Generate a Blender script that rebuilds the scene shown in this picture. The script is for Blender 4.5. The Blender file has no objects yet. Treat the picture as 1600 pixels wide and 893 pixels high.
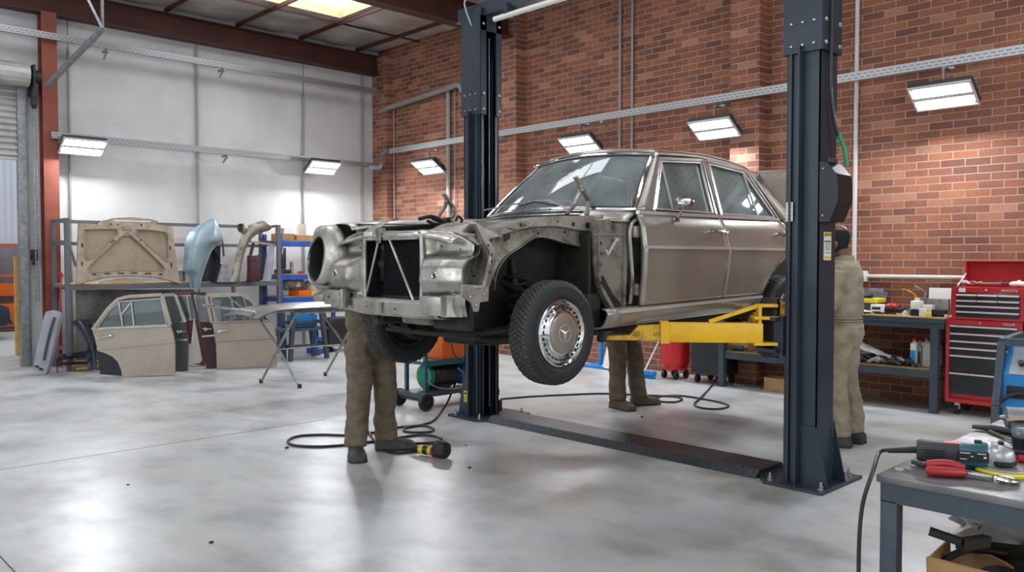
import bpy, bmesh, math, random
from math import sin, cos, pi, radians, sqrt, atan, atan2
from mathutils import Vector, Matrix, noise
random.seed(7)
S = bpy.context.scene
COL = S.collection
# ---------------------------------------------------------------- camera, world, light, exposure
F = 1285.0; EYE = 1.55; PITCH = atan(41.5 / F); AZ = radians(45.97)
FW = Vector((cos(AZ) * cos(PITCH), sin(AZ) * cos(PITCH), -sin(PITCH)))
RT = Vector((sin(AZ), -cos(AZ), 0)); UPV = RT.cross(FW)
cam = bpy.data.objects.new('camera', bpy.data.cameras.new('camera')); COL.objects.link(cam)
cam.location = (0, 0, EYE)
cam.rotation_euler = Matrix((RT, UPV, -FW)).transposed().to_euler()
cam.data.sensor_width = 36; cam.data.lens = 36 * F / 1600; cam.data.clip_start = 0.05
S.camera = cam
S.view_settings.view_transform = 'Standard'; S.view_settings.look = 'None'
S.view_settings.gamma = 1; S.view_settings.use_curve_mapping = False
S.view_settings.exposure = 0.12
try:
    S.cycles.max_bounces = 8; S.cycles.diffuse_bounces = 4; S.cycles.glossy_bounces = 4
    S.cycles.transmission_bounces = 6; S.cycles.transparent_max_bounces = 12
    S.cycles.sample_clamp_indirect = 4; S.cycles.use_denoising = True; S.cycles.caustics_reflective = False
except Exception: pass
W = bpy.data.worlds.new('sky'); S.world = W; W.use_nodes = True
bgn = W.node_tree.nodes['Background']; bgn.inputs[0].default_value = (.86, .93, 1, 1); bgn.inputs[1].default_value = 1.0
SKYLIGHT = 4.5; LAMP_E = 180.0; FILL_TOP = 8.0; FILL_SIDE = 70.0

def light(name, loc, size, power, rot=(0, 0, 0), col=(.90, .955, 1)):
    l = bpy.data.lights.new(name, 'AREA'); l.shape = 'RECTANGLE'; l.size, l.size_y = size
    l.energy = power; l.color = col
    o = bpy.data.objects.new(name, l); COL.objects.link(o); o.location = loc; o.rotation_euler = rot
    return o
# unseen fill lamps added under the roof, behind the camera and over the bay
for i, (x, y) in enumerate([(1.2, 6.8), (5.4, 1.2), (1.0, 1.0), (6.9, -2.4), (1.5, -3.2), (1.2, 11.0)]):
    light('fill_light_top', (x, y, 5.0), (.7, .7), FILL_TOP)
# unseen side lamps added behind the camera to brighten upright surfaces
for x, y, rz in ((.5, -4.2, 0), (3.6, -4.2, 0), (6.8, -4.2, 0), (-3.6, 1.0, -90), (-3.6, 4.6, -90), (-3.6, 8.4, -90)):
    light('fill_light_side', (x, y, 3.3), (.9, .5), FILL_SIDE, (radians(54), 0, radians(rz)))

# ---------------------------------------------------------------- pixel -> point on a real plane
def ray(px, py):
    return FW + RT * ((px - 800) / F) - UPV * ((py - 446.5) / F)
def on(px, py, ax, v):
    d = ray(px, py); t = (v - (0, 0, EYE)[ax]) / d[ax]
    return Vector((0, 0, EYE)) + d * t
def AX(px, py, v): return on(px, py, 0, v)
def AY(px, py, v): return on(px, py, 1, v)
def AZt(px, py, v=0.0): return on(px, py, 2, v)

# ---------------------------------------------------------------- materials
def lin(h):
    h = h.lstrip('#'); o = []
    for i in (0, 2, 4):
        c = int(h[i:i + 2], 16) / 255; o.append(c / 12.92 if c <= .04045 else ((c + .055) / 1.055) ** 2.4)
    return (*o, 1)
MC = {}
def mat(name, c1, rough=.5, metal=0., c2=None, ns=6., nd=5, lo=.4, hi=.65, bump=0., bs=60., r2=None, coat=0., stretch=None, emit=None, es=0, spec=.5):
    if name in MC: return MC[name]
    m = bpy.data.materials.new(name); m.use_nodes = True; nt = m.node_tree; N = nt.nodes; L = nt.links
    b = N['Principled BSDF']
    b.inputs['Base Color'].default_value = lin(c1); b.inputs['Roughness'].default_value = rough
    b.inputs['Metallic'].default_value = metal; b.inputs['Specular IOR Level'].default_value = spec
    if coat: b.inputs['Coat Weight'].default_value = coat; b.inputs['Coat Roughness'].default_value = .08
    tc = N.new('ShaderNodeTexCoord'); mp = N.new('ShaderNodeMapping'); L.new(tc.outputs['Object'], mp.inputs[0])
    if stretch: mp.inputs['Scale'].default_value = stretch
    if c2:
        n = N.new('ShaderNodeTexNoise'); n.inputs['Scale'].default_value = ns; n.inputs['Detail'].default_value = nd
        n.inputs['Roughness'].default_value = .62
        L.new(mp.outputs[0], n.inputs['Vector'])
        r = N.new('ShaderNodeMapRange'); r.inputs[1].default_value = lo; r.inputs[2].default_value = hi; L.new(n.outputs[0], r.inputs[0])
        x = N.new('ShaderNodeMix'); x.data_type = 'RGBA'; x.inputs[6].default_value = lin(c1); x.inputs[7].default_value = lin(c2)
        L.new(r.outputs[0], x.inputs[0]); L.new(x.outputs[2], b.inputs['Base Color'])
        if r2 is not None:
            q = N.new('ShaderNodeMapRange'); q.inputs[1].default_value = lo; q.inputs[2].default_value = hi
            q.inputs[3].default_value = rough; q.inputs[4].default_value = r2
            L.new(n.outputs[0], q.inputs[0]); L.new(q.outputs[0], b.inputs['Roughness'])
    if bump:
        n = N.new('ShaderNodeTexNoise'); n.inputs['Scale'].default_value = bs; n.inputs['Detail'].default_value = 4
        L.new(mp.outputs[0], n.inputs['Vector'])
        bm = N.new('ShaderNodeBump'); bm.inputs['Strength'].default_value = bump; bm.inputs['Distance'].default_value = .01
        L.new(n.outputs[0], bm.inputs['Height']); L.new(bm.outputs[0], b.inputs['Normal'])
    if emit: b.inputs['Emission Color'].default_value = lin(emit); b.inputs['Emission Strength'].default_value = es
    MC[name] = m; return m

def glass_mat(name, tint, refl, rough=.03, haze=0.0, hazec='#c9d4d2'):
    m = bpy.data.materials.new(name); m.use_nodes = True; nt = m.node_tree; N = nt.nodes; L = nt.links
    N.remove(N['Principled BSDF']); out = N['Material Output']
    t = N.new('ShaderNodeBsdfTransparent'); t.inputs[0].default_value = lin(tint)
    g = N.new('ShaderNodeBsdfGlossy'); g.inputs['Roughness'].default_value = rough
    fr = N.new('ShaderNodeFresnel'); fr.inputs[0].default_value = 1.5
    ma = N.new('ShaderNodeMath'); ma.operation = 'ADD'; ma.inputs[1].default_value = refl; ma.use_clamp = True
    L.new(fr.outputs[0], ma.inputs[0]); mx = N.new('ShaderNodeMixShader'); L.new(ma.outputs[0], mx.inputs[0])
    L.new(t.outputs[0], mx.inputs[1]); L.new(g.outputs[0], mx.inputs[2])
    last = mx
    if haze:
        d = N.new('ShaderNodeBsdfDiffuse'); d.inputs[0].default_value = lin(hazec)
        m2 = N.new('ShaderNodeMixShader')
        tc = N.new('ShaderNodeTexCoord'); n = N.new('ShaderNodeTexNoise'); n.inputs['Scale'].default_value = 2.5
        n.inputs['Detail'].default_value = 5; L.new(tc.outputs['Object'], n.inputs['Vector'])
        r = N.new('ShaderNodeMapRange'); r.inputs[1].default_value = .3; r.inputs[2].default_value = .7
        r.inputs[3].default_value = haze * .5; r.inputs[4].default_value = haze * 1.5
        L.new(n.outputs[0], r.inputs[0]); L.new(r.outputs[0], m2.inputs[0])
        L.new(mx.outputs[0], m2.inputs[1]); L.new(d.outputs[0], m2.inputs[2]); last = m2
    L.new(last.outputs[0], out.inputs[0]); MC[name] = m; return m

def brick_mat(name, axis):
    m = bpy.data.materials.new(name); m.use_nodes = True; nt = m.node_tree; N = nt.nodes; L = nt.links
    b = N['Principled BSDF']; b.inputs['Roughness'].default_value = .85
    tc = N.new('ShaderNodeTexCoord'); sp = N.new('ShaderNodeSeparateXYZ'); cb = N.new('ShaderNodeCombineXYZ')
    L.new(tc.outputs['Object'], sp.inputs[0]); L.new(sp.outputs[axis], cb.inputs[0]); L.new(sp.outputs[2], cb.inputs[1])
    wn = N.new('ShaderNodeTexNoise'); wn.inputs['Scale'].default_value = 6; L.new(tc.outputs['Object'], wn.inputs['Vector'])
    sc = N.new('ShaderNodeVectorMath'); sc.operation = 'SCALE'; sc.inputs[3].default_value = .008; L.new(wn.outputs[1], sc.inputs[0])
    ad = N.new('ShaderNodeVectorMath'); L.new(cb.outputs[0], ad.inputs[0]); L.new(sc.outputs[0], ad.inputs[1])
    br = N.new('ShaderNodeTexBrick'); br.inputs['Scale'].default_value = 1
    br.inputs['Brick Width'].default_value = .243; br.inputs['Row Height'].default_value = .0815
    br.inputs['Mortar Size'].default_value = .0055; br.inputs['Mortar Smooth'].default_value = .25; br.inputs['Bias'].default_value = -.1
    br.inputs['Color1'].default_value = (0, 0, 0, 1); br.inputs['Color2'].default_value = (1, 1, 1, 1); br.inputs['Mortar'].default_value = (.5, .5, .5, 1)
    L.new(ad.outputs[0], br.inputs['Vector'])
    cr = N.new('ShaderNodeValToRGB'); e = cr.color_ramp.elements
    e[0].position = 0; e[0].color = lin('#74493c'); e[1].position = 1; e[1].color = lin('#ae7152')
    for p, c in ((.15, '#865441'), (.45, '#8b5641'), (.75, '#9c6145'), (.92, '#a87b62')):
        x = e.new(p); x.color = lin(c)
    L.new(br.outputs['Color'], cr.inputs[0])
    n2 = N.new('ShaderNodeTexNoise'); n2.inputs['Scale'].default_value = 1.3; n2.inputs['Detail'].default_value = 8; L.new(tc.outputs['Object'], n2.inputs['Vector'])
    n3 = N.new('ShaderNodeTexNoise'); n3.inputs['Scale'].default_value = 45; n3.inputs['Detail'].default_value = 5; L.new(tc.outputs['Object'], n3.inputs['Vector'])
    mm = N.new('ShaderNodeMapRange'); mm.inputs[1].default_value = .3; mm.inputs[2].default_value = .7; mm.inputs[3].default_value = .72; mm.inputs[4].default_value = 1.15; L.new(n2.outputs[0], mm.inputs[0])
    m3 = N.new('ShaderNodeMapRange'); m3.inputs[1].default_value = .3; m3.inputs[2].default_value = .7; m3.inputs[3].default_value = .82; m3.inputs[4].default_value = 1.15; L.new(n3.outputs[0], m3.inputs[0])
    mu = N.new('ShaderNodeMath'); mu.operation = 'MULTIPLY'; L.new(mm.outputs[0], mu.inputs[0]); L.new(m3.outputs[0], mu.inputs[1])
    vs = N.new('ShaderNodeVectorMath'); vs.operation = 'SCALE'; L.new(cr.outputs[0], vs.inputs[0]); L.new(mu.outputs[0], vs.inputs[3])
    mx = N.new('ShaderNodeMix'); mx.data_type = 'RGBA'; L.new(br.outputs['Fac'], mx.inputs[0]); L.new(vs.outputs[0], mx.inputs[6])
    mx.inputs[7].default_value = lin('#a3907d'); L.new(mx.outputs[2], b.inputs['Base Color'])
    iv = N.new('ShaderNodeMath'); iv.operation = 'SUBTRACT'; iv.inputs[0].default_value = 1; L.new(br.outputs['Fac'], iv.inputs[1])
    a2 = N.new('ShaderNodeMath'); a2.operation = 'MULTIPLY_ADD'; a2.inputs[1].default_value = .25; L.new(n3.outputs[0], a2.inputs[0]); L.new(iv.outputs[0], a2.inputs[2])
    bp = N.new('ShaderNodeBump'); bp.inputs['Strength'].default_value = .7; bp.inputs['Distance'].default_value = .012
    L.new(a2.outputs[0], bp.inputs['Height']); L.new(bp.outputs[0], b.inputs['Normal'])
    MC[name] = m; return m

def floor_mat():
    m = bpy.data.materials.new('polished_concrete'); m.use_nodes = True; nt = m.node_tree; N = nt.nodes; L = nt.links
    b = N['Principled BSDF']; tc = N.new('ShaderNodeTexCoord')
    def nz(s, d=6, st=(1, 1, 1), ro=.6):
        mp = N.new('ShaderNodeMapping'); mp.inputs['Scale'].default_value = st; L.new(tc.outputs['Object'], mp.inputs[0])
        n = N.new('ShaderNodeTexNoise'); n.inputs['Scale'].default_value = s; n.inputs['Detail'].default_value = d; n.inputs['Roughness'].default_value = ro
        L.new(mp.outputs[0], n.inputs['Vector']); return n
    def rg(n, a, c, d, e):
        r = N.new('ShaderNodeMapRange'); r.interpolation_type = 'SMOOTHSTEP'; r.inputs[1].default_value = a; r.inputs[2].default_value = c; r.inputs[3].default_value = d; r.inputs[4].default_value = e
        L.new(n.outputs[0], r.inputs[0]); return r
    def mix(f, a, c):
        x = N.new('ShaderNodeMix'); x.data_type = 'RGBA'; L.new(f.outputs[0], x.inputs[0])
        if isinstance(a, str): x.inputs[6].default_value = lin(a)
        else: L.new(a.outputs[2], x.inputs[6])
        x.inputs[7].default_value = lin(c); return x
    n1 = nz(.55, 5); n2 = nz(1.7, 6, (1, .7, 1), .55); n3 = nz(5, 6, (1, .6, 1), .5); n4 = nz(40, 3); n5 = nz(.9, 5)
    c = mix(rg(n1, .28, .72, 0, 1), '#c6c7c7', '#adafb0')
    c = mix(rg(n5, .42, .78, 0, .8), c, '#a8a290')
    c = mix(rg(n2, .40, .80, 0, 1), c, '#7f7e7a')
    c = mix(rg(n3, .44, .9, 0, .5), c, '#7d7b77')
    c = mix(rg(n4, .74, .78, 0, .8), c, '#3a3835')
    L.new(c.outputs[2], b.inputs['Base Color'])
    r = rg(n1, .2, .8, .30, .38); L.new(r.outputs[0], b.inputs['Roughness'])
    bp = N.new('ShaderNodeBump'); bp.inputs['Strength'].default_value = .10; bp.inputs['Distance'].default_value = .02
    L.new(nz(9, 5).outputs[0], bp.inputs['Height']); L.new(bp.outputs[0], b.inputs['Normal'])
    b.inputs['Specular IOR Level'].default_value = .6
    MC['floor'] = m; return m

def slot_mat(name, base, dark, axis):   # perforated cable tray: slots are its own surface pattern
    m = bpy.data.materials.new(name); m.use_nodes = True; nt = m.node_tree; N = nt.nodes; L = nt.links
    b = N['Principled BSDF']; b.inputs['Roughness'].default_value = .4; b.inputs['Metallic'].default_value = .6
    tc = N.new('ShaderNodeTexCoord'); sp = N.new('ShaderNodeSeparateXYZ'); cb = N.new('ShaderNodeCombineXYZ')
    L.new(tc.outputs['Object'], sp.inputs[0]); L.new(sp.outputs[axis], cb.inputs[0]); L.new(sp.outputs[2], cb.inputs[1])
    br = N.new('ShaderNodeTexBrick'); br.inputs['Brick Width'].default_value = .07; br.inputs['Row Height'].default_value = .035
    br.inputs['Scale'].default_value = 1; br.inputs['Mortar Size'].default_value = .012; br.inputs['Mortar Smooth'].default_value = .1
    for k, c in (('Color1', dark), ('Color2', dark), ('Mortar', base)): br.inputs[k].default_value = lin(c)
    L.new(cb.outputs[0], br.inputs['Vector']); L.new(br.outputs['Color'], b.inputs['Base Color']); MC[name] = m; return m

MC['brick_y'] = brick_mat('brick_wall_y', 1); MC['brick_x'] = brick_mat('brick_wall_x', 0)
M = dict(
    brick=MC['brick_y'], brickx=MC['brick_x'], floor=floor_mat(),
    white=mat('painted_white_wall', '#c8c8c6', .75, c2='#bbbbb9', ns=1.2, bump=.12, bs=90),
    red_shaded=mat('red_oxide_shaded', '#4c231c', .6, c2='#3a1b16', ns=3, bump=.1, bs=30), red_lit=mat('red_oxide_lit', '#84412f', .55, c2='#6b3326', ns=3),  # one red oxide: roof steel darkened as in shade, column toned as lit
    foil=mat('roof_foil', '#eceae6', .27, .5, c2='#d2cfca', ns=1.5, bump=1, bs=5, stretch=(1, 2.5, 1)),
    galv=mat('galvanised', '#9a9c9e', .42, .7, c2='#7c7f82', ns=14),
    tray_x=slot_mat('tray_x', '#a2a3a4', '#6f7173', 0), tray_y=slot_mat('tray_y', '#b4b5b5', '#7a7c7e', 1), frametimber=mat('pale_frame_timber', '#d8c092', .7, c2='#c4a875', ns=8),
    conduit=mat('grey_conduit', '#93918c', .5, .3), wconduit=mat('white_conduit', '#c4c2bd', .5),
    post=mat('navy_powder_coat', '#2a3540', .38, .15, c2='#222c36', ns=4, bump=.12, bs=260, spec=.6),
    postd=mat('dark_steel_and_recess', '#12161b', .5),  # near-black steel; also paints the dark inside holes, slots and gaps
    bolt=mat('zinc_bolt', '#b5b5b2', .3, .9), chrome=mat('chrome', '#dcdcdc', .08, 1.),
    dchrome=mat('dull_chrome', '#b9b7b2', .25, 1., c2='#98948d', ns=20),
    yellow=mat('yellow_paint', '#e0ae14', .4, c2='#c58f16', ns=7, lo=.5, hi=.75, bump=.05),
    rustyel=mat('worn_yellow', '#d3a41a', .5, c2='#8a5f24', ns=16, lo=.5, hi=.62, nd=8),
    tread=mat('checker_plate', '#3c4044', .35, .6, c2='#5a5e61', ns=70, bump=.8, bs=60),
    paint=mat('champagne_paint', '#938b80', .27, .35, c2='#8c8479', ns=3, coat=.6),
    paintin=mat('dull_champagne', '#8e8478', .5, .25, c2='#7b7167', ns=6),
    raw=mat('bare_body_steel', '#b8b4ad', .32, .8, c2='#7d766c', ns=4.5, lo=.42, hi=.68, r2=.5, bump=.12, bs=14),
    raw2=mat('primered_steel', '#9a9488', .42, .55, c2='#4c443a', ns=5.5, lo=.45, hi=.66, r2=.6, bump=.15, bs=16),
    grime=mat('grimy_underbody', '#26221d', .7, .1, c2='#12100e', ns=8, bump=.3, bs=20),
    black=mat('black_plastic', '#17181a', .45), rubber=mat('tyre_rubber', '#1c1c1d', .62, c2='#232324', ns=12, bump=.1, bs=80),
    radi=mat('radiator_core', '#101112', .5, .3, c2='#1c1d1e', ns=60, stretch=(1, 12, .4)),
    cable=mat('black_cable', '#1d1d1e', .45), trouser=mat('olive_work_cloth', '#716453', .9, c2='#5a4f40', ns=7, bump=.6, bs=9, stretch=(1, 1, 1.5)),
    coverall=mat('khaki_coverall', '#9d907a', .9, c2='#877b66', ns=6, bump=.6, bs=9, stretch=(1, 1, 1.5)),
    skin=mat('dark_brown_skin', '#70503f', .5, c2='#604233', ns=9), skin2=mat('brown_skin', '#9b6f56', .5),
    hair=mat('black_hair', '#15110f', .8, bump=.9, bs=120), boot=mat('dark_boot_leather', '#403d3a', .6, c2='#2a2826', ns=20),
    boot2=mat('brown_boot_leather', '#5a4c3d', .7, c2='#41372c', ns=18),
    red=mat('tool_chest_red', '#b11a1f', .3, c2='#a3161b', ns=3, coat=.4), redin=mat('tool_chest_red_inner', '#a9151c', .6, bump=.4, bs=150),
    drawer=mat('black_drawer', '#1b1c1e', .42, bump=.08, bs=150), alu=mat('aluminium_trim', '#d0d1d2', .35, .35), trimalu=mat('polished_trim', '#d6d6d4', .22, .55),
    bench=mat('bench_grey_steel', '#424c54', .45, .2, c2='#3a434a', ns=8), benchtop=mat('scuffed_steel_top', '#7c7b7b', .33, .55, c2='#5c5a5a', ns=5, r2=.5, bump=.05, stretch=(3, 1, 1)),
    ply=mat('plywood_shelf', '#b5935f', .7, c2='#9a7a4c', ns=6), card=mat('cardboard', '#b0885c', .85, c2='#9d784f', ns=5),
    paper=mat('white_paper', '#e4e2dc', .8), blue=mat('rack_blue', '#1c56a8', .4, c2='#174a94', ns=5), cyan=mat('bright_blue_plastic', '#1e7fc4', .4),
    orange=mat('orange_plastic', '#dd651c', .4), teal=mat('teal_case', '#23545c', .4), green=mat('green_enamel', '#1f8a60', .35),
    navy=mat('navy_paint', '#1a2733', .3, coat=.5), maroon=mat('maroon_paint', '#5e1e26', .35, coat=.4), maroond=mat('dusty_maroon', '#492026', .55, c2='#33171b', ns=6),
    bluegrey=mat('blue_grey_paint', '#8899a0', .42, .15, c2='#7a8b92', ns=4), shelf=mat('rack_grey_steel', '#5f6468', .5, .3),
    lidgrey=mat('grey_blue_lid', '#a6a9b2', .55, .2, c2='#93969e', ns=4), mottle=mat('mottled_grey_panel', '#8e8c89', .5, .2, c2='#5f5d5a', ns=1.6, lo=.42, hi=.6), cream=mat('cream_panel', '#d9d3c5', .5),
    charc=mat('charcoal_panel', '#4d4e4f', .4, .3, c2='#3b3c3d', ns=5), doorb=mat('door_beige', '#a89c8d', .35, .3, c2='#9d9182', ns=3, coat=.3),
    hoodin=mat('bonnet_underside', '#968773', .6, .1, c2='#7f705d', ns=3.5, lo=.45, hi=.7), hoodrim=mat('bonnet_frame', '#a89a86', .5, .2, c2='#8c7e6b', ns=7),
    shutter=mat('galvanised_shutter', '#b3b2ac', .5, .3, c2='#a09f9a', ns=6), concrete=mat('raw_concrete', '#a9a6a0', .85, c2='#97948e', ns=4),
    led=mat('led_panel', '#ffffff', .5, emit='#f4f9ff', es=LAMP_E), sky_panel=mat('skylight_sheet', '#ffffff', .6, emit='#eef4ff', es=SKYLIGHT),
    timber=mat('pine_timber', '#c89b52', .7, c2='#b3853f', ns=8), bin=mat('red_bin_plastic', '#c01f25', .4), seat=mat('cream_leather', '#a59c8c', .6),
    dseat=mat('grey_leather', '#5f5d58', .6), ply2=mat('pink_label', '#cf4f56', .5), wplast=mat('white_plastic', '#dcdad4', .45), carbon=mat('iron_cast', '#3d3b39', .6, .5, c2='#26241f', ns=15),
    stick=mat('sticker_white', '#dcdbd2', .5), stickg=mat('sticker_yellow', '#d8c22e', .5), ink=mat('ink', '#2d2d2d', .6), inkg=mat('ink_grey', '#77776f', .6),
    disc=mat('yellow_disc', '#e5d020', .45), gtool=mat('tool_grey_alloy', '#a3a5a6', .38, .6), dgrey=mat('dark_grey_body', '#303234', .5), redgrip=mat('red_rubber_grip', '#9c2529', .42),
    corr=mat('corrugated_wall', '#dde1ea', .5, .1), asphalt=mat('yard_concrete', '#c6c3be', .9), cloth=mat('grey_rag', '#dcdad5', .9, c2='#bcb9b2', ns=6),
)
def tread_mat():
    m = bpy.data.materials.new('tyre_tread'); m.use_nodes = True; nt = m.node_tree; N = nt.nodes; L = nt.links; b = N['Principled BSDF']; b.inputs['Roughness'].default_value = .75
    tc = N.new('ShaderNodeTexCoord'); sp = N.new('ShaderNodeSeparateXYZ'); L.new(tc.outputs['Object'], sp.inputs[0])
    at = N.new('ShaderNodeMath'); at.operation = 'ARCTAN2'; L.new(sp.outputs[0], at.inputs[0]); L.new(sp.outputs[2], at.inputs[1])
    ab = N.new('ShaderNodeMath'); ab.operation = 'ABSOLUTE'; L.new(sp.outputs[1], ab.inputs[0])
    ma = N.new('ShaderNodeMath'); ma.operation = 'MULTIPLY_ADD'; ma.inputs[1].default_value = 66 / 6.28318; L.new(at.outputs[0], ma.inputs[0])
    sk = N.new('ShaderNodeMath'); sk.operation = 'MULTIPLY'; sk.inputs[1].default_value = 22; L.new(ab.outputs[0], sk.inputs[0]); L.new(sk.outputs[0], ma.inputs[2])
    fr = N.new('ShaderNodeMath'); fr.operation = 'FRACT'; L.new(ma.outputs[0], fr.inputs[0])
    gt = N.new('ShaderNodeMath'); gt.operation = 'GREATER_THAN'; gt.inputs[1].default_value = .28; L.new(fr.outputs[0], gt.inputs[0])
    x = N.new('ShaderNodeMix'); x.data_type = 'RGBA'; x.inputs[6].default_value = lin('#0d0d0d'); x.inputs[7].default_value = lin('#3f3b35'); L.new(gt.outputs[0], x.inputs[0]); L.new(x.outputs[2], b.inputs['Base Color'])
    bp = N.new('ShaderNodeBump'); bp.inputs['Strength'].default_value = .8; bp.inputs['Distance'].default_value = .004; L.new(gt.outputs[0], bp.inputs['Height']); L.new(bp.outputs[0], b.inputs['Normal'])
    return m
M['tread_rubber'] = tread_mat()
M['glass'] = glass_mat('window_glass', '#cfdcd8', .12, .02, .24, '#b9c8c4')  # pale diffuse layer paints the bright wall reflection into the side glass
M['wsglass'] = glass_mat('windscreen_glass', '#c3d2ce', .12, .03, .20)  # milky reflections put into the windscreen as a pale layer
M['jar'] = glass_mat('clear_plastic', '#dfe8ee', .1, .05, .25)
M['doorglass'] = glass_mat('door_glass', '#b7c4c6', .12, .03, .20, '#8d9a9c')

# ---------------------------------------------------------------- builders
def tag(o, label=None, cat=None, group=None, kind=None):
    if label: o['label'] = label
    if cat: o['category'] = cat
    if group: o['group'] = group
    if kind: o['kind'] = kind
    return o
def empty(name, loc, rz=0., label=None, cat=None, group=None):
    o = bpy.data.objects.new(name, None); COL.objects.link(o); o.location = loc; o.rotation_euler = (0, 0, rz)
    o.empty_display_size = .1
    return tag(o, label, cat, group)
def mw(o):
    m = Matrix.LocRotScale(o.location, o.rotation_euler, o.scale)
    return (mw(o.parent) @ m) if o.parent else m
class MB:
    def __init__(s): s.b = bmesh.new()
    def vs(s, pts): return [s.b.verts.new(p) for p in pts]
    def face(s, v):
        try: return s.b.faces.new(v)
        except ValueError: return None
    def box(s, c, size, rot=None, bev=0.):
        n0 = len(s.b.verts)
        t = bmesh.new(); bmesh.ops.create_cube(t, size=1)
        for v in t.verts: v.co = Vector((v.co.x * size[0], v.co.y * size[1], v.co.z * size[2]))
        if bev: bmesh.ops.bevel(t, geom=list(t.edges), offset=bev, segments=2, affect='EDGES', profile=.6)
        R = rot.to_matrix() if hasattr(rot, 'to_matrix') else (Matrix.Identity(3) if rot is None else (rot if isinstance(rot, Matrix) else Matrix.Rotation(rot, 3, 'Z')))
        for v in t.verts: v.co = R @ v.co + Vector(c)
        s.merge(t); return s
    def merge(s, t):
        mp = {}
        for v in t.verts: mp[v] = s.b.verts.new(v.co)
        for f in t.faces: s.face([mp[v] for v in f.verts])
        t.free()
    def bar(s, p, q, w, h=None, up=(0, 0, 1), bev=0.):
        p = Vector(p); q = Vector(q); d = q - p; l = d.length
        if l < 1e-6: return s
        d.normalize(); u = Vector(up); x = d.cross(u)
        if x.length < 1e-4: x = d.cross(Vector((1, 0, 0)))
        x.normalize(); u = x.cross(d); h = h or w
        R = Matrix((x, d, u)).transposed()
        return s.box((p + q) / 2, (w, l, h), R, bev)
    def path(s, pts, w, h=None, up=(0, 0, 1)):
        for a, b in zip(pts[:-1], pts[1:]): s.bar(a, b, w, h, up)
        return s
    def tube(s, pts, r, seg=8, closed=False, caps=True):
        pts = [Vector(p) for p in pts]; n = len(pts); rr = r if isinstance(r, (list, tuple)) else [r] * n
        rings = []; ref = None
        for i in range(n):
            if closed: d = pts[(i + 1) % n] - pts[i - 1]
            else: d = pts[min(i + 1, n - 1)] - pts[max(i - 1, 0)]
            if d.length < 1e-9: d = Vector((0, 0, 1))
            d.normalize()
            if ref is None:
                ref = Vector((0, 0, 1)) if abs(d.z) < .9 else Vector((1, 0, 0))
            x = ref - d * ref.dot(d)
            if x.length < 1e-5: x = d.orthogonal()
            x.normalize(); y = d.cross(x); ref = x
            rings.append(s.vs([pts[i] + (x * cos(2 * pi * k / seg) + y * sin(2 * pi * k / seg)) * rr[i] for k in range(seg)]))
        for i in range(n if closed else n - 1):
            a, b = rings[i], rings[(i + 1) % n]
            for k in range(seg): s.face([a[k], a[(k + 1) % seg], b[(k + 1) % seg], b[k]])
        if caps and not closed: s.face(rings[0][::-1]); s.face(rings[-1])
        return s
    def cyl(s, p, q, r, r2=None, seg=20): return s.tube([p, q], [r, r if r2 is None else r2], seg)
    def lathe(s, prof, c, axis, seg=32, arc=2 * pi, mod=None):
        c = Vector(c); a = Vector(axis).normalized(); x = a.orthogonal().normalized()
        if abs(a.z) < .9: x = (Vector((0, 0, 1)) - a * a.z).normalized()
        y = a.cross(x); rings = []
        full = abs(arc - 2 * pi) < 1e-6; n = seg if full else seg + 1
        for k in range(n):
            t = arc * k / seg
            rings.append(s.vs([c + a * h + (x * cos(t) + y * sin(t)) * (rad + (mod(k, j) if mod else 0)) for j, (rad, h) in enumerate(prof)]))
        for k in range(seg):
            A, B = rings[k], rings[(k + 1) % n]
            for j in range(len(prof) - 1): s.face([A[j], A[j + 1], B[j + 1], B[j]])
        return s
    def prism(s, poly, vec):
        vec = Vector(vec); a = s.vs([Vector(p) for p in poly]); b = s.vs([Vector(p) + vec for p in poly]); n = len(a)
        s.face(a[::-1]); s.face(b)
        for i in range(n): s.face([a[i], a[(i + 1) % n], b[(i + 1) % n], b[i]])
        return s
    def sheet(s, fn, nu, nv, th=0., hole=None):
        g = [[s.b.verts.new(fn(i / nu, j / nv)) for j in range(nv + 1)] for i in range(nu + 1)]
        fs = []
        for i in range(nu):
            for j in range(nv):
                if hole and hole((i + .5) / nu, (j + .5) / nv): continue
                f = s.face([g[i][j], g[i + 1][j], g[i + 1][j + 1], g[i][j + 1]])
                if f: fs.append(f)
        if th:
            for f in fs: f.normal_update()
            nm = {}
            for f in fs:
                for v in f.verts: nm[v] = nm.get(v, Vector()) + f.normal
            cp = {v: s.b.verts.new(v.co - n.normalized() * th) for v, n in nm.items()}
            ed = {}
            for f in fs:
                for e in f.edges: ed[e] = ed.get(e, 0) + 1
            for e, k in ed.items():
                if k == 1: s.face([e.verts[0], e.verts[1], cp[e.verts[1]], cp[e.verts[0]]])
            for f in fs: s.face([cp[v] for v in f.verts][::-1])
        return s
    def ball(s, c, r, sub=3, sc=(1, 1, 1)):
        t = bmesh.new(); bmesh.ops.create_icosphere(t, subdivisions=sub, radius=1)
        for v in t.verts: v.co = Vector(c) + Vector((v.co.x * sc[0], v.co.y * sc[1], v.co.z * sc[2])) * r
        s.merge(t); return s
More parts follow.
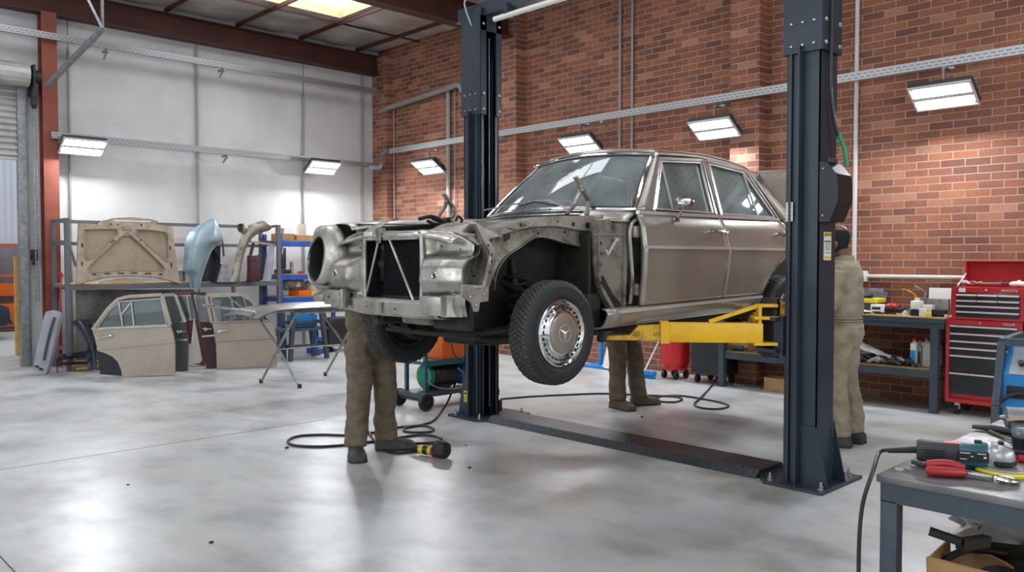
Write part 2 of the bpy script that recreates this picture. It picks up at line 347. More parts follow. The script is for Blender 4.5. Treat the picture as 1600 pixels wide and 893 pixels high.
    def build(s, name, m, parent=None, smooth=35, world=True, normals=True, keep=False):
        bm = s.b
        if normals: bmesh.ops.recalc_face_normals(bm, faces=bm.faces)
        o = bpy.data.objects.new(name, bpy.data.meshes.new(name)); COL.objects.link(o)
        if parent is not None:
            o.parent = parent
            if world: bm.transform(mw(parent).inverted())
        elif not keep:
            lo = Vector((min(v.co.x for v in bm.verts), min(v.co.y for v in bm.verts), min(v.co.z for v in bm.verts)))
            hi = Vector((max(v.co.x for v in bm.verts), max(v.co.y for v in bm.verts), 0))
            c = Vector(((lo.x + hi.x) / 2, (lo.y + hi.y) / 2, lo.z)); bm.transform(Matrix.Translation(-c)); o.location = c
        bm.to_mesh(o.data); bm.free()
        o.data.materials.append(m if not isinstance(m, str) else M[m])
        if smooth:
            for p in o.data.polygons: p.use_smooth = True
            o.data.set_sharp_from_angle(angle=radians(smooth))
        return o
def orient(o, d):
    """turn an open sheet so that its front side looks along d"""
    s_ = Vector()
    for q in o.data.polygons: s_ += q.normal * q.area
    if s_.dot(Vector(d)) < 0: o.data.flip_normals()
    return o
def each(name, m, parent, fns, **k):          # every separate piece is its own part
    return [part(name, m, parent, f, **k) for f in fns]
def part(name, m, parent, fn, **k):
    b = MB(); fn(b); return b.build(name, M[m], parent, **k)
def struct(name, b, m, **k):
    o = b.build(name, M[m], None, keep=True, **k); o['kind'] = 'structure'; return o
def copy_tree(o, parent=None):
    c = o.copy(); COL.objects.link(c)
    if parent is not None: c.parent = parent
    for ch in [x for x in bpy.data.objects if x.parent == o]: copy_tree(ch, c)
    return c
def smooth_pts(pts, n=8, closed=False):
    pts = [Vector(p) for p in pts]; out = []; N = len(pts)
    for i in range(N if closed else N - 1):
        p0 = pts[(i - 1) % N] if closed or i > 0 else pts[0]; p1 = pts[i]; p2 = pts[(i + 1) % N]
        p3 = pts[(i + 2) % N] if closed or i + 2 < N else pts[-1]
        for k in range(n):
            t = k / n
            out.append(.5 * ((2 * p1) + (p2 - p0) * t + (2 * p0 - 5 * p1 + 4 * p2 - p3) * t * t + (3 * p1 - p0 - 3 * p2 + p3) * t ** 3))
    if not closed: out.append(pts[-1])
    return out
def interp(tab, x):
    if x <= tab[0][0]: return tab[0][1]
    for (a, b), (c, d) in zip(tab[:-1], tab[1:]):
        if x <= c: return b + (d - b) * (x - a) / (c - a)
    return tab[-1][1]
def text(name, body, size, m, parent, loc, rot, ext=.001, shear=0):
    c = bpy.data.curves.new(name, 'FONT'); c.body = body; c.size = size; c.extrude = ext; c.shear = shear; c.align_x = 'CENTER'; c.align_y = 'CENTER'
    t = bpy.data.objects.new(name, c); COL.objects.link(t)
    dg = bpy.context.evaluated_depsgraph_get(); me = bpy.data.meshes.new_from_object(t.evaluated_get(dg)); bpy.data.objects.remove(t)
    o = bpy.data.objects.new(name, me); COL.objects.link(o); me.materials.clear(); me.materials.append(M[m]); o.parent = parent
    o.matrix_local = mw(parent).inverted() @ (Matrix.Translation(loc) @ rot.to_matrix().to_4x4() if not isinstance(rot, Matrix) else Matrix.Translation(loc) @ rot.to_4x4())
    return o
def remesh(o, vox, disp=0., ds=.12, seed=0, smooth=3):
    r = o.modifiers.new('remesh', 'REMESH'); r.mode = 'VOXEL'; r.voxel_size = vox; r.use_smooth_shade = True
    if smooth: q = o.modifiers.new('smooth', 'SMOOTH'); q.factor = .5; q.iterations = smooth
    if disp:
        t = bpy.data.textures.new('folds', 'CLOUDS'); t.noise_scale = ds; t.noise_depth = 3
        d = o.modifiers.new('folds', 'DISPLACE'); d.texture = t; d.strength = disp; d.mid_level = .5; d.texture_coords = 'LOCAL'
# ================================================================ THE SETTING
BX = 9.4; WY = 13.5; CZ = 5.6
b = MB(); b.box((2.0, 3.0, -.1), (16.5, 24, .2)); struct('floor', b, 'floor', smooth=0)
b = MB()                                                   # saw-cut joints
b.box((-.6, 6.95, .0006), (9.6, .006, .0012)); b.box((1.03, 2.2, .0006), (.006, 9.5, .0012))
struct('trim_1', b, 'postd', smooth=0)
b = MB(); b.box((BX + .12, 3.4, 2.9), (.24, 20.6, 5.8)); struct('wall_right', b, 'brick', smooth=0)
for k, (y0, y1, d) in enumerate(((13.02, 13.5, .14), (9.42, 9.82, .2), (5.17, 5.57, .2), (1.0, 1.4, .2), (-3.1, -2.7, .2))):
    b = MB(); b.box((BX - d / 2, (y0 + y1) / 2, 2.72), (d, y1 - y0, 5.44)); struct('trim_%d' % (k + 2), b, 'brick', smooth=0)
b = MB()
b.box(((3.27 + BX) / 2, WY + .1, 2.9), (BX - 3.27, .2, 5.8)); b.box(((3.27 - 6.3) / 2, WY + .1, 4.77), (9.57, .2, 2.06))
b.box((-3.5, WY + .1, 1.87), (5.6, .2, 3.74)); struct('wall_back', b, 'white', smooth=0)
b = MB()                                                   # dark joints of the tilt-up panels
for px in (110, 310, 475, 567):
    x = AY(px, 300, WY).x; b.box((x, WY - .001, 2.7), (.016, .006, 5.2))
struct('trim_7', b, 'galv', smooth=0)
# foil roof lining with skylight openings
SX = (5.25, 6.45, 7.65); SKY = [(5.29, 7.61, 9.95, 12.0), (1.7, 4.0, 9.95, 12.0), (5.29, 7.61, 5.8, 7.9), (1.7, 4.0, 5.8, 7.9), (5.29, 7.61, 1.7, 3.7), (1.7, 4.0, 1.7, 3.7)]
xs = sorted({-6.2, 9.4, *[s[0] for s in SKY], *[s[1] for s in SKY]}); ys = sorted({-8.0, 13.5, *[s[2] for s in SKY], *[s[3] for s in SKY]})
b = MB()
for x0, x1 in zip(xs[:-1], xs[1:]):
    for y0, y1 in zip(ys[:-1], ys[1:]):
        cx, cy = (x0 + x1) / 2, (y0 + y1) / 2
        if any(s[0] < cx < s[1] and s[2] < cy < s[3] for s in SKY): continue
        n = max(1, int((x1 - x0) / .11)); m = max(1, int((y1 - y0) / .16))
        def fn(u, v, x0=x0, x1=x1, y0=y0, y1=y1):
            x = x0 + (x1 - x0) * u; y = y0 + (y1 - y0) * v
            edge = min(u, 1 - u, v, 1 - v) < .01
            ph = abs(((7.65 - x) / 1.2) % 1 - .5)
            return (x, y, CZ + (0 if edge else -.07 * (.5 - ph) * 2 + noise.noise(Vector((x * .9, y * 1.6, 3))) * .05 + noise.noise(Vector((x * 1.6 + y, y * 4.5, 7))) * .022 + abs(noise.noise(Vector((x * 5, y * 7, 1)))) * .014))
        b.sheet(fn, n, m)
struct('ceiling', b, 'foil', smooth=50)
b = MB(); b.box((1.6, 2.75, CZ + .2), (16, 21.6, .02))
# roof sheeting above the foil, open over the skylights
b = MB()
for x0, x1 in zip(xs[:-1], xs[1:]):
    for y0, y1 in zip(ys[:-1], ys[1:]):
        cx, cy = (x0 + x1) / 2, (y0 + y1) / 2
        if any(s[0] < cx < s[1] and s[2] < cy < s[3] for s in SKY): continue
        b.box((cx, cy, CZ + .16), (x1 - x0, y1 - y0, .03))
struct('trim_8', b, 'galv', smooth=0)
for i, s in enumerate(SKY):
    cx, cy = (s[0] + s[1]) / 2, (s[2] + s[3]) / 2; w, h = s[1] - s[0], s[3] - s[2]
    b = MB()
    def fn(u, v, s=s): return (s[0] + (s[1] - s[0]) * u, s[2] + (s[3] - s[2]) * v, CZ + .15 + .012 * sin(u * 60))
    b.sheet(fn, 120, 2); o = struct('window_%d' % (i + 1), b, 'sky_panel')
    f = MB()
    for xx in (s[0], s[1]): f.box((xx, cy, CZ + .07), (.03, h, .17))
    for yy in (s[2], s[3]): f.box((cx, yy, CZ + .07), (w, .03, .17))
    f.build('skylight_frame', M['frametimber'], o, smooth=0)
# roof steel
def ibeam(b, p, q, h, w, t=.018):
    p = Vector(p); q = Vector(q); up = Vector((0, 0, 1)); c = (h - t) / 2
    b.bar(p, q, .012, h); b.bar(p + up * c, q + up * c, w, t); b.bar(p - up * c, q - up * c, w, t)
for i, (y, w) in enumerate(((13.33, .22), (9.6, .22), (5.37, .22), (1.2, .22), (-2.9, .22))):
    b = MB(); ibeam(b, (-6, y, 5.27), (BX - (.14 if i == 0 else .2), y, 5.27), .36, w); o = b.build('roof_rafter', M['red_shaded'], None, smooth=0)
    tag(o, ['red oxide rafter running along the top of the white wall', 'red oxide rafter crossing behind the far lift post to the second brick pier',
            'red oxide rafter over the middle of the bay', 'red oxide rafter above the camera', 'red oxide rafter behind the camera'][i], 'beam', kind='structure')
for i in range(12):
    x = 8.85 - 1.2 * i
    b = MB(); b.box((x, 2.75, 5.535), (.008, 21.4, .06)); b.box((x + .012, 2.75, 5.505), (.03, 21.4, .006))
    o = b.build('roof_purlin', M['red_shaded'], None, smooth=0); tag(o, kind='structure')
for y in (12.1, 11.0, 10.6, 8.6, 6.4, 4.3, 2.2):
    if y == 11.0: continue
    b = MB(); b.bar((-5.5, y, 5.53), (9.35, y, 5.53), .025, .03); o = b.build('roof_bridging', M['red_shaded'], None, smooth=0); tag(o, kind='structure')
# red column by the roller door
xa, xb = AY(69, 300, 13.2).x, AY(93, 300, 13.2).x
b = MB(); c = (xa + xb) / 2; w = xb - xa
b.box((c, 13.21, 2.55), (w, .02, 5.1)); b.box((c, 13.42, 2.55), (w * .9, .02, 5.1)); b.box((c - w * .1, 13.32, 2.55), (.02, .20, 5.1))
o = b.build('steel_column', M['red_lit'], None, smooth=0); tag(o, kind='structure')
# roller door
DL, DR = -.7, 3.14
dr = empty('door_1', ((DL + DR) / 2, 13.42, 0)); tag(dr, kind='structure')
def curtain(b):
    z = 3.0
    while z < 4.05:
        b.lathe([(.001, DL), (.03, DL), (.03, DR), (.001, DR)], (0, 13.44, z + .045), (1, 0, 0), 8); b.box(((DL + DR) / 2, 13.45, z + .045), (DR - DL, .02, .085)); z += .09
    b.box(((DL + DR) / 2, 13.43, 2.99), (DR - DL, .05, .04))
part('curtain', 'shutter', dr, curtain, smooth=30)
part('drum', 'shutter', dr, lambda b: b.lathe([(.02, DL)] + [(.17 + (.012 if k % 2 else 0), DL + (DR - DL + .1) * (k // 2 + k % 2 * .04) / 1) for k in range(2)] + [(.17, DR + .1), (.02, DR + .1)], (0, 13.25, 4.16), (1, 0, 0), 16), smooth=20)
part('guide_rail', 'galv', dr, lambda b: (b.box((DR + .04, 13.44, 2.05), (.1, .12, 4.1)), b.box((DR + .12, 13.47, 2.05), (.03, .03, 4.1))), smooth=0)
part('drum_bracket', 'carbon', dr, lambda b: (b.box((DR + .16, 13.3, 4.1), (.03, .3, .42)), b.cyl((DR + .14, 13.25, 4.16), (DR + .26, 13.25, 4.16), .09), b.box((DR + .16, 13.2, 3.85), (.07, .1, .22)), b.cyl((DR+.16,13.2,3.7),(DR+.16,13.2,3.95),.035)), smooth=30)
b = MB()                                                   # hand chain of the roller door
for dx in (0., .035):
    for k in range(86):
        z = 3.85 - k * .034
        if z < .95: break
        p = Vector((AY(54, 300, 13.25).x + dx, 13.25, z)); b.bar(p - Vector((0, 0, .02)), p + Vector((0, 0, .02)), .018 if k % 2 else .008, .008 if k % 2 else .018, (0, 1, 0))
o = b.build('hand_chain', M['galv'], None, smooth=0); tag(o, 'galvanised hand chain hanging from the roller door drum', 'chain')
b = MB(); b.box(AY(54, 398, 13.4), (.09, .07, .16), bev=.008); b.box(AY(54, 411, 13.4), (.05, .05, .05))
tag(b.build('chain_lock', M['carbon'], None), 'small black lock box on the white strip beside the roller door chain', 'switch box')
# door track strut hung from the roof
k0 = Vector((3.42, 13.05, 4.0)); k1 = AY(160, 45, 11.9)
b = MB(); b.bar(k0, k1, .06, .06); b.bar(k1, (k1.x, k1.y, 5.45), .05, .03); b.bar(k1, (k1.x - .35, k1.y + .1, 5.45), .05, .03)
tag(b.build('track_brace', M['galv'], None, smooth=0), 'galvanised slotted brace running from the roof down to the roller door drum', 'brace')

# ---------------------------------------------------------------- services on the walls
def named(b, name, m, label, cat, group=None, **k): return tag(b.build(name, M[m], None, **k), label, cat, group)
def tray(name, p, q, m, label, w=.05, h=.09, drop=()):
    p = Vector(p); q = Vector(q); b = MB(); b.bar(p, q, .006, h); d = (q - p).normalized(); n = Vector((0, 0, 1)).cross(d)
    if n.dot(Vector((BX, WY, 0)) - p) < 0: n = -n
    b.bar(p + Vector((0, 0, -h / 2)) + n * w / 2, q + Vector((0, 0, -h / 2)) + n * w / 2, w, .005); b.bar(p + Vector((0, 0, h / 2)) + n * w / 4, q + Vector((0, 0, h / 2)) + n * w / 4, w / 2, .005)
    for t in drop:
        c = p.lerp(q, t); b.bar(c - Vector((0, 0, h / 2 + .02)), c + n * .22 - Vector((0, 0, h / 2 + .02)), .04, .03); b.bar(c + n * .02 - Vector((0, 0, h / 2 + .02)), c + n * .2 - Vector((0, 0, h / 2 + .12)), .02, .03)
    return named(b, name, m, label, 'cable tray', smooth=0)
tray('cable_tray', (2.4, 13.1, 4.74), (9.1, 13.1, 4.74), 'tray_x', 'slotted cable tray high along the white wall below the rafter', drop=(.28, .55))
tray('cable_tray', (3.5, 13.15, 3.34), (9.15, 13.15, 3.34), 'tray_x', 'slotted cable tray carrying the two lamps on the white wall', drop=(.47,))
tray('cable_tray', (9.12, 12.75, 3.58), (9.12, .2, 3.58), 'tray_y', 'long slotted cable tray carrying the four lamps along the brick wall', drop=(.41,))
b = MB(); b.path([(8.9, 13.1, 3.28), (9.1, 13.02, 3.28), (9.12, 12.98, 3.34), (9.12, 12.96, 3.52), (9.12, 12.8, 3.60)], .05, .07)
named(b, 'tray_bend', 'galv', 'S-shaped galvanised bend joining the two trays in the corner', 'cable tray')
def conduit(pts, r, m, label, name='conduit', cat='conduit'):
    return named(MB().tube(pts, r, 10), name, m, label, cat)
for px, top, bot, lb in ((110, 4.7, 0, 'grey vertical conduit on the white wall nearest the red column'), (310, 5.05, 0, 'grey vertical conduit on the white wall above the pale bonnet and blue fender'),
                     (475, 4.55, 0, 'grey vertical conduit on the white wall behind the blue rack'), (567, 5.05, 0, 'grey vertical conduit on the white wall nearest the brick corner')):
    x = AY(px, 300, 13.44).x; conduit([(x, 13.455, top), (x, 13.455, bot)], .018, 'conduit', lb)
ycp = lambda px, X=9.36: AX(px, 300, X).y
zc = AX(650, 150, 9.3).z
conduit(smooth_pts([(9.3, 13.3, zc - .35 + .2), (9.25, 13.0, zc - .12), (9.3, 12.6, zc - .08), (9.3, 11.3, zc + .0), (9.3, 10.96, zc + .02), (9.34, 10.9, zc - .1)], 4), .05, 'conduit', 'thick grey pipe with an elbow high in the brick corner', 'wall_pipe', 'pipe')
for px, r, lb in ((616, .014, 'thin grey conduit running down the brick beside the corner pier'), (701, .04, 'thick grey downpipe on the brick beside the first lamp'), (711, .012, 'thin conduit beside the thick grey downpipe'),
                  (968, .018, 'left one of the pair of grey conduits above the car roof'), (987, .018, 'right one of the pair of grey conduits above the car roof'), (1336, .024, 'pale vertical conduit on the brick to the right of the near lift post')):
    y = ycp(px); top = zc - .03 if px < 720 else 5.4
    if px == 1336: b = conduit([(9.36, y, 5.4), (9.36, y, 1.42)], r, 'wconduit', lb)
    else: conduit([(9.36, y, top), (9.36, y, .3)], r, 'conduit', lb)
y = ycp(1338)
conduit([(9.36, y - .02, 1.36), (9.36, .3, 1.36)], .022, 'wconduit', 'horizontal white conduit on the brick just above the right workbench')
b = MB(); b.box((9.35, y - .06, 1.36), (.08, .16, .12), bev=.01); named(b, 'socket_box', 'wplast', 'pale junction box where the two white conduits meet on the brick', 'socket')
b = MB(); b.box(AX(1320, 307, 9.37), (.04, .1, .13), bev=.006); named(b, 'switch_plate', 'stickg', 'small yellow switch plate on the brick beside the near lift post', 'switch')

# ---------------------------------------------------------------- flood lamps under the trays
def flood(hb=.30):
    r = empty('flood_light', (0, 0, 0)); T = Matrix.Rotation(radians(-34), 3, 'X')      # local: x along wall, +y towards the wall, face tilted into the room
    def q(*p): return T @ Vector(p)
    part('lamp_body', 'dgrey', r, lambda b: (b.box(q(0, 0, .05), (.60, .34, .07), T, bev=.015), [b.box(q(-.26 + k * .04, .02, .10), (.006, .24, .04), T) for k in range(14)]))
    part('lamp_rim', 'alu', r, lambda b: [b.box(q(x, y, .012), (w, h, .016), T) for x, y, w, h in ((0, -.165, .6, .02), (0, .165, .6, .02), (-.29, 0, .02, .33), (.29, 0, .02, .33), (0, 0, .56, .05))])
    for y in (-.083, .083): part('led_strip', 'led', r, lambda b: b.box(q(0, y, .008), (.52, .092, .01), T), smooth=0)
    part('bracket', 'galv', r, lambda b: (b.bar(q(-.3, 0, .06), (-.3, .03, .14), .03, .008, (1, 0, 0)), b.bar(q(.3, 0, .06), (.3, .03, .14), .03, .008, (1, 0, 0)), b.bar((-.3, .03, .14), (.3, .03, .14), .03, .008), b.bar((0, .03, .14), (0, .03, hb + .01), .035, .012), b.bar((0, .02, hb), (0, .21, hb), .04, .015), b.box((0, .20, hb + .02), (.09, .04, .03))))
    return r
L0 = flood(.15); lampdata = []
for i, (px, py, lb) in enumerate(((130, 231, 'lit twin-panel floodlight on the white wall tray beside the red column'), (505, 263, 'lit twin-panel floodlight on the white wall tray near the brick corner'))):
    lampdata.append((AY(px, py, 12.95), 0, lb))
for px, py, lb in ((668, 262, 'lit twin-panel floodlight on brick wall between the corner and the far lift post'), (905, 227, 'lit floodlight seen just over the windscreen top of the car'),
                   (1115, 203, 'lit floodlight above the rear of the car roof, left of the near lift post'), (1473, 152, 'largest floodlight, right of the near lift post above the workbench')):
    lampdata.append((AX(px, py, 8.90), -pi / 2, lb))
for i, (p, rz, lb) in enumerate(lampdata):
    if i == 2: L0 = flood(.30)
    o = L0 if i in (0, 2) else copy_tree(L0)
    o.location = p; o.rotation_euler = (0, 0, rz); tag(o, lb, 'lamp', 'flood lights along the walls')

# ---------------------------------------------------------------- yard beyond the roller door
b = MB(); b.box((2.5, 19.6, -.06), (20, 12, .1)); struct('floor_yard', b, 'asphalt', smooth=0)
b = MB(); n = 90
b.sheet(lambda u, v: (-4 + u * 12, 21.5 + .04 * (int(u * n * 2) % 2), 1.9 + v * 4.2), n * 2, 1)
named(b, 'corrugated_fence', 'corr', 'pale corrugated metal wall across the yard beyond the roller door', 'wall')
b = MB(); b.box((2, 21.4, .95), (12, .35, 1.9)); named(b, 'block_wall', 'lidgrey', 'grey brick wall below the corrugated metal in the yard', 'wall', smooth=0)
b = MB(); b.box((3.2, 20.6, 1.86), (5, .6, .06)); b.box((3.2, 20.6, 1.2), (5, .5, .04)); [b.box((x, 20.6, .93), (.06, .4, 1.86)) for x in (.8, 3.0, 5.6)]
b.box((4.2, 20.5, .9), (2.2, .4, .28), bev=.02); b.box((4.0, 20.5, .35), (2.6, .45, .5), bev=.03)
named(b, 'yard_rack', 'orange', 'orange steel rack in the yard beyond the roller door', 'rack')
b = MB(); b.bar((3.53, 15.2, 0), (3.53, 15.2, 1.6), .12, .12); named(b, 'timber_post', 'timber', 'pale timber post standing just outside the roller door', 'post', smooth=0)
def smallcar():
    r = empty('parked_car', (3.35, 18.2, 0), 0, 'dark parked car in the yard beyond the roller door', 'car')
    prof = [(-.0, .28), (.05, .62), (.3, .72), (1.0, .82), (1.55, 1.28), (2.4, 1.34), (3.2, 1.28), (3.7, .95), (3.95, .85), (4.0, .3)]
    def body(b):
        def fn(u, v):
            i = u * (len(prof) - 1); k = min(int(i), len(prof) - 2); f = i - k
            x = prof[k][0] * (1 - f) + prof[k + 1][0] * f; z = prof[k][1] * (1 - f) + prof[k + 1][1] * f
            a = v * pi; w = .84 - .2 * max(0, z - .8)
            return (4.12 - x, 18.2 + .84 + cos(a) * w * 1.0, max(.28, .3 + (z - .3) * min(1, sin(a) * 2.2)))
        b.sheet(fn, 36, 20)
        b.box((2.1, 19.04, .4), (3.9, 1.5, .3), bev=.05)
    part('car_body', 'navy', r, body)
    def wh(b, x, y): b.lathe([(.02, -.1), (.3, -.1), (.32, -.07), (.32, .07), (.3, .1), (.02, .1)], (x, y, .32), (0, 1, 0), 24)
    for x in (.95, 3.3):
        for y in (18.25, 19.8): part('wheel', 'rubber', r, lambda b: wh(b, x, y))
    part('windows', 'doorglass', r, lambda b: b.prism([(1.1, 18.262, .86), (2.9, 18.262, .88), (2.45, 18.31, 1.22), (1.3, 18.31, 1.2)], (0, .01, 0)))
smallcar()
# ================================================================ THE LIFT
# a two-post lift: posts on the line X = 5.3 .. 5.55, open sides facing each other
def stick_label(b_parent, name, c, w, h, nrm, mats, rows):
    """flat label at c, in the plane with normal nrm, with printed lines"""
    n = Vector(nrm); u = Vector((0, 0, 1)); x = u.cross(n)
    R = Matrix((x, u, n)).transposed(); c = Vector(c)
    o = part(name, mats, b_parent, lambda b: b.box(c, (w, h, .002), R), smooth=0)
    def ink(b):
        for (fx, fy, fw, fh) in rows: b.box(c + x * fx * w + u * fy * h + n * .0016, (fw * w, fh * h, .001), R)
    part('print', 'ink', o, ink, smooth=0); return o, x, u, n, R
lift = empty('vehicle_lift', (5.45, 4.35, 0), 0, 'navy two-post vehicle lift with yellow arms carrying the stripped car', 'vehicle lift')
def post(b, yb, s, zt, x0=5.3, w=.24, d=.24, t=.012):   # s = +1: opening faces +Y
    xr = x0 + w; yo = yb + s * d
    b.box((x0 + w / 2, yb + s * t / 2, zt / 2), (w, t, zt))                       # closed back
    for x in (x0 + t / 2, xr - t / 2):
        b.box((x, (yb + yo) / 2, zt / 2), (t, d, zt))
    for x, q in ((x0, 1), (xr, -1)):
        b.box((x + q * .03, yo - s * t / 2, zt / 2), (.06, t, zt)); b.box((x + q * .054, yo - s * .035, zt / 2), (t, .07, zt))
def ribs(b, yb, s, zt, x0=5.3):
    b.bar((x0 - .006, yb + s * .125, 0.02), (x0 - .006, yb + s * .125, zt), .012, .13 * .9)
    b.bar((x0 - .010, yb + s * .205, 0.02), (x0 - .010, yb + s * .205, zt), .018, .02)
def gus(b, y, s):
    for yy in (yb_ for yb_ in y): pass
def post_base(b, yb, s):
    y0 = yb - s * .10; y1 = yb + s * .42
    b.prism([(5.17, y0, 0), (5.80, y0, 0), (5.80, y1, 0), (5.30, y1, 0), (5.17, y1 - s * .10, 0)], (0, 0, .022))
def gussets(b, yb, s):
    b.prism([(5.30, yb - s * .0, .02), (5.30, yb - s * .0, .42), (5.30, yb + s * .16, .42), (5.30, yb + s * .16, .02)], (-.008, 0, 0))
    b.prism([(5.30, yb, .02), (5.30, yb, .42), (5.30, yb - s * .085, .02)], (-.008, 0, 0))
    b.prism([(5.545, yb, .02), (5.545, yb, .44), (5.545, yb - s * .09, .02)], (.012, 0, 0))
    b.prism([(5.54, yb + s * .05, .02), (5.54, yb + s * .05, .4), (5.76, yb + s * .05, .02)], (0, .012, 0))
def bolts(b, pts, r=.016, h=.05):
    for p in pts: b.cyl(p, Vector(p) + Vector((0, 0, h)), r * .55, seg=8); b.cyl(p, Vector(p) + Vector((0, 0, h * .5)), r, seg=6); b.cyl(p, Vector(p) + Vector((0, 0, .004)), r * 1.4, seg=12)
NY, FY = 2.53, 6.16            # closed backs of the near and far post
for yb, s, zt in ((NY, 1, 2.98), (FY, -1, 2.98)):
    p = part('post', 'post', lift, lambda b: (post(b, yb, s, zt + .5), ribs(b, yb, s, zt), gussets(b, yb, s)), smooth=20)
    part('base_plate', 'post', lift, lambda b: post_base(b, yb, s), smooth=0)
    pb = [(5.23, yb + s * .3, .022), (5.24, yb - s * .06, .022), (5.62, yb - s * .06, .022), (5.74, yb - s * .03, .022), (5.74, yb + s * .36, .022)]
    each('anchor_bolt', 'bolt', lift, [lambda b, q=q: bolts(b, [q]) for q in pb], smooth=30)
    part('lock_block', 'postd', lift, lambda b: (b.box((5.66, yb + s * .11, .07), (.05, .05, .12), bev=.003), b.box((5.60, yb + s * .13, .04), (.07, .02, .05))))
    def sleeve(b):
        x0, x1 = 5.285, 5.555; y0, y1 = yb - s * .015, yb + s * .26; z0, z1 = 2.94, 3.88
        b.box((x0, (y0 + y1) / 2, (z0 + z1) / 2), (.014, abs(y1 - y0), z1 - z0)); b.box((x1, (y0 + y1) / 2, (z0 + z1) / 2), (.014, abs(y1 - y0), z1 - z0))
        b.box(((x0 + x1) / 2, y0, (z0 + z1) / 2), (x1 - x0, .014, z1 - z0))
        b.box((x0 + .035, y1, (z0 + z1) / 2), (.07, .014, z1 - z0)); b.box((x1 - .035, y1, (z0 + z1) / 2), (.07, .014, z1 - z0))
        b.box(((x0 + x1) / 2, y1, z1 - .07), (x1 - x0, .014, .14))
    part('post_extension', 'post', lift, sleeve, smooth=0)
    def sb(b):
        for z in (2.99, 3.14):
            for yy in (yb + s * .04, yb + s * .12, yb + s * .20): b.lathe([(0, .012), (.008, .011), (.013, .004), (.013, 0)], (5.278, yy, z), (-1, 0, 0), 8)
            for xx in (5.32, 5.52):
                yq = yb - .022 * s if s > 0 else yb + .0
                b.lathe([(0, .014), (.01, .012), (.016, .004), (.016, 0)], (xx, NY - .022 if s > 0 else FY - .268, z), (0, -1, 0), 8)
        for xx in (5.32, 5.52): b.lathe([(0, .014), (.01, .012), (.016, .004), (.016, 0)], (xx, NY - .022 if s > 0 else FY - .268, 3.80), (0, -1, 0), 8)
    part('sleeve_bolt', 'bolt', lift, sb)
    part('lifting_cylinder', 'postd', lift, lambda b: (b.cyl((5.42, yb + s * .09, .3), (5.42, yb + s * .09, 3.2), .035, seg=12), b.box((5.42, yb + s * .03, 1.7), (.2, .01, 3.2))))
    part('lift_cable', 'galv', lift, lambda b: (b.tube([(5.39, yb + s * .19, .1), (5.39, yb + s * .19, 3.7)], .006), b.tube([(5.46, yb + s * .19, .1), (5.46, yb + s * .19, 3.7)], .006)))
part('crossbar', 'post', lift, lambda b: (b.box((5.42, 4.35, 3.95), (.16, 3.9, .13)), b.box((5.42, 4.35, 3.885), (.20, 3.9, .01)), b.box((5.42, FY - .1, 3.9), (.24, .3, .12)), b.box((5.42, NY + .1, 3.9), (.24, .3, .12))), smooth=0)
part('shutoff_bar', 'wplast', lift, lambda b: b.cyl((5.3, 3.0, 3.80), (5.3, 5.72, 3.80), .025, seg=12))
each('shutoff_bracket', 'post', lift, [lambda b: b.box((5.34, 5.55, 3.85), (.12, .04, .12)), lambda b: b.box((5.34, 3.2, 3.85), (.12, .04, .12))], smooth=0)
part('hose_loop', 'galv', lift, lambda b: b.tube(smooth_pts([(5.28, 6.02, 3.8), (5.24, 6.06, 3.95), (5.26, 6.08, 4.05), (5.3, 5.9, 4.07), (5.36, 5.8, 4.03)], 6), .009))
part('floor_cover', 'tread', lift, lambda b: b.prism([(5.24, 2.95, 0), (5.30, 2.95, .055), (5.62, 2.95, .055), (5.68, 2.95, 0)], (0, 2.82, 0)), smooth=0)
# control box, hose and stickers on the near post
def ctrl(b):
    prof = [(0, 1.80), (0, 2.20), (.05, 2.19), (.115, 2.11), (.125, 2.06), (.125, 1.93), (.07, 1.80)]
    b.prism([(5.27, NY - .012 - y, z) for y, z in prof], (.22, 0, 0))
part('control_box', 'black', lift, ctrl, smooth=20)
part('box_screw', 'bolt', lift, lambda b: [b.lathe([(0, .006), (.007, .004), (.008, 0)], (5.27, NY - .035, z), (-1, 0, 0), 8) for z in (1.84, 2.15)])
part('power_cable', 'cable', lift, lambda b: b.tube(smooth_pts([(5.38, NY - .03, 3.9), (5.38, NY - .03, 3.1), (5.37, NY - .03, 2.75), (5.41, NY - .04, 2.5), (5.44, NY - .06, 2.38)], 8), .013))
part('earth_cable', 'green', lift, lambda b: b.tube(smooth_pts([(5.44, NY - .06, 2.40), (5.47, NY - .09, 2.28), (5.48, NY - .1, 2.18)], 6), .014))
part('cable_gland', 'black', lift, lambda b: [b.cyl((5.30 + k * .035, NY - .06, 2.19), (5.30 + k * .035, NY - .06, 2.22), .015, seg=8) for k in range(4)])
stick_label(lift, 'spec_plate', (5.284, NY + .205, 1.875), .05, .13, (-1, 0, 0), 'stick', [(0, .38, .7, .03), (-.1, .25, .2, .1), (.2, .25, .3, .03), (-.1, .02, .2, .1), (.2, 0, .3, .03), (-.1, -.2, .2, .1), (.2, -.2, .3, .03), (0, -.4, .7, .02)])
cst = Vector((5.42, NY - .002, 1.64))
o, x, u, n, R = stick_label(lift, 'warning_label', cst, .11, .19, (0, -1, 0), 'stick', [(0, .17, .86, .045), (0, .10, .7, .02), (0, .05, .8, .012), (0, .01, .74, .012), (0, -.03, .8, .012), (0, -.07, .66, .012), (0, -.11, .78, .012), (0, -.15, .7, .012), (0, -.24, .8, .02)])
part('yellow_band', 'stickg', o, lambda b: (b.box(cst + u * .078 + n * .0012, (.102, .03, .0012), R), b.box(cst - u * .078 + n * .0012, (.102, .018, .0012), R)), smooth=0)
part('warning_triangle', 'ink', o, lambda b: b.prism([cst + x * a + u * (.078 + c_) + n * .002 for a, c_ in ((-.045, -.01), (-.025, -.01), (-.035, .01))], n * .001), smooth=0)
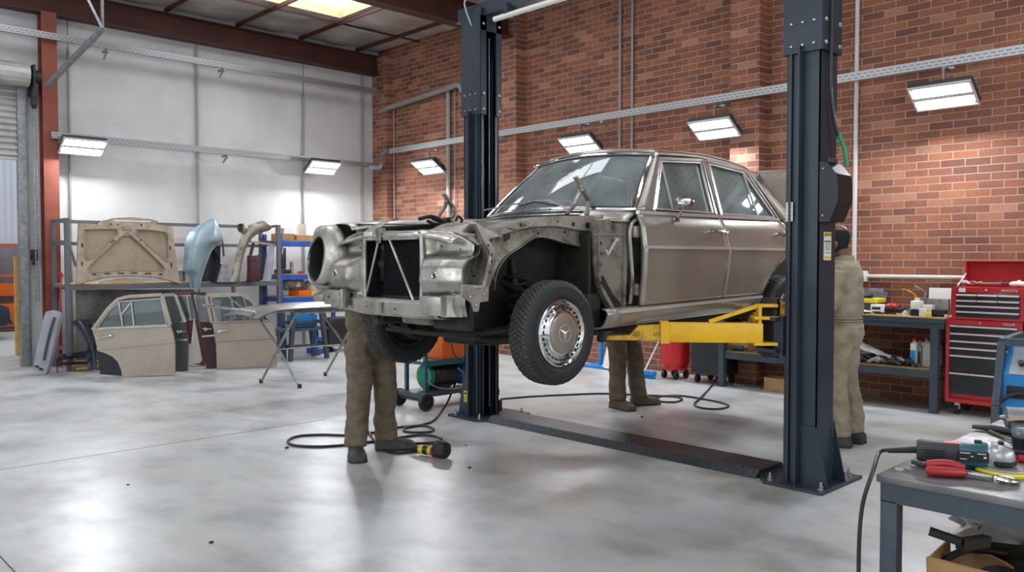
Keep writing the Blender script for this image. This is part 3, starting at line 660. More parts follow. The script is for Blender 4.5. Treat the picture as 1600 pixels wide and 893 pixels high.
text('lettering', 'WARNING', .018, 'ink', o, cst + u * .078 + x * .014 + n * .0022, R, .0004)
fz = Vector((5.288, FY - .04, .24))
o, x, u, n, R = stick_label(lift, 'hazard_label', (5.288, FY - .03, .2), .045, .11, (-1, 0, 0), 'stickg', [(0, .25, .6, .25), (0, -.1, .7, .08), (0, -.3, .7, .08)])
# carriages and arms
CZC = 1.04
def carriage(b, yb, s):
    b.box((5.42, yb + s * .15, CZC + .05), (.15, .12, .55)); b.box((5.42, yb + s * .27, CZC - .02), (.30, .07, .28))
    for z in (CZC + .10, CZC - .12): b.box((5.42, yb + s * .33, z), (.42, .14, .025))
def arm_geo(piv, pad, h=.135, w=.11):
    piv = Vector(piv); pad = Vector(pad); d = (pad - piv); d.z = 0; d.normalize(); return piv, pad, d
def arm(b, piv, pad):
    piv, pad, d = arm_geo(piv, pad); L_ = (pad - piv).length
    a = piv + d * .02; e = piv + d * (L_ * .62)
    b.bar(a, e, .11, .135, bev=.004)
    b.bar(a - d * .10 + Vector((0, 0, .105)), a + d * .06 + Vector((0, 0, .105)), .12, .02); b.bar(a - d * .10 - Vector((0, 0, .075)), a + d * .06 - Vector((0, 0, .075)), .12, .02)
    b.bar(a + Vector((0, 0, -.075)), a + Vector((0, 0, .21)), .11, .025, (0, 1, 0)) if False else b.bar(a + d * .02 + Vector((0, 0, -.08)), a + d * .02 + Vector((0, 0, .20)), .10, .02, d)
    b.bar(a + d * .02 + Vector((0, 0, .19)), a - d * .10 + Vector((0, 0, .19)), .1, .02)
    b.bar(a + d * .02 + Vector((0, 0, .19)), piv + d * (L_ * .34) + Vector((0, 0, .075)), .04, .025)
    b.bar(e - d * .03, e + d * .03, .13, .15)
def arm_tip(b, piv, pad):
    piv, pad, d = arm_geo(piv, pad); L_ = (pad - piv).length; q = Vector((0, 0, .005))
    e = piv + d * (L_ * .60); n = Vector((-d.y, d.x, 0)) * .045
    p1, p2, p3 = e, piv + d * (L_ * .84), piv + d * (L_ * 1.02)
    b.prism([p1 - n - Vector((0, 0, .055)), p3 - n - Vector((0, 0, .055)), p3 - n - Vector((0, 0, .025)), p2 - n - Vector((0, 0, .02)), p2 - d * .06 - n + Vector((0, 0, .045)), p1 - n + Vector((0, 0, .055))], n * 2)
def pad_geo(b, pad):
    pad = Vector(pad); b.cyl(pad - Vector((0, 0, .03)), pad + Vector((0, 0, .03)), .05); b.cyl(pad + Vector((0, 0, .03)), pad + Vector((0, 0, .05)), .065)
for yb, s, pads in ((NY, 1, [((5.24, NY + .36, CZC), (4.50, 3.72, 1.0)), ((5.60, NY + .36, CZC), (6.45, 3.72, 1.04))]), (FY, -1, [((5.24, FY - .36, CZC), (4.55, 5.02, 1.0)), ((5.60, FY - .36, CZC), (6.45, 5.02, 1.04))])):
    part('carriage', 'post', lift, lambda b: carriage(b, yb, s), smooth=0)
    part('carriage_guard', 'postd', lift, lambda b: b.box((5.33, yb + s * .36, CZC + .03), (.05, .12, .42), bev=.01))
    for piv, pad in pads:
        a = part('arm', 'yellow', lift, lambda b: arm(b, piv, pad), smooth=20)
        part('arm_extension', 'rustyel', a, lambda b: arm_tip(b, piv, pad), smooth=0)
        part('lift_pad', 'carbon', a, lambda b: pad_geo(b, pad))

# ================================================================ THE CAR (local: x from the front axle line backwards, y from the centre line, z above floor)
X0, YC = 3.6, 4.37
car = empty('classic_saloon_car', (X0, YC, .80), 0, 'stripped champagne saloon car raised on the two-post lift with its front end bare', 'car')
def V(x, y, z): return Vector((X0 + x, YC + y, z))
def PC(px, py, yl): return AY(px, py, YC + yl)              # pixel on the car's longitudinal plane y = yl
HW = [(1.05, .79), (1.12, .815), (1.22, .845), (1.45, .872), (1.63, .880), (1.655, .872), (1.80, .852), (1.87, .822), (1.90, .80)]
def hw(x, z):
    return interp(HW, z) - .035 * max(0, x - 3.3) ** 2 - .05 * max(0, 1.0 - x) ** 2 * 0
def gy(z): return .80 - (z - 1.90) * .43                    # greenhouse half width
def side_sheet(b, s, xa, xb, za, zb, nu=14, nv=18, th=.02, off=0., edge=None):
    def fn(u, v):
        # u along x, v up; xa/xb functions of z, za/zb functions of x
        x = xa(0) + (xb(0) - xa(0)) * u if not edge else 0
        z0, z1 = za(x), zb(x); z = z0 + (z1 - z0) * v
        x = xa(z) + (xb(z) - xa(z)) * u; z0, z1 = za(x), zb(x); z = z0 + (z1 - z0) * v
        return V(x, s * (hw(x, z) + off), z)
    b.sheet(fn, nu, nv)
    # solid thickness: inner copy
    n = len(b.b.verts)
def solid(o, th=.02, off=-1):
    m = o.modifiers.new('thickness', 'SOLIDIFY'); m.thickness = th; m.offset = off; return o
WC = 3.20; WZ = 1.08; AR = .42
def arch(x):
    d = x - WC
    return WZ + .06 + sqrt(max(0, AR * AR - d * d)) * 1.0 if abs(d) < AR else 0
sill_z = lambda x: 1.215 + .022 * (x - 1.1)
belt_z = lambda x: 1.872 + .008 * (x - 1.08)
rear_edge = [(1.2, 2.765), (1.30, 2.785), (1.45, 2.885), (1.55, 3.03), (1.6, 3.085), (1.75, 3.105), (1.9, 3.08)]
fd_rear = [(1.22, 2.137), (1.45, 2.16), (1.63, 2.169), (1.85, 2.118), (1.9, 2.10)]
def door_panel(b, s, f0, f1, e0, e1):
    def fn(u, v):
        x = f0(1.5) * (1 - u) + f1(1.5) * u
        for _ in range(4):
            z = max(sill_z(x), arch(x) if f1(1.3) > 2.5 else 0) + .008; z = z + (belt_z(x) - z) * v
            x = f0(z) * (1 - u) + f1(z) * u
        return V(x, s * hw(x, z), z)
    b.sheet(fn, 24, 26)
GAP = .003
def strip(b, pts, w, d, s):      # ribbon of section w (vertical) x d (out)
    b.path([Vector(p) for p in pts], d, w)
def gp(x, z, s, off=0): return V(x, s * (gy(z) + off), z)
A0, A1 = (1.10, 1.90), (1.56, 2.345)          # windscreen pillar foot and head (x, z)
# upper outlines in (x, z) on the greenhouse plane
F_WIN = [(1.285, 1.915), (1.585, 2.295), (2.135, 2.33), (2.04, 1.915)]
R_WIN = [(2.165, 1.915), (2.265, 2.33), (2.775, 2.295), (3.015, 1.915)]
def frame_pts(win): return win
def polyglass(name, m, parent, pts, s, off=-.008):
    def f(b):
        b.prism([gp(x, z, s, off) for x, z in pts], Vector((0, -s * .004, 0)))
    return part(name, m, parent, f, smooth=0)
def make_door(s, front):
    nm = 'front_door' if front else 'rear_door'
    f0 = (lambda z: 1.075) if front else (lambda z: interp(fd_rear, z) + GAP * 1.5); f1 = (lambda z: interp(fd_rear, z) - GAP) if front else (lambda z: interp(rear_edge, z) - GAP)
    d = solid(orient(part(nm, 'paint', car, lambda b: door_panel(b, s, f0, f1, 0, 0), smooth=30), (0, s, 0)), .03, -1)
    win = F_WIN if front else R_WIN
    xa, xb = f0(1.7) + .01, f1(1.7) - .01
    # chrome belt strip, side moulding
    def trim(b):
        n = 14
        for k in range(n):
            x1, x2 = xa - .008 + (xb - xa + .016) * k / n, xa - .008 + (xb - xa + .016) * (k + 1) / n
            b.bar(V(x1, s * (hw(x1, 1.635) + .006), 1.637), V(x2, s * (hw(x2, 1.635) + .006), 1.637), .014, .022)
    part('side_moulding', 'trimalu', d, trim, smooth=30)
    def belt(b):
        n = 10; xe = f1(1.88)
        for k in range(n):
            x1, x2 = f0(1.88) + (xe - f0(1.88)) * k / n, f0(1.88) + (xe - f0(1.88)) * (k + 1) / n
            b.bar(V(x1, s * (hw(x1, 1.885) - .002), belt_z(x1) + .010), V(x2, s * (hw(x2, 1.885) - .002), belt_z(x2) + .010), .03, .026)
    part('belt_trim', 'trimalu', d, belt, smooth=30)
    def fr(b):
        if front: P_ = [(1.245, 1.90), (1.565, 2.315), (2.165, 2.352), (2.068, 1.90)]
        else: P_ = [(2.14, 1.90), (2.24, 2.354), (2.78, 2.318), (2.83, 2.275), (3.06, 1.90)]
        Q = [gp(x, z, s, .004) for x, z in P_]; b.path(Q, .022, .042, (0, s, .1))
    part('window_frame', 'paint', d, fr, smooth=0)
    def fr2(b):
        Q = [gp(x, z, s, .012) for x, z in win]; b.path(Q + [Q[0]], .012, .014, (0, s, .1))
        if front: b.path([gp(1.295, 1.915, s, .008), gp(1.245, 1.97, s, .008)], .01); b.bar(gp(1.505, 1.915, s, .008), gp(1.575, 2.27, s, .008), .014, .016)
        if not front: b.bar(gp(2.74, 1.915, s, .008), gp(2.77, 2.29, s, .008), .014, .016)
    part('window_trim', 'trimalu', d, fr2, smooth=0)
    polyglass('window_glass', 'glass', d, win, s)
    hx = 1.90 if front else 2.92
    def hnd(b):
        y = s * (hw(hx, 1.77) + .03)
        b.tube(smooth_pts([V(hx - .01, y - s * .035, 1.765), V(hx + .01, y, 1.768), V(hx + .12, y + s * .004, 1.768), V(hx + .19, y, 1.766)], 4), .010, 8)
        b.box(V(hx + .2, y - s * .012, 1.765), (.05, .04, .034), bev=.008); b.box(V(hx, y - s * .02, 1.765), (.045, .03, .03), bev=.008)
        b.ball(V(hx + .222, y + s * .006, 1.758), .016, 2)
    part('door_handle', 'chrome', d, hnd)
    if front and s < 0:
        def mir(b):
            c = PC(1071, 318, -.97)
            R = Matrix.Rotation(radians(-35), 3, 'Z') @ Matrix.Rotation(radians(8), 3, 'X')
            sec = []
            for k in range(20):
                a = 2 * pi * k / 20; ca, sa = cos(a), sin(a)
                sec.append(((abs(ca) ** .6) * (1 if ca > 0 else -1) * .072, (abs(sa) ** .7) * (1 if sa > 0 else -1) * .046))
            rings = []
            for dep, sc in ((-.03, 1), (-.028, 1.04), (0, 1.0), (.03, .72), (.05, .3), (.055, .02)):
                rings.append(b.vs([c + R @ Vector((px_ * sc, -dep if False else -dep, pz_ * sc)) for px_, pz_ in sec]))
            for A_, B_ in zip(rings[:-1], rings[1:]):
                for k in range(20): b.face([A_[k], A_[(k + 1) % 20], B_[(k + 1) % 20], B_[k]])
            b.face(rings[0][::-1])
            f_ = PC(1056, 343, -.86); b.tube([c + Vector((-.01, -.0, -.03)), c + Vector((-.02, .05, -.09)), f_ + Vector((0, 0, .01))], [.012, .011, .014]); b.box(f_, (.07, .03, .03), bev=.008)
        part('wing_mirror', 'dchrome', d, mir)
    return d
for s in (-1, 1):
    for fr_ in (True, False): make_door(s, fr_)

# roof, pillars, quarters, sills as one painted shell
def roof_z(x): return interp([(1.50, 2.365), (1.7, 2.395), (2.1, 2.412), (2.6, 2.405), (2.95, 2.37), (3.1, 2.335)], x)
def shell(b):
    # roof skin
    def rf(u, v):
        x = 1.50 + 1.62 * u; t = v * 2 - 1; w = .625 - .03 * max(0, x - 2.8) / .3
        if u < .1: x -= .06 * (1 - t * t) * (1 - u / .1)
        if u > .85: x += .05 * (1 - t * t) * (u - .85) / .15
        e = abs(t) ** 3.2
        return V(x, t * w * (1 + .01 * e), roof_z(x) - .045 * e - .012 * t * t)
    b.sheet(rf, 30, 24)
    for s in (-1, 1):
        def apil(u, v, s=s):
            a_ = Vector((1.098, s * .772, 1.895)).lerp(Vector((1.545, s * .60, 2.35)), v); c_ = gp(1.235, 1.895, s, .004).lerp(gp(1.575, 2.33, s, .004), v) - V(0, 0, 0)
            p_ = a_.lerp(c_, u); return V(p_.x - .006 * sin(u * pi), p_.y + s * .010 * sin(u * pi), p_.z)
        b.sheet(apil, 8, 12)
        # drip rail / cant rail from windscreen pillar foot over the doors to the rear deck
        cant = [(1.51, 2.335), (1.56, 2.352), (1.62, 2.364), (2.2, 2.388), (2.72, 2.348), (2.90, 2.27), (3.14, 1.93), (3.20, 1.86)]
        Q = smooth_pts([gp(x, z, s, -.004) for x, z in cant], 5); b.path(Q, .035, .05, (0, s, .1))
        # C pillar and rear quarter upper
        def cp(u, v):
            f = interp([(1.88, 3.10), (2.0, 3.06), (2.27, 2.90), (2.34, 2.80)], 1.88 + v * .47)
            r = interp([(1.88, 3.66), (2.0, 3.56), (2.2, 3.36), (2.33, 3.12)], 1.88 + v * .47)
            x = f + (r - f) * u; z = 1.88 + v * .47
            yy = gy(z) - .01 - .10 * u * u - .03 * v * u
            return V(x, s * yy, z - (.0 if v < .9 else .0))
        b.sheet(cp, 12, 14)
        # rear quarter panel
        def qp(u, v):
            x = interp(rear_edge, 1.6) * (1 - u) + 4.30 * u
            for _ in range(3):
                zb = max(1.22 + .02 * max(0, x - 3.6), arch(x)); zt = 1.885 - .10 * max(0, x - 3.5) ** 1.3
                z = zb + (zt - zb) * v; f = interp(rear_edge, z) if z < 1.9 else 3.08
                x = f + (4.30 - .06 * (z - 1.3) * 0 - f) * u
            return V(x, s * (hw(x, min(z, 1.9)) - .10 * max(0, u - .85) / .15 * u), z)
        b.sheet(qp, 30, 18)
        # deck top between quarter and boot opening
        b.sheet(lambda u, v: V(3.5 + .8 * u, s * (.56 + (hw(3.5 + .8 * u, 1.9) - .565) * v), 1.885 - .10 * max(0, .8 * u) ** 1.3 + .0), 10, 4)
        # sill
        sec = [(.80, 1.225), (.838, 1.215), (.852, 1.19), (.845, 1.16), (.825, 1.12), (.79, 1.085), (.70, 1.075), (.66, 1.10)]
        b.sheet(lambda u, v: (lambda x, k: V(x, s * (sec[k][0] + (sec[min(k + 1, 7)][0] - sec[k][0]) * (v * 7 - k)), sec[k][1] + (sec[min(k + 1, 7)][1] - sec[k][1]) * (v * 7 - k) + .024 * (x - 1.0)))(.70 + 2.03 * u, min(6, int(v * 7 - 1e-6))), 12, 14)
        # B post outer, between the doors
        b.bar(gp(2.145, 1.9, s, -.02), gp(2.215, 2.36, s, -.02), .03, .06, (0, s, 0))
        b.bar(V(2.14, s * .80, 1.22), V(2.14, s * .78, 1.9), .05, .06, (0, s, 0))
    # rear panel, rear window surround, boot floor edges
    b.sheet(lambda u, v: V(4.30 + .03 * sin(v * pi), (-.72 + 1.44 * u), 1.25 + .52 * v), 8, 8)
    b.bar(V(3.13, -.55, 2.325), V(3.13, .55, 2.325), .05, .03); b.bar(V(3.60, -.62, 1.90), V(3.60, .62, 1.90), .12, .02)
solid(part('body_shell', 'paint', car, shell, smooth=40), .012)
each('sill_trim', 'trimalu', car, [lambda b, s=s: b.bar(V(.80, s * .862, 1.197 + .024 * -.2), V(2.72, s * .862, 1.197 + .024 * 1.72), .014, .020) for s in (-1, 1)], smooth=0)
def drip(b):
    for s in (-1, 1):
        cant = [(1.50, 2.345), (1.62, 2.372), (2.2, 2.395), (2.72, 2.355), (2.92, 2.27), (3.16, 1.90)]
        b.tube(smooth_pts([gp(x, z, s, .018) for x, z in cant], 6), .008, 6)
part('drip_moulding', 'chrome', car, drip)
# floor and underbody
def under(b):
    b.box(V(1.9, 0, 1.10), (2.3, 1.44, .05)); b.box(V(3.75, 0, 1.25), (1.1, 1.2, .06)); b.bar(V(-.3, -.36, 1.17), V(3.0, -.30, 1.07), .09, .10); b.bar(V(-.3, .36, 1.17), V(3.0, .30, 1.07), .09, .10)
    b.bar(V(.9, 0, 1.02), V(3.1, 0, 1.05), .12, .10); b.bar(V(.8, -.60, 1.05), V(2.8, -.62, 1.08), .12, .06); b.bar(V(.8, .60, 1.05), V(2.8, .62, 1.08), .12, .06)
    b.bar(V(.22, -.62, 1.07), V(.22, .62, 1.07), .12, .08); b.bar(V(3.2, -.62, 1.06), V(3.2, .62, 1.06), .09, .09); b.ball(V(3.2, 0, 1.06), .15, 3, (1, 1, .9))
    b.box(V(.35, 0, 1.05), (.5, .34, .18), bev=.03); b.box(V(.45, 0, 1.0), (.32, .24, .12), bev=.03)
    b.tube(smooth_pts([V(.7, .2, 1.05), V(1.6, .25, 1.0), V(2.6, .3, 1.02), V(3.3, .4, 1.02), V(4.2, .45, 1.1)], 5), .028); b.cyl(V(3.5, .42, 1.08), V(4.0, .45, 1.1), .09)
part('underbody', 'grime', car, under)
def susp(b, ss):
    for s in ss:
        h = V(.22, s * .66, 1.085)
        b.tube([V(.05, s * .30, 1.03), h + Vector((0, 0, -.08))], [.03, .02]); b.tube([V(.45, s * .30, 1.03), h + Vector((0, 0, -.08))], [.03, .02])
        b.tube([V(.12, s * .36, 1.42), h + Vector((0, 0, .22))], .018); b.tube([V(.34, s * .36, 1.42), h + Vector((0, 0, .22))], .018)
        b.tube([h + Vector((0, 0, -.1)), h + Vector((0, -s * .02, .24))], [.035, .028]); b.cyl(V(.22, s * .50, 1.0), V(.22, s * .42, 1.55), .025)
        hel = [V(.22 + .065 * cos(a), s * .46 + .065 * sin(a), 1.08 + a / (2 * pi) * .065) for a in [k * .4 for k in range(94)]]; b.tube(hel, .011, 6)
        b.tube(smooth_pts([V(-.15, s * .2, 1.06), V(-.12, s * .5, 1.08), h + Vector((-.12, -s * .02, .02))], 4), .014)
        b.lathe([(.02, -.09), (.13, -.09), (.14, -.06), (.14, .0), (.02, 0)], V(.22, s * .66, 1.08), (0, 1, 0), 24)
        
each('suspension', 'grime', car, [lambda b: susp(b, (-1,)), lambda b: susp(b, (1,))])
each('rear_damper', 'grime', car, [lambda b, s=s: b.tube([V(3.2, s * .45, 1.1), V(3.15, s * .44, 1.5)], .04) for s in (-1, 1)])
each('rear_brake', 'grime', car, [lambda b, s=s: b.lathe([(.02, -.05), (.12, -.05), (.12, .0), (.02, 0)], V(3.2, s * .66, 1.07), (0, 1, 0), 24) for s in (-1, 1)])
part('stabiliser_bar', 'grime', car, lambda b: b.tube([V(-.14, -.5, 1.05), V(-.14, .5, 1.05)], .016))

# wheels
def make_wheel():
    r = part('wheel', 'rubber', car, lambda b: (b.lathe([(.205, .055), (.215, .075), (.235, .085), (.275, .088), (.305, .082), (.322, .070), (.331, .058), (.3335, .047), (.328, .045), (.328, .039), (.334, .037), (.335, .018), (.329, .016), (.329, .010), (.335, .008), (.335, -.008), (.329, -.010), (.329, -.016), (.335, -.018), (.334, -.037), (.328, -.039), (.328, -.045), (.3335, -.047), (.331, -.058), (.322, -.070), (.305, -.082), (.275, -.088), (.235, -.085), (.215, -.075), (.205, -.055)],
            V(0, 0, 0), (0, 1, 0), 160, mod=lambda k, j: (-.006 if (k + (j // 4)) % 4 == 0 and j in (5, 6, 7, 10, 11, 14, 15, 18, 19, 22, 23, 24) else 0)), b.lathe([(.290, .0862), (.292, .0885), (.296, .0865)], V(0, 0, 0), (0, 1, 0), 64), b.lathe([(.245, .087), (.247, .0892), (.250, .0874)], V(0, 0, 0), (0, 1, 0), 64),
            b.lathe([(.290, -.0862), (.292, -.0885), (.296, -.0865)], V(0, 0, 0), (0, 1, 0), 64), b.lathe([(.245, -.087), (.247, -.0892), (.250, -.0874)], V(0, 0, 0), (0, 1, 0), 64)), world=False, smooth=40)
    bm = bmesh.new(); bm.from_mesh(r.data); bm.transform(Matrix.Translation(-V(0, 0, 0))); bm.to_mesh(r.data); bm.free()
    def sub(name, m, fn, **k):
        b = MB(); fn(b); o = b.build(name, M[m], r, world=False, **k); return o
    O = Vector((0, 0, 0)); Y_ = (0, -1, 0)
    sub('rim', 'carbon', lambda b: (b.lathe([(.206, -.058), (.2, -.05), (.17, -.03), (.17, .03), (.19, .06), (.206, .062)], O, (0, 1, 0), 48), b.lathe([(.17, -.02), (.10, -.035), (.03, -.03), (.0, -.03)], O, (0, 1, 0), 32)))
    sub('trim_ring', 'chrome', lambda b: b.lathe([(.218, .072), (.213, .084), (.205, .086), (.198, .078), (.190, .072), (.186, .073)], O, Y_, 64))
    sub('slot_band', 'chrome', lambda b: b.lathe([(.186, .073), (.178, .080), (.160, .084), (.150, .090), (.132, .098), (.124, .097)], O, Y_, 64))
    def slots(b):
        for k in range(14):
            for t in (-.14, .10):
                a = 2 * pi * k / 14 + t; a2 = a + .12
                c1 = Vector((cos(a), 0, sin(a))) * .171 + Vector((0, -.0835, 0)); c2 = Vector((cos(a2), 0, sin(a2))) * .171 + Vector((0, -.0835, 0)); b.bar(c1, c2, .010, .005, (0, -1, 0))
    sub('vent_slots', 'postd', slots, smooth=0)
    hc = sub('centre_cap', 'paint', lambda b: b.lathe([(.124, .097), (.122, .101), (.10, .106), (.05, .109), (.0, .110)], O, Y_, 48))
    def star(b):
        b.lathe([(.053, .1085), (.0535, .1115), (.056, .1112), (.0565, .108)], O, Y_, 48)
        for k in range(3):
            a = -pi / 2 + k * 2 * pi / 3; d = Vector((cos(a), 0, sin(a))); n = Vector((-sin(a), 0, cos(a)))
            A_ = b.vs([O + Vector((0, -.1165, 0)), n * .0085 * 1 + d * .005 + Vector((0, -.110, 0)), -n * .0085 + d * .005 + Vector((0, -.110, 0)), d * .054 + Vector((0, -.1105, 0))])
            b.face([A_[0], A_[1], A_[3]]); b.face([A_[0], A_[3], A_[2]]); b.face([A_[1], A_[2], A_[3]]); b.face([A_[0], A_[2], A_[1]])
    sub('star_emblem', 'trimalu', star, smooth=0)
    r.data.materials.append(M['tread_rubber'])
    for p_ in r.data.polygons:
        c_ = p_.center
        if sqrt(c_.x ** 2 + c_.z ** 2) > .3215: p_.material_index = 1
    return r
wh = make_wheel()
for i, (x, s, z) in enumerate(((.225, -1, 1.085), (3.2, -1, 1.075), (.225, 1, 1.085), (3.2, 1, 1.075))):
    o = wh if i == 0 else copy_tree(wh, car)
    o.location = (x, s * .785, z - .80); o.rotation_euler = (0, (0, .8, .3, 1.1)[i], 0 if s < 0 else pi)
# ---------------------------------------------------------------- car front end
def XP(px, py, xl): return AX(px, py, X0 + xl)
ZT = [(0, 1.70), (.3, 1.715), (.5, 1.70), (.62, 1.67), (.78, 1.60)]
def prof(z): return interp(PROF, z)
PROF = [(1.20, -.45), (1.27, -.465), (1.335, -.46), (1.345, -.48), (1.36, -.510), (1.42, -.540), (1.50, -.528), (1.54, -.495), (1.56, -.45), (1.575, -.41), (1.60, -.395), (1.66, -.39), (1.70, -.405), (1.73, -.37)]
def fpanel(s):
    y0, y1 = .298, (.74 if s > 0 else .738)
    def sm(t): t = min(1, max(0, t)); return t * t * (3 - 2 * t)
    def f(u, v):
        y = y0 + (y1 - y0) * u; z = 1.20 + (interp(ZT, y) - 1.20 + .02) * v
        k = sm((u - .06) / .20); x = prof(z) * k + (-.475 + .03 * sm(u / .1) * (1 - k)) * (1 - k) if z > 1.30 else prof(z)
        if u < .03: x += .03
        if 1.345 < z < 1.57: x += .045 * sm((u - .6) / .4)
        if z < 1.36: z += .03 * max(0, u - .5)
        return V(x, s * y, z)
    b = MB(); b.sheet(f, 44, 56)
    o = solid(b.build('front_panel', M['raw'], car, smooth=60), .008)
    yb = .545; c = V(-.540, s * yb, 1.455)
    part('hole_rim', 'dchrome', o, lambda b: b.lathe([(.024, .002), (.020, .010), (.012, .006), (.012, -.0)], c, (-1, 0, 0), 20))
    each('bolt_hole', 'postd', o, [lambda b: b.lathe([(.0125, .0065), (0, .0065)], c, (-1, 0, 0), 16)] + [lambda b, q=q: b.lathe([(.007, .003), (0, .003)], V(q[0], s * q[1], q[2]), (-1, 0, 0), 10) for q in ((-.515, .42, 1.40), (-.40, .44, 1.63), (-.40, .62, 1.61))] + [lambda b: b.box(V(-.468, s * .50, 1.305), (.012, .13, .035), bev=.005)])
    # shelf behind the panel top, leaning back to the wing
    solid(part('slam_shelf', 'raw2', o, lambda b: b.sheet(lambda u, v: V(-.385 + .20 * v, s * (.30 + (.46 if s < 0 else .34) * u), interp(ZT, .30 + .44 * u) + .018 + (.055 if s < 0 else .10) * sin(v * 1.6)), 12, 6), smooth=60), .006)
    if s > 0: part('arch_rib', 'raw', o, lambda b: b.tube(smooth_pts([V(-.47, s * .73, 1.42), V(-.44, s * .70, 1.55), V(-.42, s * .62, 1.67), V(-.41, s * .48, 1.722), V(-.43, s * .32, 1.728)], 6), .010, 8))
    return o
for s in (-1, 1): fpanel(s)
def rsup(b):
    yl, yr, z0, z1 = .285, -.33, 1.285, 1.695
    loop = smooth_pts([V(-.47, yl, 1.32), V(-.47, yl + .004, 1.50), V(-.47, yl, 1.67), V(-.47, yl - .03, z1), V(-.47, 0, z1 + .006), V(-.47, yr + .03, z1), V(-.47, yr, 1.67), V(-.47, yr - .004, 1.50), V(-.47, yr, 1.32), V(-.47, yr + .03, z0), V(-.47, 0, z0), V(-.47, yl - .03, z0)], 4, True)
    b.tube(loop, .016, 8, closed=True)
    b.sheet(lambda u, v: V(-.47 + .17 * v ** 2, -.62 + 1.24 * u, 1.692 + .045 * sin(v * 1.9) - .05 * abs(2 * u - 1) ** 3), 24, 6)
    b.box(V(-.465, 0, 1.70), (.03, .60, .055), bev=.012)
o = solid(part('radiator_support', 'raw', car, rsup, smooth=50), .006)
part('bonnet_latch', 'raw2', o, lambda b: (b.box(V(-.475, .10, 1.735), (.05, .055, .04), bev=.006), b.cyl(V(-.48, .10, 1.70), V(-.48, .10, 1.76), .012), b.box(V(-.49, .10, 1.69), (.01, .05, .07), bev=.003), b.cyl(V(-.5, .10, 1.70), V(-.485, .10, 1.70), .008)))
part('data_plate', 'alu', o, lambda b: (b.box(V(-.482, -.17, 1.706), (.006, .19, .034), bev=.002),))
part('plate_rim', 'dchrome', o, lambda b: b.tube(smooth_pts([V(-.487, -.255, 1.706), V(-.487, -.24, 1.719), V(-.487, -.10, 1.719), V(-.487, -.085, 1.706), V(-.487, -.10, 1.693), V(-.487, -.24, 1.693)], 3, True), .003, 6, closed=True))
part('chalk_mark', 'alu', o, lambda b: b.box(V(-.478, .235, 1.708), (.01, .10, .05), bev=.004))
# radiator
rad = part('radiator', 'radi', car, lambda b: (b.box(V(-.36, -.065, 1.50), (.05, .52, .42)), [b.box(V(-.388, -.31 + k * .0105, 1.5), (.006, .003, .41)) for k in range(48)]), smooth=0)
part('radiator_tank', 'postd', rad, lambda b: (b.box(V(-.36, -.065, 1.70), (.07, .54, .03), bev=.01), b.box(V(-.36, -.065, 1.30), (.07, .54, .03), bev=.01)))
part('brace_rod', 'raw', car, lambda b: (b.tube([V(-.465, .13, 1.69), V(-.465, .275, 1.33)], .0085), b.tube([V(-.465, .02, 1.69), V(-.465, -.24, 1.29)], .0095)))
def low(b):
    sec = [(-.40, 1.285), (-.49, 1.290), (-.505, 1.275), (-.505, 1.20), (-.49, 1.185), (-.40, 1.18)]
    def f(u, v):
        k = min(4, int(v * 5 - 1e-6)); t = v * 5 - k; y = .40 - .92 * u
        x = sec[k][0] * (1 - t) + sec[k + 1][0] * t; z = sec[k][1] * (1 - t) + sec[k + 1][1] * t
        z += .085 * max(0, abs(y + .06) - .30) * (1 if y > 0 else .4)
        return V(x, y, z)
    b.sheet(f, 30, 15)
    b.bar(V(-.44, .38, 1.285), V(-.44, .30, 1.22), .10, .08)
cm = solid(part('lower_crossmember', 'raw', car, low, smooth=40), .008)
each('tray_slot', 'postd', cm, [lambda b, q=q: q(b) for q in (lambda b: b.box(V(-.44, .06, 1.297), (.06, .11, .012), bev=.003), lambda b: b.box(V(-.44, -.12, 1.297), (.06, .14, .012), bev=.003), lambda b: b.box(V(-.44, .17, 1.297), (.05, .05, .012), bev=.003),
    lambda b: b.lathe([(.008, .002), (0, .002)], V(-.505, -.10, 1.235), (-1, 0, 0), 10), lambda b: b.lathe([(.006, .002), (0, .002)], V(-.505, .22, 1.24), (-1, 0, 0), 10))])
part('tow_eye', 'raw2', cm, lambda b: (b.bar(V(-.51, .045, 1.20), V(-.505, .045, 1.275), .03, .025), b.tube(smooth_pts([V(-.50, .07, 1.19), V(-.53, .045, 1.20), V(-.50, .02, 1.19)], 4), .008)))
def bracket(b, y0, y1, x0, z0, z1, s):
    b.box(V(x0, (y0 + y1) / 2, (z0 + z1) / 2), (.012, abs(y1 - y0), z1 - z0), bev=.003); b.box(V(x0 + .10, y0, (z0 + z1) / 2), (.2, .012, z1 - z0)); b.box(V(x0 + .10, y1, (z0 + z1) / 2), (.2, .012, z1 - z0)); b.box(V(x0 + .1, (y0 + y1) / 2, z1), (.2, abs(y1 - y0), .01))
def brkf(b):
    bracket(b, .47, .70, -.53, 1.235, 1.335, 1); b.box(V(-.53, .455, 1.285), (.05, .03, .13), bev=.006)
def brks(b):
    bracket(b, -.40, -.60, -.535, 1.215, 1.325, -1)
    def curl(u, v): a = u * 2.2; return V(-.535 + .10 * sin(a) * .8, -.60 - .06 * (1 - cos(a)), 1.21 + .125 * v)
    b.sheet(curl, 10, 3, th=.01)
part('bumper_bracket', 'raw', car, brkf, smooth=30)
br = part('bumper_bracket', 'raw', car, brks, smooth=30)
each('bracket_bolt', 'postd', br, [lambda b, y=y, z=z: b.lathe([(.009, .002), (0, .002)], V(-.5375, y, z), (-1, 0, 0), 10) for y, z in ((.49, 1.31), (.49, 1.26), (.64, 1.29), (-.44, 1.29), (-.47, 1.235), (-.55, 1.29), (-.56, 1.24))])
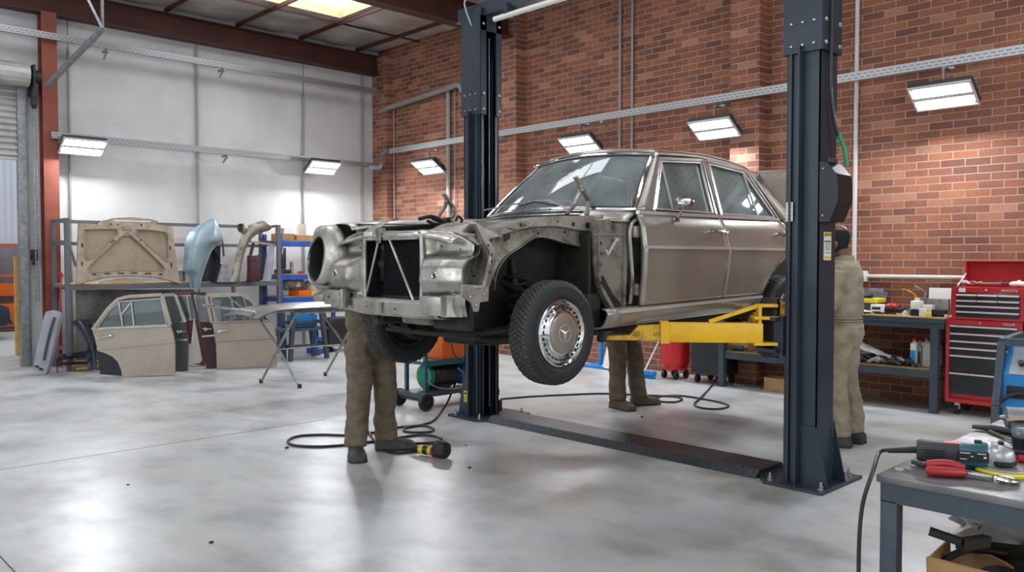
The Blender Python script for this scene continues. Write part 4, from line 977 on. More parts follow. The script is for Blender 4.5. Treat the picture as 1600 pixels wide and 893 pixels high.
# near headlight housing: concave bowl with a drilled flange
FL = [(722, 362), (729, 352), (740, 348), (751, 352), (758, 366), (765, 379), (774, 394), (773, 408), (769, 425), (765, 444), (763, 446)]
FLI = [(722, 362), (728, 354), (737, 350), (744, 354), (750, 366), (757, 380), (765, 394), (765, 408), (761, 425), (757, 444), (757, 446)]
outer_fl = smooth_pts([PC(x, y, -.84) for x, y in FLI], 3)
def bowl(b, ev=None):
    outer = outer_fl; n = len(outer)
    inner_top = V(-.52, -.735, 1.66); inner_bot = V(-.50, -.735, 1.39)
    def f(u, v):
        i = u * (n - 1); k = min(int(i), n - 2); t = i - k; o_ = outer[k].lerp(outer[k + 1], t)
        z = 1.70 - .31 * min(1, max(0, u * 1.05 - .05)); q = V(prof(z) + .035, -.742, z)
        p = o_.lerp(q, v); dpt = sin(v * pi) * .13 * (1 - .5 * abs(2 * u - 1) ** 2)
        return p + Vector((dpt, dpt * 1.15, 0))
    if ev: return f(*ev)
    b.sheet(f, 40, 16)
hb = solid(part('headlight_housing', 'raw2', car, bowl, smooth=60), .006)
def flange(b):
    a = smooth_pts([PC(x, y, -.845) for x, y in FLI], 3); c = smooth_pts([PC(x, y, -.835) for x, y in FL], 3)
    A_ = b.vs(a); C_ = b.vs(c)
    for k in range(len(a) - 1): b.face([A_[k], A_[k + 1], C_[k + 1], C_[k]])
solid(part('housing_flange', 'raw', hb, flange, smooth=0), .006)
def on_bowl(b, u, v, r, rim=False):
    p = bowl(None, (u, v)); n_ = (bowl(None, (u + .02, v)) - p).cross(bowl(None, (u, v + .02)) - p).normalized()
    if n_.y > 0: n_ = -n_
    b.lathe([(r, .004), (0, .004)] if not rim else [(r, .003), (r * 1.25, .007), (r * 1.4, .002)], p + n_ * .012, n_, 20)
each('lamp_hole', 'postd', hb, [lambda b, q=q: on_bowl(b, *q) for q in ((.64, .24, .030), (.80, .35, .009), (.86, .25, .009), (.84, .45, .008), (.45, .45, .008))] + [lambda b, q=q: b.lathe([(.008, 0), (0, 0)], PC(q[0], q[1], -.852), (0, -1, 0), 10) for q in ((763, 383), (768, 398), (768, 408), (766, 425))])
def lowap(b):
    P_ = [(722, 444), (764, 446), (763, 470), (750, 472), (748, 486), (742, 487), (738, 474), (722, 462)]
    b.prism([PC(x, y, -.80) for x, y in P_], Vector((0, .012, 0)))
    b.bar(V(-.52, -.74, 1.385), V(-.40, -.83, 1.395), .02, .012)
la = part('valance_end', 'raw', car, lowap, smooth=0)
part('valance_bolt', 'bolt', la, lambda b: [b.lathe([(0, .006), (.007, .004), (.009, 0)], PC(x, y, -.803), (0, -1, 0), 8) for x, y in ((740, 458), (735, 464), (756, 459), (744, 477))])
# near inner apron and wheelhouse
top = [(764, 364), (772, 358), (800, 349), (835, 341), (870, 337.5), (905, 337), (928, 337.5)]
mid = [(764, 374), (772, 370), (800, 362), (835, 354), (870, 353), (900, 358), (928, 362)]
lowc = [(772, 452), (776, 425), (792, 400), (812, 386), (838, 370), (862, 372), (888, 380), (928, 388)]
def curve(pts, yl, n=28):
    q = smooth_pts([PC(x, y, yl) for x, y in pts], 8)
    L_ = [0]
    for a, c in zip(q[:-1], q[1:]): L_.append(L_[-1] + (c - a).length)
    out = []
    for i in range(n + 1):
        t = L_[-1] * i / n; k = max(j for j in range(len(L_)) if L_[j] <= t + 1e-9); k = min(k, len(q) - 2)
        out.append(q[k].lerp(q[k + 1], (t - L_[k]) / max(1e-9, L_[k + 1] - L_[k])))
    return out
def loft(b, *cs):
    g = [b.vs(c) for c in cs]
    for a, c in zip(g[:-1], g[1:]):
        for k in range(len(a) - 1): b.face([a[k], a[k + 1], c[k + 1], c[k]])
def apron(b):
    a = curve(top, -.50); t = curve(top, -.66); m0 = curve(mid, -.67); m1 = curve(mid, -.645); l0 = curve(lowc, -.645); l1 = curve(lowc, -.66)
    m0b = [p + Vector((0, 0, -.008)) for p in m0]; mm = [p.lerp(q, .5) + Vector((0, .012, 0)) for p, q in zip(m1, l0)]
    a = [p + Vector((0, .16, 0)) for p in t]
    loft(b, a, t, m0, [p + Vector((0, .03, -.012)) for p in m0], mm, l0, l1)
ap = solid(part('inner_wing', 'raw2', car, apron, smooth=35), .006)
part('wing_holes', 'postd', ap, lambda b: [b.lathe([(r, 0), (0, 0)], PC(x, y, yy), (0, -1, 0), 14) for x, y, r, yy in ((814, 351, .011, -.669), (872, 346, .008, -.669), (896, 350, .016, -.669), (918, 352, .022, -.669), (793, 368, .026, -.651), (767, 372, .02, -.651), (841, 365, .012, -.64), (790, 375, .01, -.651), (883, 362, .009, -.645))])
part('wing_bracket', 'raw', ap, lambda b: (b.tube(smooth_pts([PC(793, 354, -.675), PC(805, 357, -.675), PC(822, 355, -.675), PC(830, 350, -.675)], 4), .006), b.box(PC(924, 355, -.66), (.04, .03, .10), bev=.004)))
part('wing_slot', 'postd', ap, lambda b: b.box(PC(929, 355, -.672), (.035, .01, .10)), smooth=0)
def house(b):
    l = curve(lowc, -.655); i1 = [p + Vector((0, .20, .02)) for p in l]; i2 = [Vector((p.x, YC - .40, max(1.2, p.z - .12))) for p in l]; i3 = [Vector((X0 - .1 + (p.x - X0) * .9, YC - .39, 1.10)) for p in l]
    loft(b, l, i1, i2, i3)
    b.box(V(.66, -.50, 1.42), (.03, .44, .62)); b.box(V(-.36, -.5, 1.30), (.03, .34, .36))
    b.box(V(.70, -.58, 1.20), (.16, .30, .24), bev=.03)
solid(part('wheelhouse', 'grime', car, house, smooth=40), .006)
# scuttle side / hinge post
def sidep(b):
    P_ = [(928, 344), (960, 341), (984, 345), (986, 352), (978, 470), (975, 484), (962, 500), (948, 478), (934, 447), (929, 410)]
    b.prism([PC(x, y, -.74) for x, y in P_], Vector((0, .02, 0)))
    b.bar(PC(977, 350, -.75), PC(973, 486, -.75), .03, .03, (0, 1, 0)); b.bar(PC(934, 362, -.75), PC(936, 440, -.75), .02, .02, (0, 1, 0))
    b.bar(PC(936, 446, -.755), PC(966, 500, -.755), .03, .03, (0, 1, 0)); b.bar(PC(928, 366, -.75), PC(978, 366, -.75), .015, .018)
    b.box(V(.97, -.68, 1.50), (.04, .10, .66)); b.prism([PC(x, y, -.70) for x, y in ((984, 350), (1006, 338), (1006, 480), (984, 480))], Vector((0, .02, 0)))
sp = part('scuttle_side', 'raw2', car, sidep, smooth=30)
part('brace_strip', 'alu', sp, lambda b: (b.bar(PC(947, 390, -.775), PC(950, 398, -.775), .012), b.bar(PC(950, 398, -.775), PC(962, 376, -.775), .012), b.box(PC(964, 374, -.775), (.03, .01, .02))), smooth=0)
part('panel_holes', 'postd', sp, lambda b: [b.lathe([(r, 0), (0, 0)], PC(x, y, -.742), (0, -1, 0), 12) for x, y, r in ((939, 380, .012), (939, 396, .012), (939, 413, .01), (980, 422, .008), (980, 445, .008), (980, 400, .006))])
part('grime_patch', 'grime', sp, lambda b: b.prism([PC(x, y, -.743) for x, y in ((936, 428), (944, 432), (950, 446), (960, 462), (973, 476), (972, 487), (960, 495), (948, 474), (937, 448))], Vector((0, .004, 0))), smooth=0)
for hz, pz in ((362, 0), (452, 0)):
    part('door_hinge', 'raw2', sp, lambda b: (b.box(PC(992, hz, -.80), (.05, .05, .085), bev=.012), b.cyl(PC(1000, hz - 6, -.81), PC(1000, hz + 6, -.81), .014), b.bar(PC(992, hz, -.80), PC(1006, hz, -.80), .03, .04)))
part('gap_shade', 'postd', sp, lambda b: b.tube(smooth_pts([PC(1004, 340, -.80), PC(1003, 380, -.81), PC(1003, 440, -.81), PC(1002, 474, -.80)], 4), .012))  # dark strip painting the shade in the gap ahead of the door
part('scuttle_rail', 'raw2', sp, lambda b: b.tube(smooth_pts([PC(1004, 342, -.77), PC(990, 346, -.79), PC(984, 362, -.79), PC(986, 400, -.79), PC(988, 440, -.79), PC(984, 474, -.78)], 5), .014))
# far front wing with its headlight opening
def wing(b):
    # stations along x: (inner-top y,z), crown, outer
    def sec(x):
        n = interp([(-.52, 0), (-.47, .5), (-.38, .85), (-.2, 1), (1.0, 1)], x)
        zt = interp([(-.40, 1.805), (-.3, 1.82), (-.2, 1.83), (.2, 1.86), (1.0, 1.885)], x)
        yo = interp([(-.52, .90), (-.40, .925), (0, .925), (1.0, .86)], x)
        yi = interp([(-.40, .55), (-.3, .52), (0, .54), (1.0, .62)], x)
        zb = interp([(-.52, 1.40), (-.40, 1.28), (-.2, 1.26), (-.14, 1.40), (0, 1.52), (.22, 1.56), (.45, 1.50), (.62, 1.30), (.66, 1.12), (1.0, 1.12)], x)
        pts = [Vector((yi, zt - .05)), Vector((yi + .05, zt - .01)), Vector(((yi + yo) / 2, zt)), Vector((yo - .05, zt - .03)), Vector((yo - .01, zt - .09)), Vector((yo, zt - .18)), Vector((yo - .01, zb + .03)), Vector((yo - .02, zb))]
        return pts
    st = [-.40, -.36, -.3, -.2, -.15, -.1, 0, .1, .22, .35, .45, .55, .62, .66, .8, 1.04]
    loft(b, *[[V(x, p.x, p.y) for p in smooth_pts([q.to_3d() for q in sec(x)], 3)] for x in st])
    # nose: a sheet flowing from the oval headlight opening back to the wing, closed inwards to the front panel
    def nose(u, v):
        a = u * 2 * pi; ca, sa = cos(a), sin(a); ex, ez = .098, .158; cy, cz = .828, 1.548
        oy = min(.935, cy + ca * .235); oz = cz + sa * (.265 if sa > 0 else .20); oz = min(oz, 1.80)
        t = v; e = 1 - (1 - t) ** 2.2
        y = cy + ca * ex + (oy - cy - ca * ex) * e; z = cz + sa * ez + (oz - cz - sa * ez) * e
        x = -.525 + .125 * t ** 1.6 - .012 * sin(min(1, t * 4) * pi) - .02 * max(0, -sa) * (1 - t) + .03 * max(0, sa) * (1 - t) ** 2
        return V(x, y, z)
    b.sheet(nose, 56, 10)
fw = solid(part('front_wing', 'raw', car, wing, smooth=60), .006)
part('headlight_bucket', 'grime', fw, lambda b: (b.lathe([(1, 0)], V(0, 0, 0), (1, 0, 0), 3) if False else b.sheet(lambda u, v: V(-.52 + .03 * max(0, sin(u * 2 * pi)) + .17 * v, .828 + cos(u * 2 * pi) * (.097 - .02 * v), 1.548 + sin(u * 2 * pi) * (.157 - .03 * v)), 36, 5), b.box(V(-.345, .828, 1.548), (.01, .16, .26))))
def nosebot(b):
    b.sheet(lambda u, v: V(-.50 + .12 * v, .60 + .32 * u, 1.385 - .13 * v - .02 * sin(u * pi)), 10, 6); b.box(V(-.43, .80, 1.28), (.2, .14, .06), bev=.02); b.cyl(V(-.52, .72, 1.30), V(-.44, .72, 1.30), .03)
solid(part('nose_valance', 'raw2', fw, nosebot, smooth=50), .006)
# bay: firewall, far apron, engine
def bay(b):
    b.box(V(.84, 0, 1.55), (.03, 1.36, .62)); b.box(V(.25, .56, 1.60), (1.2, .03, .32)); b.sheet(lambda u, v: V(-.35 + 1.2 * u, .56 - .2 * v, 1.45 - .35 * v), 8, 4)
    b.sheet(lambda u, v: V(-.35 + 1.2 * u, .66 - .12 * v, 1.80 + .03 * u), 6, 2)
    b.box(V(.25, -.03, 1.20), (1.1, .3, .16), bev=.03)
part('engine_bay', 'raw2', car, bay, smooth=30)
def eng(b):
    b.box(V(.18, -.02, 1.45), (.72, .22, .40), bev=.03); b.box(V(.18, -.02, 1.68), (.66, .16, .09), bev=.03)
    for k in range(4): b.tube(smooth_pts([V(-.05 + k * .16, .08, 1.6), V(-.05 + k * .16, .2, 1.7), V(-.05 + k * .16, .3, 1.6)], 4), .022)
    b.cyl(V(.1, .34, 1.6), V(.1, .34, 1.74), .12); b.cyl(V(-.29, -.02, 1.5), V(-.24, -.02, 1.5), .17); b.tube(smooth_pts([V(-.3, .2, 1.66), V(-.2, .26, 1.72), V(0, .1, 1.74)], 5), .024)
    b.box(V(-.33, .24, 1.5), (.06, .08, .2), bev=.01); b.ball(V(-.34, .25, 1.52), .05, 2); b.ball(V(-.34, .23, 1.63), .04, 2)
    for k in range(7):
        p = V(.2 + .09 * k, .45 + .02 * (k % 3), 1.74 + .02 * (k % 2)); b.tube(smooth_pts([p, p + Vector((.05, -.08, .05)), p + Vector((.12, -.03, .01)), p + Vector((.16, .06, .04))], 4), .014)
part('engine', 'carbon', car, eng)
part('hose_loom', 'grime', car, lambda b: [b.tube(smooth_pts([PC(x, y, .5) for x, y in q], 4), r) for q, r in (([(655, 342), (672, 338), (686, 342), (697, 352), (704, 356)], .014), ([(668, 345), (680, 350), (690, 348), (700, 341)], .012), ([(676, 340), (690, 345), (700, 352)], .018), ([(712, 345), (716, 338), (722, 344), (716, 352)], .01), ([(700, 340), (706, 352), (712, 350)], .014))])
part('bay_bracket', 'raw', car, lambda b: (b.prism([PC(x, y, .52) for x, y in ((690, 340), (703, 339), (712, 350), (706, 357), (697, 350))], Vector((0, .01, 0))), b.bar(PC(700, 357, .45), PC(724, 355, .45), .03, .02)))
def hinge(name, a1, a2, yl):
    part(name, 'raw2', car, lambda b: (b.path([PC(x, y, yl) for x, y in a1], .018, .034, (0, 1, 0)), b.path([PC(x, y, yl + .025) for x, y in a2], .016, .028, (0, 1, 0)), [b.cyl(PC(x, y, yl - .015), PC(x, y, yl + .04), .012) for x, y in (a1[1], a2[0])]), smooth=0)
hinge('bonnet_hinge', [(693, 302), (709, 326), (710, 332), (706, 340)], [(697, 314), (696, 322), (682, 342)], .55)
hinge('bonnet_hinge', [(899, 276), (910, 296), (920, 313), (917, 335)], [(908, 290), (906, 302), (896, 322), (885, 335)], -.50)
# scuttle, vent grille, windscreen
def wsx(t): return 1.10 - .20 * (1 - t * t)
def cz_(t, v): return 1.838 + (0 if v < .38 else (v - .38) / .62) * (.082 + .022 * (1 - t * t)) - .02 * abs(t) ** 6
def cowl(b):
    def f(u, v):
        t = 2 * u - 1; y = t * (.78 + (.02 if v < .5 else 0)); x1 = wsx(t) + .02; x0 = .62 + .28 * abs(t) ** 2.5
        x = x0 + (x1 - x0) * v
        return V(x, y, cz_(t, v))
    b.sheet(f, 30, 16)
    b.bar(V(.62, -.66, 1.81), V(.62, .66, 1.81), .02, .05)
cw = solid(part('scuttle_panel', 'raw', car, cowl, smooth=50), .008)
def grille_pt(t, v, dz=.012):
    y = t * .74; x1 = wsx(t) + .02; x0 = .62 + .28 * abs(t) ** 2.5
    x = x0 + (x1 - x0) * v; return V(x - dz * .7, y, cz_(t, v) + dz * .7)
vg = part('vent_grille', 'postd', cw, lambda b: b.sheet(lambda u, v: grille_pt(-.60 + 1.42 * u, .40 + .52 * v, .008), 30, 4), smooth=50)
def vents(b):
    for v in (.40, .57, .75, .92): b.tube([grille_pt(-.62 + 1.46 * k / 30, v, .013) for k in range(31)], .0045 if v > .45 else .007, 6)
    for k in range(8): t = -.58 + k * .195; b.tube([grille_pt(t, v, .012) for v in (.40, .65, .92)], .0035, 6)
part('grille_bars', 'dchrome', vg, vents)
def wsp(u, v, o=0):
    t = 2 * u - 1
    return V(wsx(t) * (1 - v) + (1.54 - .13 * (1 - t * t)) * v + .012 * sin(v * pi) * -1 + o, t * (.775 * (1 - v) + .598 * v), (1.905 + .02 * (1 - t * t)) * (1 - v) + (2.345 + .03 * (1 - t * t)) * v)
ws = part('windscreen', 'wsglass', car, lambda b: b.sheet(wsp, 24, 10), smooth=80)
def wst(b):
    e = .985; q = [wsp(k / 24, .0, -.012) for k in range(25)] + [wsp(1, k / 8, -.012) for k in range(1, 9)] + [wsp(1 - k / 24, 1, -.012) for k in range(1, 25)] + [wsp(0, 1 - k / 8, -.012) for k in range(1, 8)]
    b.tube(q, .013, 8, closed=True)
part('windscreen_trim', 'chrome', ws, wst)
part('windscreen_seal', 'black', ws, lambda b: b.tube([wsp(.015 + .97 * k / 24, .03, -.002) for k in range(25)] + [wsp(.985, .03 + .94 * k / 8, -.002) for k in range(1, 9)] + [wsp(.985 - .97 * k / 24, .97, -.002) for k in range(1, 25)] + [wsp(.015, .97 - .94 * k / 8, -.002) for k in range(1, 8)], .008, 6, closed=True))
part('dark_backing', 'postd', car, lambda b: (b.box(V(-.30, .24, 1.50), (.02, .14, .44)), b.box(V(-.38, .305, 1.50), (.16, .012, .42))))  # dark panels added to put shade into the bay beside the radiator
part('header_rail', 'paint', car, lambda b: b.tube([wsp(k / 24, 1.05, .015) for k in range(25)], .024, 8))
def wip(b, q):
    b.path([XP(x, y, .93) for x, y in q], .012, .010)
part('wiper', 'dchrome', car, lambda b: wip(b, [(757, 328), (798, 320), (835, 313.5), (857, 312.5), (879, 322)]), smooth=0)
part('wiper', 'black', car, lambda b: wip(b, [(812, 322), (835, 315), (860, 319), (875, 322)]), smooth=0)
def rw(u, v, o=0):
    t = 2 * u - 1
    return V((3.16 + .06 * (1 - t * t)) * (1 - v) + (3.56 + .08 * (1 - t * t)) * v, t * (.57 * (1 - v) + .66 * v), 2.31 * (1 - v) + 1.91 * v)
rwg = part('rear_window', 'glass', car, lambda b: b.sheet(rw, 18, 6), smooth=80)
part('rear_window_trim', 'chrome', rwg, lambda b: b.tube([rw(k / 16, 0) for k in range(17)] + [rw(1, k / 6) for k in range(1, 7)] + [rw(1 - k / 16, 1) for k in range(1, 17)] + [rw(0, 1 - k / 6) for k in range(1, 6)], .012, 6, closed=True))
# interior
def seats(b):
    for y in (-.36, .36):
        b.box(V(1.95, y, 1.62), (.14, .58, .56), Matrix.Rotation(radians(12), 3, 'Y'), bev=.05); b.box(V(1.70, y, 1.38), (.52, .58, .16), bev=.05)
    b.box(V(2.95, 0, 1.62), (.16, 1.30, .58), Matrix.Rotation(radians(18), 3, 'Y'), bev=.05); b.box(V(2.65, 0, 1.40), (.5, 1.3, .16), bev=.05)
part('seats', 'seat', car, seats)
part('dashboard', 'dseat', car, lambda b: (b.box(V(1.22, 0, 1.80), (.22, 1.42, .16), bev=.04), b.box(V(3.25, 0, 1.86), (.55, 1.26, .03), bev=.01), b.box(V(2.9, 0, 2.335), (.4, 1.0, .02)), b.box(V(2.2, 0, 2.36), (1.3, 1.12, .015))))
def wheelst(b):
    c = V(1.50, .36, 1.87); R = Matrix.Rotation(radians(-62), 3, 'Y')
    b.tube([c + R @ Vector((cos(a) * .2, sin(a) * .2, 0)) for a in [2 * pi * k / 32 for k in range(32)]], .011, 8, closed=True)
    b.bar(c + R @ Vector((0, -.2, 0)), c + R @ Vector((0, .2, 0)), .02, .012); b.cyl(c, c + Vector((-.28, 0, -.13)), .02); b.ball(c, .035, 2)
part('steering_wheel', 'cream', car, wheelst)
part('roof_mirror', 'dchrome', car, lambda b: (b.box(V(1.52, -.02, 2.25), (.02, .2, .05), bev=.01), b.cyl(V(1.5, -.02, 2.27), V(1.47, -.02, 2.34), .008)))
# open boot lid
def lid(b):
    def f(u, v):
        t = 2 * u - 1; z = 1.93 + .46 * v; x = 3.62 + .14 * v + .03 * (1 - t * t) * -1
        if v > .9: x += (v - .9) * .5
        return V(x, t * .68, z + .012 * (1 - t * t))
    b.sheet(f, 16, 14)
solid(part('boot_lid', 'paintin', car, lid, smooth=50), .02)
# ================================================================ PEOPLE
def ell(b, secs, seg=24, cap=True):       # secs: (centre, rx, ry) horizontal ellipses, local frame, T maps to world
    R = [b.vs([Vector(c) + Vector((cos(2 * pi * k / seg) * rx, sin(2 * pi * k / seg) * ry, 0)) for k in range(seg)]) for c, rx, ry in secs]
    for A_, B_ in zip(R[:-1], R[1:]):
        for k in range(seg): b.face([A_[k], A_[(k + 1) % seg], B_[(k + 1) % seg], B_[k]])
    if cap: b.face(R[0][::-1]); b.face(R[-1])
def boot(b, ankle, ang, sole=False):
    d = Vector((-sin(ang), cos(ang), 0)); n = Vector((d.y, -d.x, 0)); a = Vector((ankle[0], ankle[1], 0))
    secs = [(-.085, .025, .05), (-.08, .040, .085), (-.04, .046, .105), (.0, .047, .112), (.05, .049, .100), (.09, .053, .084), (.13, .056, .074), (.17, .053, .066), (.20, .042, .054), (.218, .016, .035)]
    R = []
    for t, w, h in [(t * 1.1, w, h * 1.14) for t, w, h in secs]:
        if sole: w = w + .004; h0, h1 = 0, .018
        else: h0, h1 = .012, h
        w *= 1.32
        R.append(b.vs([a + d * t + n * (w * cos(q) * (1 if not sole else 1)) + Vector((0, 0, h0 + (h1 - h0) * (max(0, sin(q)) ** .7 if q <= pi else 0))) for q in [pi * k / 8 for k in range(9)]]))
    for A_, B_ in zip(R[:-1], R[1:]):
        for k in range(8): b.face([A_[k], A_[k + 1], B_[k + 1], B_[k]])
        b.face([A_[8], A_[0], B_[0], B_[8]])
    b.face(R[0]); b.face(R[-1][::-1])
    if not sole: ell(b, [((a + Vector((0, 0, .07))), .045, .05), ((a + Vector((0, 0, .15))), .046, .052)])
def person(loc, rz, label, feet, hips, cloth, bootm, pose, skin='skin', top=1.76, lean=0.):
    r = empty('person', loc, rz, label, 'person', None); T = mw(r)
    k = top / 1.76
    hz = .93 * k; sh = Vector((0, hips[1] + lean, 1.44 * k)); hp = Vector((hips[0], hips[1], hz)); sx = sh + Vector((hips[0], 0, 0))
    nk = Vector((hips[0], sh.y + .01 + lean * .2, 1.52 * k)); hd = Vector((hips[0], sh.y + .035 + pose['headfwd'], 1.55 * k + pose['headz']))
    def legs(b, rad):
        for (fx, fy, fa), s in zip(feet, (-1, 1)):
            h_ = hp + Vector((s * .09, 0, 0)); kn = Vector(((h_.x + fx) / 2 + s * .01, (h_.y + fy) / 2 + .035, .50 * k)); an = Vector((fx, fy, .085))
            P_ = smooth_pts([h_, h_.lerp(kn, .5) + Vector((0, .008, 0)), kn, kn.lerp(an, .45) + Vector((0, -.012, 0)), an], 5); b.tube(P_, [interp(rad, i / (len(P_) - 1)) for i in range(len(P_))], 18)
    def arms(b, rad, end=1.0, hands=False):
        for s in (-1, 1):
            s0 = sx + Vector((s * .185, 0, -.03)); el = sx + Vector(pose['elbow'][0 if s < 0 else 1]); wr = sx + Vector(pose['wrist'][0 if s < 0 else 1])
            P_ = smooth_pts([s0, s0.lerp(el, .5), el, el.lerp(wr, .5), wr], 5); n = int(len(P_) * end); P_ = P_[:n]
            b.tube(P_, [interp(rad, i / 20) for i in range(len(P_))], 14)
            if hands:
                d = (wr - el).normalized(); u = Vector((0, 0, 1)); n_ = d.cross(u).normalized(); up = n_.cross(d)
                b.tube([wr, wr + d * .045, wr + d * .09], [.026, .036, .034], 12)
                for f, (o_, l_) in enumerate(((-.030, .060), (-.010, .072), (.011, .068), (.030, .052))):
                    q = wr + d * .085 + n_ * o_; b.tube([q - d * .03, q + d * l_ * .5, q + d * l_ * .85 - up * .022, q + d * l_ * .8 - up * .045], [.009, .0088, .008, .007], 8)
                q = wr + d * .03 - n_ * .03 * s; b.tube([q, q - n_ * .035 * s + d * .03 - up * .01, q - n_ * .04 * s + d * .06 - up * .02], [.012, .010, .008], 8)
    HS = [(-.115, .030, .030, .055), (-.10, .048, .052, .035), (-.07, .062, .075, .018), (-.03, .070, .088, .006), (.02, .075, .096, 0), (.06, .076, .098, -.003), (.09, .071, .091, -.006), (.115, .060, .078, -.008), (.135, .044, .058, -.010), (.148, .024, .034, -.010), (.153, .008, .012, -.010)]
    def heads(b):
        c = hd + Vector((0, 0, .115))
        ell(b, [(c + Vector((0, yo, z)), rx, ry) for z, rx, ry, yo in HS])
        b.tube([nk - Vector((0, .0, .06)), nk + Vector((0, .0, .02)), hd + Vector((0, -.015, .07))], [.062, .055, .055], 16)
        b.ball(c + Vector((0, .102, -.015)), .016, 2, (.8, 1, 1.4)); b.ball(c + Vector((0, .088, -.062)), .022, 2, (1.1, .6, .5)); b.ball(c + Vector((0, .082, .025)), .03, 2, (1.9, .6, .4))
        for s in (-1, 1): b.ball(c + Vector((s * .078, -.008, -.01)), .026, 2, (.4, .75, 1.25))
    def body(b):
        ell(b, [(hp + Vector((0, 0, -.09)), .12, .10), (hp, .165, .115), (hp.lerp(sx, .25), .15, .105), (hp.lerp(sx, .6), .155, .11), (hp.lerp(sx, .85), .18, .115), (sx + Vector((0, 0, .0)), .185, .095), (sx + Vector((0, 0, .05)), .10, .07), (nk, .06, .06)])
        legs(b, [(0, .095), (.35, .08), (.5, .062), (.7, .064), (1, .042)]); arms(b, [(0, .055), (.5, .042), (.75, .038), (1, .026)], 1.0, True); heads(b)
        for (fx, fy, fa) in feet: b.ball((fx, fy, .06), .04, 2)
    b = MB(); body(b); b.b.transform(T); o = b.build('body', M[skin], r); remesh(o, .009, smooth=2)
    b = MB()
    ell(b, [(hp + Vector((0, -.01, -.13)), .11, .11), (hp + Vector((0, -.015, -.02)), .185, .150), (hp + Vector((0, -.01, .05)), .18, .140), (hp + Vector((0, 0, .09)), .162, .122), (hp.lerp(sx, .22), .170, .130), (hp.lerp(sx, .32), .188, .148), (hp.lerp(sx, .6), .198, .150), (hp.lerp(sx, .85), .212, .142), (sx + Vector((0, -.005, .01)), .205, .115), (sx + Vector((0, -.005, .06)), .13, .085), (nk + Vector((0, -.0, -.01)), .078, .078)])
    legs(b, [(0, .118), (.25, .108), (.5, .093), (.75, .088), (.86, .092), (.93, .086), (.97, .096), (1, .080)]); arms(b, [(0, .085), (.25, .075), (.5, .066), (.75, .060), (1, .045)], pose.get('sleeve', .9))
    b.b.transform(T); o = b.build(pose.get('garment', 'coverall'), M[cloth], r); remesh(o, .011, .030, .085)
    c = hd + Vector((0, 0, .115))
    def hair(b):
        def f(u, v):
            a = radians(-220 + 260 * u) if not pose.get('full') else 2 * pi * u
            a = radians(150 + 240 * u); z = -.078 + .195 * v
            rx = interp([(q[0], q[1]) for q in HS], z); ry = interp([(q[0], q[2]) for q in HS], z); yo = interp([(q[0], q[3]) for q in HS], z)
            g = 1.06 + .02 * noise.noise(Vector((u * 30, v * 20, 0))) - (.10 * (v - .9) / .1 if v > .9 else 0); zz = z
            if z < .01: zz = z + .06 * max(0, (abs(u - .5) - .28) / .22)
            return T @ (c + Vector((cos(a) * rx * g, yo + sin(a) * ry * g, zz)))
        b.sheet(f, 40, 20, th=.010)
    part('hair', 'hair', r, hair, smooth=60)
    if pose.get('collar'):
        part('collar', cloth, r, lambda b: b.sheet(lambda u, v: T @ (nk + Vector((0, -.004, 0)) + Vector((cos(2 * pi * u) * (.075 + .02 * (1 - v)), sin(2 * pi * u) * (.078 + .018 * (1 - v)), -.045 + .075 * v - .03 * max(0, sin(2 * pi * u))))), 28, 5, th=.006), smooth=60)
        def wb(b):
            q = hp + Vector((0, 0, .09)); R = 72
            for j in range(3):
                z = q.z - .022 + .022 * j; b.tube([T @ (Vector((q.x, q.y, z)) + Vector((cos(2 * pi * i / R) * (.172 + .004 * (i % 2)), sin(2 * pi * i / R) * (.132 + .004 * (i % 2)), 0))) for i in range(R)], .009, 6, closed=True)
        part('elastic_waist', cloth, r, wb)
    for (fx, fy, fa) in feet:
        bo = MB(); boot(bo, (fx, fy), fa); bo.b.transform(T); q = bo.build('boot', M[bootm], r, smooth=60)
        so = MB(); boot(so, (fx, fy), fa, True); so.b.transform(T); so.build('sole', M['black'], q)
    return r
work = dict(headfwd=.06, headz=-.05, elbow=[(-.26, .10, -.26), (.26, .10, -.26)], wrist=[(-.2, .30, -.12), (.2, .30, -.12)])
# A: at the car's far front corner, facing the car (-Y)
def loc_of(px, py, cx, cy, rz):
    p = AZt(px, py); d = Vector((p.x - cx, p.y - cy, 0)); return Matrix.Rotation(-rz, 3, 'Z') @ d
ca = (3.74, 5.52)
f1 = Vector((3.585, 5.475, 0)) - Vector((*ca, 0)); f2 = Vector((3.90, 5.51, 0)) - Vector((*ca, 0)); Rp = Matrix.Rotation(-pi, 3, 'Z'); f1 = Rp @ f1; f2 = Rp @ f2
person((*ca, 0), pi, 'person in olive work trousers and dark boots behind the front corner of the raised car', [(f2.x, f2.y, radians(58)), (f1.x, f1.y, radians(-28))], (0, 0, 0), 'trouser', 'boot',
       dict(work, elbow=[(-.23, .12, -.06), (.23, .12, -.06)], wrist=[(-.12, .16, .10), (.12, .16, .10)], headz=-.08, headfwd=.05, sleeve=.8), top=1.66)
# B: behind the car at its far rear wheel, only the legs show below the sill
cb = (6.90, 5.47)
person((*cb, 0), pi, 'person in olive trousers and brown boots seen from the knees down beneath the raised car', [(-.15, .13, radians(58)), (.17, .10, radians(-10))], (0, -.02, 0), 'trouser', 'boot2',
       dict(work, elbow=[(-.26, .02, -.28), (.26, .02, -.28)], wrist=[(-.2, .10, -.14), (.2, .10, -.14)], headz=-.10, headfwd=.03), top=1.66)
